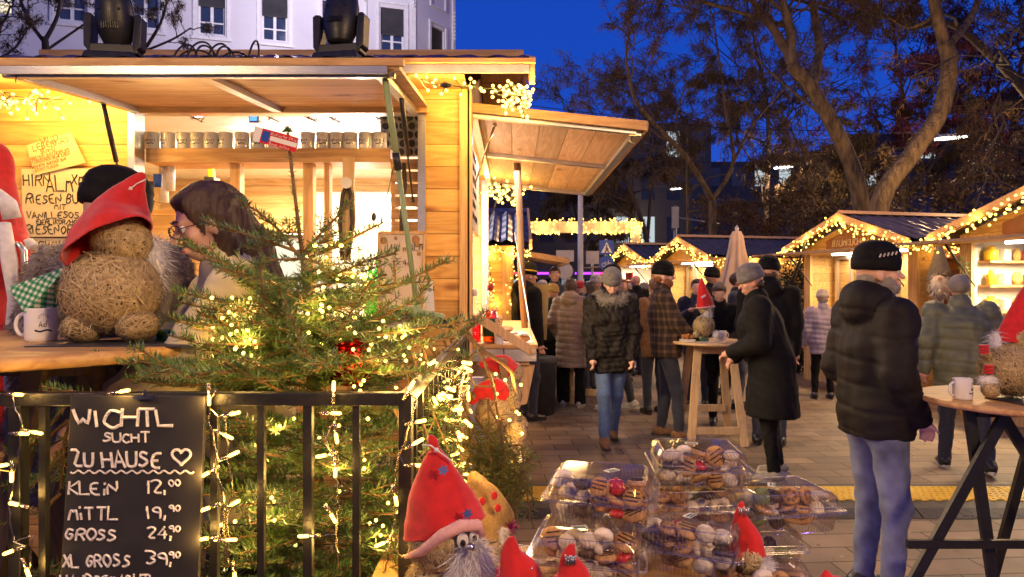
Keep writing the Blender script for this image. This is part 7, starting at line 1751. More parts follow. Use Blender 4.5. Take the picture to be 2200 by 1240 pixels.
def menu_frame():
    D = 3.5; th = thing('framed_menu', 'wood framed pale menu reading Hirn ALM leaning at the right of the counter', 'framed menu', P(862, 680, D)); 
    mb = MB(); mb.prism([P(815, 676, D), P(902, 676, D), P(912, 503, D), P(818, 503, D)], (0, .008, 0)); mb.build('paper', pm('pale paper', (.72, .60, .46), (.66, .54, .4), 4, .8, 0), th)
    mb = MB(); q = [P(813, 680, D), P(904, 680, D), P(915, 500, D), P(815, 500, D)]
    for a, b in zip(q, q[1:] + q[:1]): mb.beam(a - Vector((0, .006, 0)), b - Vector((0, .006, 0)), .014, .012, (0, 1, 0))
    mb.build('frame', M['beam_z'], th); mb = MB(); write(mb, 'Hirn ALM', P(842, 541, D) - Vector((0, .004, 0)), (1, 0, .05), (0, 0, 1), .04, .0035, asp=.42)
    for k in range(4): mb.tube([P(840, 556 + k * 6, D) - Vector((0, .003, 0)), P(862 + 4 * (k % 2), 556 + k * 6, D) - Vector((0, .003, 0))], .001, 4)
    write(mb, '4e', P(866, 570, D) - Vector((0, .004, 0)), (1, 0, 0), (0, 0, 1), .03, .004); mb.build('lettering', M['marker'], th)
    mb = MB()
    for px, py, r in ((825, 517, .017), (893, 515, .02), (896, 525, .014), (900, 545, .011), (850, 512, .009)): mb.ball(P(px, py, D) - Vector((0, .002, 0)), (r, .0015, r * 1.1), 10, 6)
    mb.build('leaf_pattern', pm('autumn print', (.5, .2, .08), (.2, .22, .06), 30, .8, 0), th)
menu_frame()
sign('narrow white price card leaning against the stall pillar reading Hüt', [(913, 608), (930, 604), (934, 668), (915, 670)], 3.41, 'white', [('Hut', 915, 626, 11, .5)], 'marker', name='price_card', th_=2.5)
# ================================================================== INSIDE THE STALL
def inside():
    def tb(name, mat, label, cat, lo, hi, **k): m_ = MB(); m_.bb(lo, hi); return tag(m_.build(name, M[mat], **k), label, cat)
    th = thing('crate', 'wooden slatted crate hanging at the right inside the stall', 'crate', (-.62, 3.8, 1.95))
    for k in range(6): mb = MB(); z = 2.25 - k * .068; mb.bb((-.66, 3.72, z), (-.47, 3.735, z + .055)); mb.build('slat', M['beam_x'], th)
    mb = MB(); mb.bb((-.66, 3.736, 1.89), (-.64, 3.86, 2.31)); mb.bb((-.49, 3.736, 1.89), (-.47, 3.86, 2.31)); mb.build('side', M['beam_z'], th)
    th = thing('dotted_panel', 'dark perforated acoustic panel at the top right inside the stall', 'panel', P(880, 300, 3.95)); mb = MB(); mb.bb((-.76, 3.94, 2.36), (-.33, 3.96, 2.6)); mb.build('board', M['steel'], th); mb = MB()
    for i in range(9):
        for j in range(5): mb.lathe([(.021, -.004), (.021, .004)], (-.74 + i * .05 + (j % 2) * .012, 3.935, 2.385 + j * .05), 14, Matrix.Rotation(R(90), 3, 'X'))
    mb.build('perforation', M['black'], th)
    # cloth banner, paddle with bottle opener, cords
    th = thing('wooden_paddle', 'wooden paddle with black lanyards and a clear disc hanging under the mug shelf', 'paddle', P(745, 400, 3.7)); D = 3.69
    mb = MB(); mb.prism([P(*q, D) for q in ((735, 338), (762, 338), (760, 400), (764, 470), (748, 560), (735, 560), (730, 470), (737, 400))], (0, .014, 0)); mb.build('blade', M['birch'], th)
    for dx in (-9, 9):
        mb = MB(); mb.tube([P(747, 395, D - .02), P(745 + dx, 420, D - .02), P(744 + dx * 1.5, 480, D - .02), P(742 + dx * .7, 560, D - .02)], .012, 5); mb.build('lanyard', M['marker'], th)
    mb = MB(); mb.lathe([(.03, -.004), (.03, .004)], P(744, 393, D - .04), 20, Matrix.Rotation(R(90), 3, 'X')); mb.build('disc', M['white'], th)
    mb = MB(); mb.tube([P(868, 350, 3.66), P(870, 400, 3.66), P(862, 470, 3.66), P(864, 530, 3.66)], .012, 5); tag(mb.build('lanyard', M['marker']), 'black lanyard hanging beside the crate and broom handle', 'lanyard')
    mb = MB(); mb.tube([P(846, 358, 3.68), P(832, 420, 3.68), P(805, 462, 3.68)], .002, 4); mb.ball(P(803, 466, 3.68), (.014, .01, .025), 10, 8); tag(mb.build('pull_cord', M['cable']), 'thin slanted cord with a dark grip inside the stall', 'cord')
    for k, (px, py, h_, m_, lb) in enumerate(((812, 500, .16, 'greenglass', 'green glass bottle standing by the framed menu'), (796, 520, .12, 'greenglass', 'shorter green glass bottle left of the tall green one'))):
        c = P(px, py + 20, 3.75); c.z = 1.461 if k else 1.75; mb = MB(); c.z = 1.4612; hh = .34 if not k else .26; mb.lathe([(.034, 0), (.036, .01), (.036, hh * .6), (.014, hh * .75), (.013, hh)], c, 20); tag(mb.build('bottle', M[m_]), lb, 'bottle')
    # cosy, boxes, chalk signs, drill on the left side
    mb = MB(); mb.bb((-2.45, 5.0, 1.2), (-2.05, 5.3, 1.47)); tag(mb.build('back_box', M['white'], bevel=.01), 'white appliance on the back counter left of the woman', 'appliance')
    th = thing('cloth_pile', 'pile of bright red cloth on a green crate inside the stall', 'cloth', P(430, 440, 4.6)); mb = MB(); a = P(402, 430, 4.6); b = P(462, 405, 4.75); mb.bb((a.x, 4.6, a.z), (b.x, 4.9, b.z)); mb.build('crate', M['broom'], th)
    solid('cloth', [('e', P(425, 425, 4.58), (.1, .08, .06), None), ('e', P(445, 418, 4.6), (.06, .07, .05), None), ('e', P(410, 436, 4.57), (.06, .05, .04), None)], M['felt'], th, .01, .02, None, lambda V, N: .006 * wob(V, 60, 3), local=False)
    mb = MB(); mb.bb((-2.6, 4.55, 1.46), (-2.0, 4.9, 2.12)); tag(mb.build('cupboard', M['plank_in']), 'low timber cupboard inside the stall at left', 'cupboard')
    th = thing('drill', 'yellow and black cordless drill on the inner ledge', 'drill', P(452, 385, 4.7)); c = P(452, 360, 4.7); mb = MB(); mb.box(c + Vector((0, 0, .06)), (.05, .14, .05)); mb.beam(c + Vector((0, 0, .04)), c + Vector((.01, .0, -.07)), .035, .045, (0, 1, 0)); mb.build('body', M['yellow'], th, bevel=.006); mb = MB(); mb.box(c + Vector((.012, 0, -.09)), (.07, .1, .04)); mb.lathe([(.02, 0), (.012, .04)], c + Vector((0, -.07, .06)), 12, Matrix.Rotation(R(90), 3, 'X')); mb.build('battery', M['blackplastic'], th, bevel=.004)
    sign('small framed chalkboard with white writing just inside the stall opening', [(305, 388), (331, 390), (328, 443), (308, 446)], 3.68, 'slate', [('HOT', 309, 410, 9, .6), ('ALM', 309, 424, 9, .6), ('7E', 312, 438, 9, .6)], 'chalk', name='small_chalkboard', th_=1.8)
    sign('small blue and white leaflet pinned beside the chalkboard', [(329, 374), (348, 374), (347, 402), (330, 402)], 3.72, 'sign_blue', [], 'chalk', name='leaflet')
    for k, (px, L_) in enumerate(((366, 70), (352, 95))):
        th = thing('paper_roll', 'pale hanging roll beside the left stall frame' if k else 'second pale hanging roll right of the first', 'paper roll', P(px, 400, 3.85)); mb = MB(); c = P(px, 340 + L_, 3.85); mb.lathe([(.025, 0), (.025, L_ / 390)], c, 16); mb.build('roll', M['white'], th)
    th = thing('string_decoration', 'evergreen sprays and dried wreaths along the ceiling above the mug shelf', 'garland', P(500, 250, 3.95)); rng = np.random.default_rng(3); out = []; tw = MB()
    for px in (395, 520, 560, 640, 690, 840, 790): fir_branch([P(px, 238, 3.9), P(px + 18, 252, 3.86), P(px + 40, 262, 3.85)], .09, rng, out, tw, 260, .025, .004, 1)
    v, f = joinVF(out); link_mesh('foliage', np_mesh('f', v, f), M['thuja'], th); tw.build('stem', M['twig'], th)
    mb = MB(); mb.tube([P(425 + 14 * math.cos(a), 243 + 7 * math.sin(a), 3.9) for a in np.arange(0, 6.2, .4)], .006, 6, closed=True); tag(mb.build('ring_light', M['bulb_white']), 'small white glowing loop above the mugs at left', 'lamp')
    th = thing('small_screen', 'small blue lit screen above the mug shelf', 'screen', P(546, 252, 3.8)); c = P(546, 252, 3.8); mb = MB(); mb.box(c, (.05, .02, .06)); mb.build('case', M['blackplastic'], th); mb = MB(); mb.box(c - Vector((0, .0115, 0)), (.04, .002, .045)); mb.build('display', emi('blue display', (.05, .15, 1), 3), th)
    th = thing('storage_boxes', 'pale parcels stacked on the rear shelf inside the stall', 'box', (-2.2, 6.2, 1.78))
    mb = MB(); mb.box((-2.35, 6.25, 1.86), (.3, .3, .16)); mb.box((-2.05, 6.25, 1.84), (.22, .26, .12)); mb.build('parcel', M['card'], th, bevel=.008)
    th = thing('oven', 'white hot cabinet glowing on the back counter behind the woman', 'hot cabinet', (-1.7, 4.9, 1.2)); mb = MB(); mb.bb((-1.95, 4.8, 1.2), (-1.25, 5.3, 1.98)); mb.build('case', M['steel_in'], th, bevel=.01); mb = MB(); mb.bb((-1.93, 4.78, 1.95), (-1.27, 4.799, 1.97)); mb.bb((-1.93, 4.78, 1.24), (-1.91, 4.799, 1.95)); mb.build('door_frame', M['black'], th); mb = MB(); mb.bb((-1.88, 4.785, 1.3), (-1.3, 4.798, 1.93)); mb.build('window', M['lit_panel'], th)
    mb = MB(); mb.lathe([(.035, 0), (.037, .06), (.032, .06), (.03, .006)], P(700, 640, 3.5), 24, caps=False); tag(mb.build('paper_cup', M['white']), 'white cup behind the fir branches on the counter', 'cup')
inside()
th = thing('red_costume', 'red and white costume hanging at the left edge in front of the stall', 'costume', P(10, 900, 2.6)); D = 2.6
V, F = sdf_mesh([('c', P(-40, 380, D), P(-5, 560, D), .1, .12), ('c', P(-30, 560, D), P(-20, 900, D), .12, .13), ('c', P(0, 520, D), P(52, 530, D), .04, .03), ('e', P(-15, 350, D), (.06, .06, .08), None)], .014, .03)
N = vnormals(V, F); V = V + N * (.012 * wob(V * (1, 1, .25), 30, 3))[:, None]; link_mesh('coat', np_mesh('coat', V, F), M['felt'], th, smooth=True)
mb = MB(); mb.tube([P(8, 480, D - .12), P(20, 560, D - .13), P(30, 640, D - .12), P(26, 760, D - .12), P(32, 900, D - .1)], [.022, .026, .02, .026, .03], 12); mb.tube([P(-10, 420, D - .1), P(18, 440, D - .11), P(26, 470, D - .1)], .03, 10); mb.tube([P(55, 522, D), P(68, 536, D)], .028, 10); mb.build('trim', M['whitefur'], th)
mb = MB(); mb.tube([P(52, 660, 2.5), P(52, 540, 2.5), P(42, 526, 2.5), P(20, 524, 2.5)], .011, 10); mb.tube([P(52, 660, 2.5), P(50, 900, 2.5)], .011, 10); tag(mb.build('stand_pipe', M['alu']), 'bent silver pipe of the costume stand at the left edge', 'pipe')
# ================================================================== BROOM
def broom():
    th = thing('broom', 'green broom with black bristles hung upright from the raised flap', 'broom', P(895, 665, 2.95)); a = P(828, 172, 2.72); m = P(853, 345, 2.82); b = P(897, 668, 2.98)
    mb = MB(); mb.tube([a, m], .0135, 12); mb.tube([m, b], .0115, 12); mb.build('handle', M['broom'], th); mb = MB(); mb.tube([m.lerp(a, .1), m.lerp(b, .06)], .0165, 10); mb.build('grip_tape', M['blackplastic'], th)
    c0, c1 = P(848, 662, 3.0), P(948, 682, 2.95); V, F = sdf_mesh([('c', c0, c1, .018, .018), ('c', c0.lerp(c1, .45) + Vector((0, 0, .0)), P(897, 655, 2.98), .022, .016)], .006, .012); link_mesh('head', np_mesh('h', V, F), M['broom'], th, smooth=True)
    rng = np.random.default_rng(8); n = 2600; t = rng.random(n)[:, None]; p = np.array(c0) * (1 - t) + np.array(c1) * t; p[:, 1] += rng.uniform(-.02, .02, n); e = p + np.stack((.12 * (t[:, 0] - .3) * .6 + .02 + rng.normal(0, .004, n), rng.normal(0, .008, n), -.055 + rng.normal(0, .003, n)), 1); V = np.stack((p - (.0008, 0, 0), p + (.0008, 0, 0), e), 1).reshape(-1, 3); link_mesh('bristles', np_mesh('b', V, np.arange(3 * n).reshape(-1, 3)), M['bristle'], th)
broom()
# ================================================================== GARLANDS OF THE MAIN STALL
garland('bulb string under the left eaves of the main stall', [P(-30, 205, 3.3), P(60, 215, 3.3), P(120, 205, 3.32), P(165, 195, 3.35)], 44, .06, .008, .04, 7, .3, seed=71, cat='string lights', group='bulb strings on the main stall', mat='bulb')
garland('single bulb row end hanging on the left stall wall', [P(165, 196, 3.5), P(192, 200, 3.5), P(192, 222, 3.5)], 3, .015, .008, 0, .5, 9, seed=79, group='bulb strings on the main stall', mat='bulb')
garland('bulb string along the right eaves end with dark plug connector', [P(910, 178, 3.3), P(960, 183, 3.3), P(1010, 186, 3.3), P(1060, 190, 3.3), P(1130, 190, 3.3)], 26, .045, .008, .0, 3, .14, seed=72, group='bulb strings on the main stall', mat='bulb')
garland('dense knot of bulbs hanging from the right eaves corner', [P(1085, 205, 3.3), P(1135, 200, 3.3), P(1128, 226, 3.3), P(1095, 226, 3.3), P(1112, 210, 3.28)], 62, .05, .008, .0, 2.2, .1, seed=73, group='bulb strings on the main stall', mat='bulb')
garland('bunch of bulbs under the far end of the raised side flap', [P(1050, 398, 6.0), P(1115, 408, 6.0), P(1070, 415, 6.0)], 60, .08, .012, .05, 3, .2, seed=74, group='bulb strings on the main stall', mat='bulb')
mb = MB(); a, b = P(943, 183, 3.29), P(972, 184, 3.29); mb.tube([a, a.lerp(b, .2), a.lerp(b, .5), a.lerp(b, .8), b], [.004, .01, .014, .01, .004], 10); tag(mb.build('plug_connector', M['blackplastic']), 'black waterproof plug connector under the stall eaves', 'plug')
# ================================================================== SIDE COUNTER GOODS
ZC = 1.2855
def lathe_thing(name, label, cat, c, parts, group=None):
    th = thing(name, label, cat, c, 0, group)
    for nm, prof, mt in parts: mb = MB(); mb.lathe(prof, c, 24); mb.build(nm, M[mt], th)
    return th
M['redcap'] = pm('red cap', (.55, .02, .02), None, 9, .4, 0); M['glabel'] = pm('green label', (.03, .12, .06), (.02, .08, .04), 20, .6, 0)
lathe_thing('bottle', 'clear bottle of amber liquor with red cap on the side counter', 'bottle', (P(1053, 735, 3.93).x, 3.93, ZC), [('glass', [(.044, 0), (.046, .01), (.046, .2), (.03, .235), (.015, .26), (.014, .33)], 'glass'), ('drink', [(.042, .006), (.043, .19)], 'amber'), ('cap', [(.0165, .3), (.017, .345)], 'redcap'), ('label', [(.0465, .04), (.0466, .14)], 'glabel')])
lathe_thing('bottle', 'red liqueur bottle left of the amber bottle on the side counter', 'bottle', (P(1020, 735, 3.9).x, 3.9, ZC), [('glass', [(.036, 0), (.038, .01), (.038, .16), (.016, .22), (.014, .3)], 'glass'), ('drink', [(.034, .006), (.035, .16)], 'redglass'), ('cap', [(.015, .27), (.015, .31)], 'white')])
def cup_forks():
    c = Vector((P(1072, 735, 3.86).x, 3.86, ZC)); th = thing('fork_cup', 'printed cup holding wooden forks on the side counter', 'cup', c); mb = MB(); mb.lathe([(.024, 0), (.028, .075), (.025, .075), (.022, .004)], c, 24, caps=False); mb.build('cup', M['white'], th)
    for k in range(9): mb = MB(); a = k * .7; d = Vector((math.cos(a) * .02, math.sin(a) * .02, .14)); mb.beam(c + d * .1, c + d, .005, .0015, (math.sin(a), 1, 0)); mb.build('fork', M['birch'], th)
cup_forks()
for k, (dx, dz, lb) in enumerate(((0, 0, 'bottom right doughnut of the counter stack'), (.085, 0, 'far doughnut at the right of the counter stack'), (.01, .036, 'middle doughnut of the counter stack'), (.012, .072, 'top doughnut of the counter stack'))):
    c = Vector((-.12 + dx, 4.5, ZC + .045 + dz)); mb = MB(); mb.ball(c, (.046, .046, .021), 20, 10); mb.mi = 1; mb.lathe([(.0455, -.003), (.0465, 0), (.0455, .003)], c, 20, caps=False); tag(mb.build('doughnut', [M['dough'], M['cookie_b']]), lb, 'doughnut', 'doughnuts on the side counter')
mb = MB(); mb.bb((-.2, 4.42, ZC + .001), (.06, 4.62, ZC + .024)); tag(mb.build('serving_board', M['birch'], bevel=.004), 'wooden serving board under the doughnuts', 'board')
for k in range(7):
    rr = random.Random(k); c = Vector((-.06 + .07 * (k % 3) - .02, 4.0 + .13 * (k // 3), ZC + .02)); o = solid('open_sandwich', [('e', c, (.05, .04, .018), None)], M['dough'], None, .008, .01, None, lambda V, N: .003 * wob(V, 90, 2), local=False); mb = MB(); mb.box(c + Vector((0, 0, .02)), (.07, .05, .01), Euler((.1, .1, k)).to_matrix()); mb.build('cheese', M['cookie_b'], o); tag(o, ('first', 'second', 'third', 'fourth', 'fifth', 'sixth', 'last')[k] + ' open sandwich counted from the front of the side counter', 'sandwich', 'open sandwiches on the side counter')
th = thing('tray', 'white tray under the sandwiches on the side counter', 'tray', (-.02, 4.1, ZC)); mb = MB(); mb.bb((-.16, 3.9, ZC + .001), (.12, 4.4, ZC + .005)); mb.build('tray_base', M['white'], th)
mb = MB(); mb.beam((-.2, 3.83, 1.44), (.12, 3.83, 1.245), .012, .05, (0, 0, 1)); mb.ball((.118, 3.82, 1.246), (.014, .008, .014), 12, 8); tag(mb.build('hinge_strut', M['birch']), 'slanted wooden strut across the front of the side counter', 'strut')
mb = MB(); mb.tube([(.02, 5.0, 2.0), (.1, 4.4, 1.45), (.12, 4.2, 1.3)], .004, 5); tag(mb.build('stay_rod', M['alu']), 'thin silver rod slanting down onto the side counter', 'rod')
mb = MB(); c = Vector((P(1119, 0, 5.3).x, 5.3, 0)); mb.tube([c + Vector((-.03, 0, 2.58)), c + Vector((-.005, 0, 2.1)), c + Vector((0, 0, 1.8)), c + Vector((.03, 0, ZC))], [.03, .026, .03, .027], 10); tag(mb.build('log_post', M['bark_log']), 'rough split log post standing on the side counter', 'post')
mb = MB(); c = P(1165, 850, 8.6); mb.lathe([(.2, 0), (.24, .62), (.25, .64), (.25, .7), (.2, .72)], (c.x - .05, 8.6, 0), 24); tag(mb.build('waste_bin', M['rubber']), 'dark round bin behind the stall bracket', 'bin')
# straw gnomes stacked below the counter
def stack_gnome(label, D, body, head, hat, extra=(), seed=1, hatmat='felt'):
    th = thing('straw_gnome', label, 'straw gnome', P(body[0], body[1] + body[2], D), 0, GG); S = FPX / D
    straw_ball(th, 'body', P(body[0], body[1], D), body[2] / S, 520, .0022, seed)
    if head: straw_ball(th, 'head', P(head[0], head[1], D), head[2] / S, 260, .002, seed + 1)
    for e in extra: straw_ball(th, 'foot', P(e[0], e[1], D - .03), e[2] / S, 160, .002, seed + 2)
    if hat: cloth_hat(th, [P(x, y, D - .01) for x, y, r in hat], [r / S for x, y, r in hat], hatmat, squash=.8, seed=seed)
stack_gnome('straw gnome with red hat directly under the side counter', 3.3, (1076, 826, 38), (1102, 800, 22), [(1092, 806, 34), (1075, 790, 30), (1050, 782, 14), (1030, 785, 5)], [(1100, 850, 22)], 11)
stack_gnome('straw gnome with torn red hat in the middle of the stack below the side counter', 3.1, (1066, 890, 44), (1098, 850, 20), [(1085, 858, 26), (1060, 842, 30), (1030, 845, 16), (1012, 868, 5)], [(1108, 915, 26), (1104, 870, 14)], 12)
stack_gnome('bare straw ball gnome at the bottom of the stack below the side counter', 2.95, (1092, 968, 34), (1108, 928, 22), None, [(1105, 1010, 18)], 13)
mb = MB(); mb.prism([P(1112, 968, 2.9), P(1134, 970, 2.9), P(1128, 990, 2.9), P(1122, 1012, 2.9), P(1112, 1004, 2.9)], (0, .01, 0)); tag(mb.build('cloth_scrap', M['whitefur']), 'white cloth scrap hanging below the straw gnomes', 'cloth')
mb = MB(); mb.tube([(P(1085, 1030, 3.2)), P(1088, 900, 3.2), P(1080, 770, 3.2)], .02, 8); mb.tube([Vector((P(1085, 0, 3.2).x, 3.2, 0)), P(1085, 1030, 3.2)], .025, 8); tag(mb.build('gnome_pole', M['bark_log']), 'wooden pole carrying the stacked straw gnomes', 'pole')
wound_lights('bulb string winding down over the stacked straw gnomes', 1050, 1122, 790, 1050, 2.75, 2.9, 14, 8, lamps=4, power=1.2, r=.007)
# bare branch and hanging sprays
mb = MB()
for pts, r in (([(1003, 715), (1030, 750), (1080, 780), (1100, 800), (1108, 850)], .012), ([(1030, 750), (1060, 830), (1072, 900), (1085, 980), (1080, 1010)], .008), ([(1060, 830), (1020, 830), (1008, 800)], .005), ([(1072, 900), (1040, 930), (1010, 925)], .005), ([(1065, 860), (1030, 900), (1050, 960)], .004), ([(1085, 960), (1050, 1000), (1010, 1010)], .004)): mb.tube([P(x, y, 2.7 + .02 * i) for i, (x, y) in enumerate(pts)], [r * (1 - .15 * i) for i in range(len(pts))], 7)
tag(mb.build('bare_branch', M['twig']), 'bare brown branch curving down beside the stacked straw gnomes', 'branch')
greens('pine_branch', 'green fir tip in front of the liqueur bottles', [[P(960, 760, 2.4), P(1010, 700, 2.35), P(1040, 670, 2.3)], [P(970, 730, 2.4), P(1025, 690, 2.35)], [P(980, 780, 2.4), P(1040, 750, 2.4)]], .1, 31, L=.026)
rr = random.Random(3)
greens('hanging_sprays', 'loose drooping green and straw coloured sprays right of the railing', [[P(1010 + rr.uniform(-25, 70), 880 + rr.uniform(-30, 90), 2.6), P(1020 + k * 7 + rr.uniform(-10, 10), 980 + rr.uniform(-30, 40), 2.58), P(1022 + k * 9, 1060 + rr.uniform(-30, 80), 2.56)] for k in range(14)], .14, 32, mat='thuja', dens=260, L=.03, w=.0028, cat='sprays', lat=.04, droop=.7)
mb = MB(); mb.prism([P(985, 830, 2.62), P(1008, 830, 2.62), P(1004, 1100, 2.62), P(990, 1240, 2.62), P(975, 1240, 2.62)], (0, .02, 0)); tag(mb.build('board_upright', M['birch']), 'pale upright board behind the bulb curtain', 'board')
mb = MB(); p = P(1040, 820, 3.45); mb.bb((p.x - .07, 3.45, 0), (p.x + .06, 3.5, 1.15)); tag(mb.build('poster_panel', M['white']), 'white and green poster panel leaning under the side counter', 'panel')
# ================================================================== COOKIE BOXES
ZT = .895
def cookie_table():
    th = thing('display_table', 'wooden display table carrying the plastic cookie boxes', 'table', (.3, 1.6, 0)); mb = MB(); mb.bb((-.35, 1.1, ZT - .03), (.74, 1.9, ZT)); mb.build('tabletop', M['table'], th, bevel=.004)
    for x in (-.3, .69):
        for y in (1.15, 1.85): mb = MB(); mb.bb((x - .02, y - .02, 0), (x + .02, y + .02, ZT - .03)); mb.build('leg', M['beam_z'], th)
    mb = MB(); mb.box((.62, 1.42, ZT + .008), (.4, .14, .014), Euler((0, 0, R(-12))).to_matrix()); tag(mb.build('plank', M['birch'], bevel=.003), 'pale plank lying at the right of the cookie boxes', 'plank')
cookie_table()
def rrect(w, d, r, n):
    out = []; per = []
    seg = [(w / 2 - r, d / 2 - r, 0), (-w / 2 + r, d / 2 - r, 90), (-w / 2 + r, -d / 2 + r, 180), (w / 2 - r, -d / 2 + r, 270)]
    pts = []
    for cx, cy, a in seg:
        for k in range(5): t = R(a + k * 22.5); pts.append((cx + r * math.cos(t), cy + r * math.sin(t)))
    L = [0]
    for i in range(len(pts)): q = pts[(i + 1) % len(pts)]; L.append(L[-1] + math.dist(pts[i], q))
    for k in range(n):
        s = L[-1] * k / n; i = max(j for j in range(len(pts)) if L[j] <= s); t = (s - L[i]) / max(L[i + 1] - L[i], 1e-9); a, b = pts[i], pts[(i + 1) % len(pts)]; out.append((a[0] + (b[0] - a[0]) * t, a[1] + (b[1] - a[1]) * t))
    return out
def shell(parent, rings, name, close_top=None, close_bot=None, n=344):
    mb = MB(); rs = []
    for w, d, z, cor in rings:
        o = rrect(w, d, .013, n); ring = []
        for k, (x, y) in enumerate(o):
            q = 1 + cor * (1 if k % 4 < 2 else -1) / max(math.hypot(x, y), .01); ring.append(mb.v((x * q, y * q, z + (cor * .6 if k % 4 < 2 else 0))))
        rs.append(ring)
    mb.sm = False
    for a, b in zip(rs, rs[1:]):
        for k in range(n): mb.mi = 1 if k % 4 == 1 else 0; mb.f(a[k], a[(k + 1) % n], b[(k + 1) % n], b[k])
    for r_ in (rs[-1], rs[2 if close_top else 4]): mb.mi = 1; mb.tube([mb.V[i] for i in r_[::4]], .0011, 5, closed=True)
    mb.mi = 0
    if close_bot: mb.f(*reversed(rs[0]))
    if close_top: mb.f(*rs[-1])
    return mb.build(name, [M['clearbox'], M['ribedge']], parent, local=True)
CK = {}
def cookie(kind, c, rot, label, box, s=1):
    if kind not in CK:
        mb = MB()
        if kind == 'a':
            mb.lathe([(.018, -.006), (.022, -.002), (.022, .002), (.017, .006)], n=20); mb.mi = 1
            for k in (-1, 0, 1): mb.tube([(-.017 + abs(k) * .004, k * .009, .0068), (.017 - abs(k) * .004, k * .009 + .003, .0068)], .0016, 5)
            mats = [M['cookie_a'], M['cookie_c']]
        elif kind == 'b': mb.tube([(.017 * math.cos(a), .017 * math.sin(a), 0) for a in np.linspace(.3, 4.2, 10)], [.004, .008, .0095, .01, .0105, .0105, .01, .0095, .008, .004], 10); mats = [M['cookie_b']]
        elif kind == 'c': mb.lathe([(.016, -.007), (.02, 0), (.016, .007)], n=14); mb.ball((0, 0, .008), (.008, .008, .005), 8, 6); mats = [M['cookie_c']]
        elif kind == 'd': mb.lathe([(.017, -.006), (.019, -.001), (.013, .006), (.004, .008)], n=14, rib=.1); mats = [M['cookie_d']]
        elif kind == 'e':
            mb.lathe([(.017, -.005), (.021, 0), (.016, .005)], n=18); mb.mi = 1
            for k in range(7): mb.ball((.011 * math.cos(k * .9), .011 * math.sin(k * .9), .006), (.004, .005, .003), 6, 5)
            mats = [M['cookie_a'], M['cookie_e']]
        elif kind == 'w': mb.ball((0, 0, 0), (.019, .017, .013), 12, 8); mats = [M['cookie_b']]
        else: mb.lathe([(.016, -.006), (.02, -.001), (.017, .005)], n=16); mats = [M['cookie_f']]
        me = bpy.data.meshes.new('cookie'); me.from_pydata(mb.V, [], mb.F); me.polygons.foreach_set('material_index', np.array(mb.I, np.int32)); me.polygons.foreach_set('use_smooth', np.ones(len(mb.F), bool))
        for m_ in mats: me.materials.append(m_)
        CK[kind] = me
    nm = {'a': 'striped_biscuit', 'b': 'vanilla_crescent', 'c': 'chocolate_biscuit', 'd': 'jelly_biscuit', 'e': 'nut_biscuit', 'f': 'iced_biscuit', 'w': 'sugar_ball'}[kind]
    o = bpy.data.objects.new(nm, CK[kind]); COL.objects.link(o); o.location = c; o.rotation_euler = rot; o.scale = (s,) * 3; WM[o.name] = Matrix.Identity(4)
    tag(o, {'a': 'round biscuit with chocolate stripes', 'b': 'sugared vanilla crescent', 'c': 'dark chocolate biscuit', 'd': 'red jelly biscuit', 'e': 'round nut topped biscuit', 'f': 'green iced biscuit', 'w': 'white sugared ball'}[kind] + ' inside the ' + label, 'biscuit', 'biscuits inside the ' + label)
BW, BD, BH = .235, .195, .1
def cookie_box(x, y, lvl, yaw, label, seed, n=25, stick=(0, .0, 15), S=1.0):
    z = ZT + .002 + lvl * .1005; th = thing('cookie_box', 'ribbed clear ' + label + ' full of biscuits', 'cookie box', (x, y, z), R(yaw), 'clear plastic boxes of biscuits'); Mz = Matrix.Translation((x, y, z)) @ Matrix.Rotation(R(yaw), 4, 'Z')
    shell(th, [(BW - .045, BD - .045, .0, 0), (BW - .036, BD - .036, .003, .0024), (BW - .018, BD - .018, .05, .0024), (BW - .016, BD - .016, .056, 0), (BW + .012, BD + .012, .0565, 0), (BW + .014, BD + .014, .053, 0)], 'tray', close_bot=True)
    shell(th, [(BW + .014, BD + .014, .0595, 0), (BW - .014, BD - .014, .06, 0), (BW - .016, BD - .016, .066, .0), (BW - .02, BD - .02, .085, .003), (BW - .036, BD - .036, .096, .003), (BW - .042, BD - .042, .0965, 0), (BW - .046, BD - .046, .099, 0)], 'lid', close_top=True)
    mb = MB(); Mr = Euler((0, 0, R(stick[2]))).to_matrix(); mb.box((stick[0], stick[1], .0997), (.034, .019, .0008), Mr); st = mb.build('sticker', M['white'], th, local=True); mb = MB(); mb.box(Vector((stick[0], stick[1], .1004)) + Mr @ Vector((0, -.0065, 0)), (.026, .004, .0005), Mr)
    for k in range(7): mb.box(Vector((stick[0], stick[1], .1004)) + Mr @ Vector((-.011 + k * .0036, .001, 0)), (.0022, .004 + .002 * (k % 2), .0005), Mr)
    mb.build('print', M['glabel'], st, local=True)
    rr = random.Random(seed); kinds = 'abewacbdeabwecabwafe'
    for k in range(n):
        g = k % 10; u = -.076 + (g % 5) * .038 + rr.uniform(-.005, .005); v = -.04 + (g // 5) * .08 + rr.uniform(-.018, .018); zz = .018 + (k // 10) * .03 + rr.uniform(0, .008)
        c = Mz @ Vector((u, v * .9, zz)); edge = abs(v) > .03; rot = (R(rr.uniform(45, 80)) if edge and rr.random() < .6 else rr.uniform(-.4, .4), rr.uniform(-.4, .4), R(yaw) + rr.uniform(-.6, .6)); cookie(kinds[(k * 7 + seed * 3) % 20], c, rot, label, th, rr.uniform(1.0, 1.25))
cookie_box(.487, 1.80, 2, -4, 'top right plastic box', 1, stick=(-.01, .02, -12)); cookie_box(.205, 1.55, 2, -14, 'top left plastic box', 2, stick=(.02, .01, 50))
cookie_box(.165, 1.47, 1, -12, 'second plastic box of the left stack', 3, stick=(-.02, 0, 20)); cookie_box(.455, 1.80, 1, 6, 'plastic box beneath the top right one', 4)
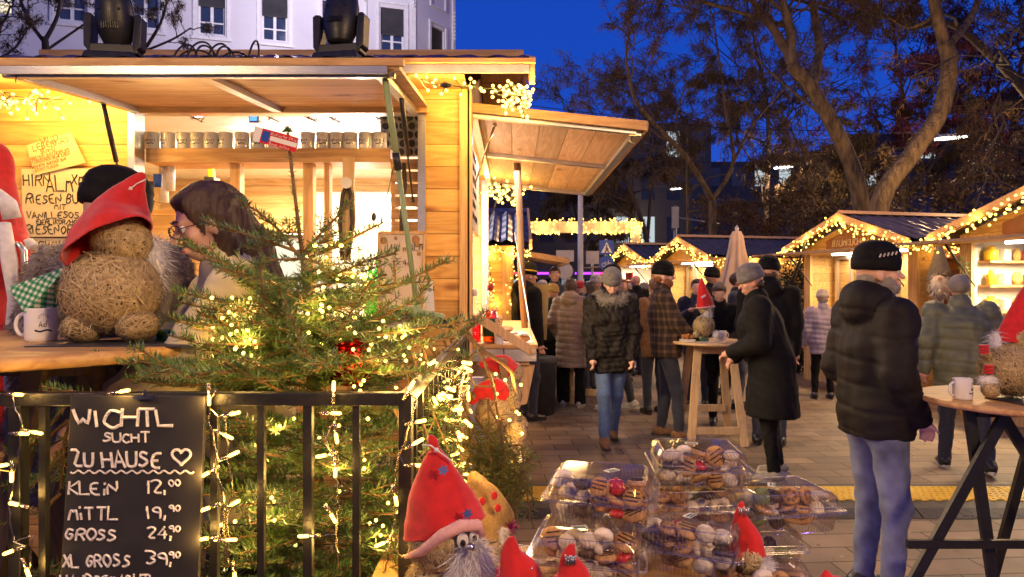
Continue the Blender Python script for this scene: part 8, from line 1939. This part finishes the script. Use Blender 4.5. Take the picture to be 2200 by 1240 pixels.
cookie_box(.395, 1.53, 1, -24, 'plastic box wedged before the right stack', 5, stick=(.0, .02, 70)); cookie_box(.70, 1.78, 1, 10, 'plastic box farthest right on layer two', 6, stick=(-.02, .01, 60))
cookie_box(.02, 1.56, 0, -8, 'leftmost plastic box on the bottom', 7); cookie_box(.30, 1.36, 0, -20, 'plastic box at the bottom front middle', 8, stick=(0, .03, 60)); cookie_box(.545, 1.5, 0, -10, 'plastic box at the bottom front right', 9); cookie_box(.62, 1.8, 0, 4, 'plastic box low at the back right', 10, n=10); cookie_box(.36, 1.8, 0, 4, 'plastic box low at the back middle', 12, n=10)
# ================================================================== GNOMES ON THE TABLE
def googly(th, c, d, r, ym=1.5, ang=0):
    c = Vector(c); d = Vector(d).normalized(); x, y, _ = basis(d); M3 = Matrix((x, y, d)).transposed()
    mb = MB(); mb.ball(c, (r, r * ym, r * .45), 20, 12, M3); e = mb.build('eye', M['white'], th)
    mb = MB(); mb.ball(c + d * r * .34 - y * r * .3, (r * .5, r * .75, r * .2), 14, 8, M3); mb.build('pupil', M['black'], e)
    mb = MB(); mb.tube([c + (x * math.cos(a) * r * 1.02 + y * math.sin(a) * r * ym * 1.02) for a in np.arange(0, 6.2, .35)], r * .08, 5, closed=True); mb.build('eye_rim', M['black'], e)
def big_gnome():
    D = 1.36; th = thing('straw_gnome', 'biggest gnome with star pinned red hat, cartoon eyes and white fur beard', 'straw gnome', P(965, 1240, D), 0, GG)
    straw_ball(th, 'head', P(955, 1165, D), (.068, .065, .06), 900, .0013, 31); straw_ball(th, 'body', P(960, 1262, D + .01), (.085, .075, .07), 700, .0014, 32); straw_ball(th, 'arm', P(1050, 1205, D), (.02, .028, .022), 160, .0012, 33)
    h = cloth_hat(th, [P(957, 1128, D), P(952, 1108, D), P(942, 1060, D), P(938, 1010, D), P(936, 975, D), P(935, 966, D), P(929, 948, D), P(924, 934, D)], [.084, .079, .062, .038, .018, .009, .011, .002], 'felt', squash=.8, seed=4, fold=.035, rim=None)
    mb = MB(); mb.tube([P(872, 1196, D - .02), P(905, 1186, D - .075), P(950, 1150, D - .095), P(990, 1130, D - .09), P(1025, 1128, D - .06), P(1034, 1150, D - .03)], [.004, .009, .0115, .012, .011, .008], 10); mb.build('brim', M['pinkfelt'], h)
    knot_string(h, P(938, 967, D - .02), .03, (1, 0, -.35)); star_pin(h, P(952, 1010, D - .05), .0115, 'silver', (0.2, -1, .2)); star_pin(h, P(1004, 1104, D - .07), .0115, 'bluestar', (.3, -1, .2))
    googly(th, P(994, 1162, D - .062), (.15, -1, .05), .0115, 1.4); googly(th, P(1018, 1152, D - .05), (.45, -1, .05), .0105, 1.5)
    furball(th, 'beard', P(1010, 1212, D - .05), (.035, .02, .042), .035, 2600, .0016, down=.6, seed=2); mb = MB(); mb.ball(P(1011, 1176, D - .085), .0085, 14, 10); mb.build('nose', M['silver'], th)
    mb = MB(); mb.tube([P(1062, 1222, D - .02), P(1075, 1236, D - .02)], .008, 8); mb.build('striped_cuff', M['felt'], th)
big_gnome()
def yellow_gnome():
    D = 1.62; th = thing('straw_gnome', 'gnome with crumpled yellow burlap hat behind the biggest gnome', 'straw gnome', P(1050, 1170, D), 0, GG)
    straw_ball(th, 'body', P(1062, 1190, D), (.06, .055, .055), 420, .0015, 41); cloth_hat(th, [P(1052, 1148, D), P(1056, 1110, D), P(1046, 1070, D), P(1030, 1048, D), P(1020, 1030, D), P(1016, 1014, D)], [.052, .05, .034, .027, .02, .006], 'burlap', squash=.8, seed=6, fold=.1); furball(th, 'beard', P(1078, 1160, D - .03), (.008, .01, .03), .02, 300, .0016, down=.6)
    mb = MB()
    for px, py in ((1062, 1065), (1070, 1092), (1036, 1078)): mb.ball(P(px, py, D - .05), (.008, .004, .01), 8, 6)
    mb.build('felt_dots', M['felt'], th)
    mb = MB(); c = P(1098, 1132, 1.6)
    for k in range(26): a = k * 2.4; mb.tube([c, c + Vector((math.cos(a), math.sin(a * 1.7) * .5, math.sin(a))) * .018], .0009, 4)
    tag(mb.build('tinsel_tuft', pm('pink tinsel', (.7, .04, .25), None, 9, .2, 0, metal=.8)), 'tuft of pink tinsel beside the burlap hat', 'tinsel')
yellow_gnome()
def cone_gnome(label, D, tip, base, r, seed, head=None, pins=None, eye=None, beard=None):
    th = thing('straw_gnome', label, 'straw gnome', P(base[0], base[1] + 20, D), 0, GG); t = Vector(P(*tip, D)); b = P(*base, D)
    h = cloth_hat(th, [b, b.lerp(t, .3) + Vector((.004, 0, 0)), b.lerp(t, .65) + Vector((-.003, 0, 0)), t.lerp(b, .06), t], [r, r * .78, r * .42, r * .16, .002], 'felt', squash=.75, seed=seed, fold=.05)
    hc = head or (base[0], base[1] + 14); straw_ball(th, 'head', P(*hc, D), r * .86, 300, .0013, seed)
    if pins:
        mb = MB()
        for k in range(5): c = P(pins[0] + k * 5, pins[1] + (k % 2) * 3, D - r * .35); mb.tube([c, c + Vector((0, -.001, -.014))], .0016, 5); mb.ball(c, .003, 6, 5)
        mb.build('silver_pins', M['silver'], h)
    if eye: googly(th, P(*eye, D - r * .6), (.5, -1, 0), .0065, 1.5)
    if beard: furball(th, 'beard', P(*beard, D - r * .5), (.02, .015, .02), .02, 700, .0014)
cone_gnome('small gnome with plain red cone hat at the bottom edge left of the boxes', 1.25, (1098, 1152), (1112, 1262), .05, 51, pins=(1122, 1222)); cone_gnome('small gnome with silver pinned red hat before the left box stack', 1.2, (1228, 1168), (1224, 1262), .038, 52, pins=(1216, 1196))
cone_gnome('small gnome with pointed red hat and white beard right of the boxes', 1.52, (1592, 1078), (1603, 1188), .042, 53, head=(1604, 1200), pins=(1588, 1092), eye=(1632, 1205), beard=(1642, 1222)); cone_gnome('tiny gnome of which only the red hat tip shows at the bottom edge', 1.3, (1772, 1226), (1800, 1290), .04, 54)
# ================================================================== PALE WOODEN STANDING TABLE
def mid_table():
    c = Vector(((1526 - 1100) / FPX * 7.1, 7.1, 0)); th = thing('standing_table', 'pale wooden standing table in the middle of the lane', 'table', c); zt = 1.04
    mb = MB(); mb.lathe([(.40, -.03), (.41, -.02), (.41, -.004), (.40, 0)], c + Vector((0, 0, zt)), 56); mb.build('tabletop', M['birch'], th)
    for sx, sy in ((-1, -1), (1, -1), (-1, 1), (1, 1)): mb = MB(); mb.beam(c + Vector((sx * .17, sy * .15, zt - .03)), c + Vector((sx * .27, sy * .26, 0)), .075, .04, (0, 1, 0)); mb.build('leg', M['birch'], th)
    mb = MB(); mb.bb((c.x - .17, c.y - .17, zt - .12), (c.x + .17, c.y - .14, zt - .031)); mb.build('apron', M['birch'], th)
    mb = MB(); mb.bb((c.x - .235, c.y - .26, .12), (c.x + .235, c.y - .23, .19)); mb.build('stretcher', M['birch'], th); mb = MB(); mb.bb((c.x - .22, c.y + .18, .27), (c.x + .22, c.y + .21, .34)); mb.build('stretcher', M['birch'], th)
    for k, (dx, dy, lb) in enumerate(((.07, -.1, 'pale mug on the right of the wooden lane table'), (.16, .1, 'mug held by the woman at the wooden lane table'))): q = c + Vector((dx, dy, zt + .001)); t = thing('mug', lb, 'mug', q, 0, 'mugs on the lane table'); mug_mesh(t, q, 1.0, 0.2)
    q = c + Vector((-.27, -.12, zt)); t = thing('snack_tray', 'paper tray of fried snacks on the wooden lane table', 'snack', q); mb = MB(); mb.box(q + Vector((0, 0, .012)), (.13, .09, .024), taper=1.15); mb.build('tray', M['white'], t); mb = MB()
    for k in range(8): mb.box(q + Vector((-.045 + .013 * k, .01 * (-1) ** k, .045 + .008 * (k % 3))), (.025, .03, .045), Euler((k, k * 2, k)).to_matrix())
    mb.build('food', M['dough'], t)
    q = c + Vector((-.1, -.24, zt + .004)); mb = MB(); mb.box(q, (.2, .09, .003), Euler((0, 0, .3)).to_matrix()); tag(mb.build('leaflet', M['white']), 'white leaflet lying on the wooden lane table', 'leaflet')
    q = c + Vector((-.1, -.08, zt)); mb = MB()
    for k in range(14): a = k * 2.4; mb.box(q + Vector((.05 * math.cos(a) * (k % 3) / 2, .03 * math.sin(a), .015 + .003 * (k % 5))), (.04, .03, .012), Euler((a, k, a)).to_matrix())
    tag(mb.build('napkin', M['gingham']), 'crumpled green gingham napkin on the wooden lane table', 'napkin')
    D = 6.95; S = FPX / D; t = thing('straw_gnome', 'small straw gnome with tall red hat on the wooden lane table', 'straw gnome', P(1515, 725, D), 0, GG)
    straw_ball(t, 'body', P(1512, 700, D), 22 / S, 300, .003, 61); straw_ball(t, 'head', P(1517, 662, D), 16 / S, 200, .003, 62); furball(t, 'beard', P(1519, 670, D - .05), (.03, .02, .07), .05, 500, .004); cloth_hat(t, [P(1514, 660, D), P(1512, 640, D), P(1509, 620, D), P(1507, 598, D)], [19 / S, 15 / S, 9 / S, 1.5 / S], 'felt', seed=8, rim=(.008, 'pinkfelt')); straw_ball(t, 'foot', P(1497, 718, D - .04), 8 / S, 90, .003, 63); furball(t, 'foot', P(1538, 718, D - .04), (.035, .03, .035), .02, 300, .003)
    mb = MB(); mb.box(P(1511, 637, D - .09), (.05, .002, .02), Euler((0, R(-30), 0)).to_matrix()); mb.build('price_tag', M['white'], t)
mid_table()
def bench_far():
    c = P(1270, 830, 9.3); th = thing('standing_table', 'brown wooden table mostly hidden between the people at left', 'table', (c.x, 9.3, 0)); mb = MB(); mb.bb((c.x - .4, 9.1, .98), (c.x + .3, 9.6, 1.01)); mb.build('tabletop', M['table'], th)
    for sx in (-.3, .2): mb = MB(); mb.bb((c.x + sx, 9.3, 0), (c.x + sx + .06, 9.36, .98)); mb.build('leg', M['beam_z'], th)
    mb = MB(); mb.bb((c.x - .4, 9.25, .12), (c.x + .32, 9.29, .2)); mb.build('stretcher', M['birch'], th)
bench_far()
# ================================================================== BLACK TRESTLE TABLE AT RIGHT
def right_table():
    c = Vector((2.33, 3.15, 0)); zt = 1.1; th = thing('standing_table', 'round wooden topped table on crossed black trestle legs at right', 'table', c)
    mb = MB(); mb.lathe([(.385, -.03), (.398, -.022), (.4, -.006), (.393, 0)], c + Vector((0, 0, zt)), 72); mb.build('tabletop', M['table'], th)
    for a, b in (((2.02, 3.02), (2.12, 2.94)), ((2.16, 2.98), (1.47, 2.86)), ((2.2, 3.1), (2.86, 3.1)), ((2.6, 3.35), (2.35, 3.4))): mb = MB(); mb.beam((a[0], a[1], zt - .03), (b[0], b[1], 0), .045, .022, (0, 1, 0)); mb.build('leg', M['black'], th)
    mb = MB(); mb.bb((1.68, 2.895, .50), (2.62, 2.915, .535)); mb.build('stretcher', M['black'], th); mb = MB(); mb.bb((2.05, 3.0, zt - .062), (2.65, 3.03, zt - .031)); mb.build('apron', M['black'], th)
    q = Vector((P(2068, 855, 3.1).x, 3.1, zt + .0005)); t = thing('mug', 'white mug with blue print on the black trestle table', 'mug', q); mug_mesh(t, q, 1.0, PI + .1, words='Ad', face=-PI / 2 + .6)
    mb = MB(); mb.box((2.3, 3.05, zt + .004), (.24, .2, .006), Euler((0, 0, .15)).to_matrix()); tag(mb.build('slate_mat', M['tile_dark']), 'dark slate mat on the black trestle table', 'mat')
    D = 3.12; S = FPX / D; t = thing('straw_gnome', 'large straw gnome with red hat cut by the right edge on the trestle table', 'straw gnome', P(2165, 850, D), 0, GG)
    straw_ball(t, 'body', P(2172, 792, D), 58 / S, 900, .002, 71); straw_ball(t, 'head', P(2190, 735, D), 36 / S, 400, .002, 72); straw_ball(t, 'foot', P(2128, 838, D - .05), 17 / S, 200, .002, 73); straw_ball(t, 'arm', P(2130, 762, D), (.05, .03, .025), 200, .002, 74)
    furball(t, 'cuff', P(2125, 818, D - .04), (.045, .03, .025), .02, 500, .002); furball(t, 'beard', P(2140, 742, D), (.02, .03, .06), .04, 500, .002)
    cloth_hat(t, [P(2188, 735, D), P(2190, 715, D), P(2200, 660, D), P(2215, 610, D)], [48 / S, 42 / S, 24 / S, 8 / S], 'felt', squash=.7, seed=9)
    for k, (px, py) in enumerate(((2124, 800), (2114, 757))):
        mb = MB(); o = P(px, py, D - .05)
        for j in range(3): mb.mi = j % 2; mb.lathe([(.02, -.006), (.02, .006)], o + Vector((0, 0, .014 * j)), 14)
        mb.build('striped_ring', [M['felt'], M['white']], t)
right_table()
lamp('POINT', (1.25, 2.6, .3), 7, (.3, .16, 1), .05, name='violet strip light')
lamp('POINT', (.55, .45, 2.7), 24, (1, .68, .36), .12, name='display fill light')  # unseen fill light added to brighten the biscuit boxes
# unseen warm fill lights added behind and left of the camera
lamp('POINT', (2.6, -1.4, 3.3), 380, (1, .60, .27), .25, name='square fill light'); lamp('POINT', (-2.6, .2, 3.1), 110, (1, .64, .30), .2, name='left fill light')
# ================================================================== separate pieces that sit in one mesh
def split(o):
    me = o.data; n = len(me.vertices); par = list(range(n))
    def fd(a):
        while par[a] != a: par[a] = par[par[a]]; a = par[a]
        return a
    for e in me.edges: a, b = fd(e.vertices[0]), fd(e.vertices[1]); par[a] = b
    g = {}
    for p in me.polygons: g.setdefault(fd(p.vertices[0]), []).append(p)
    if len(g) < 2: return
    ms = list(me.materials)
    for i, ps in enumerate(g.values()):
        ix = {}; F = [[ix.setdefault(v, len(ix)) for v in p.vertices] for p in ps]; m2 = bpy.data.meshes.new(me.name); m2.from_pydata([tuple(me.vertices[v].co) for v in ix], [], F)
        for m_ in ms: m2.materials.append(m_)
        m2.polygons.foreach_set('use_smooth', [p.use_smooth for p in ps]); q = o.copy(); q.data = m2; COL.objects.link(q)
    bpy.data.objects.remove(o)
NM = ('flap_rail', 'rail', 'opening_frame', 'eaves_board', 'latch', 'side', 'felt_dots', 'shutter_frame', 'flap_frame', 'corner_trim', 'front_frame', 'bargeboard', 'striped_ring', 'door_frame', 'parcel', 'glass_trim', 'slat', 'bulb_holder', 'vent')
for o in list(scene.objects):
    if o.type == 'MESH' and o.parent and o.name.split('.')[0] in NM and not any(c.parent == o for c in scene.objects if c.parent): split(o)
for o in scene.objects:
    if o.get('label') and len(o['label'].split()) > 16: print('LONG', o['label'])
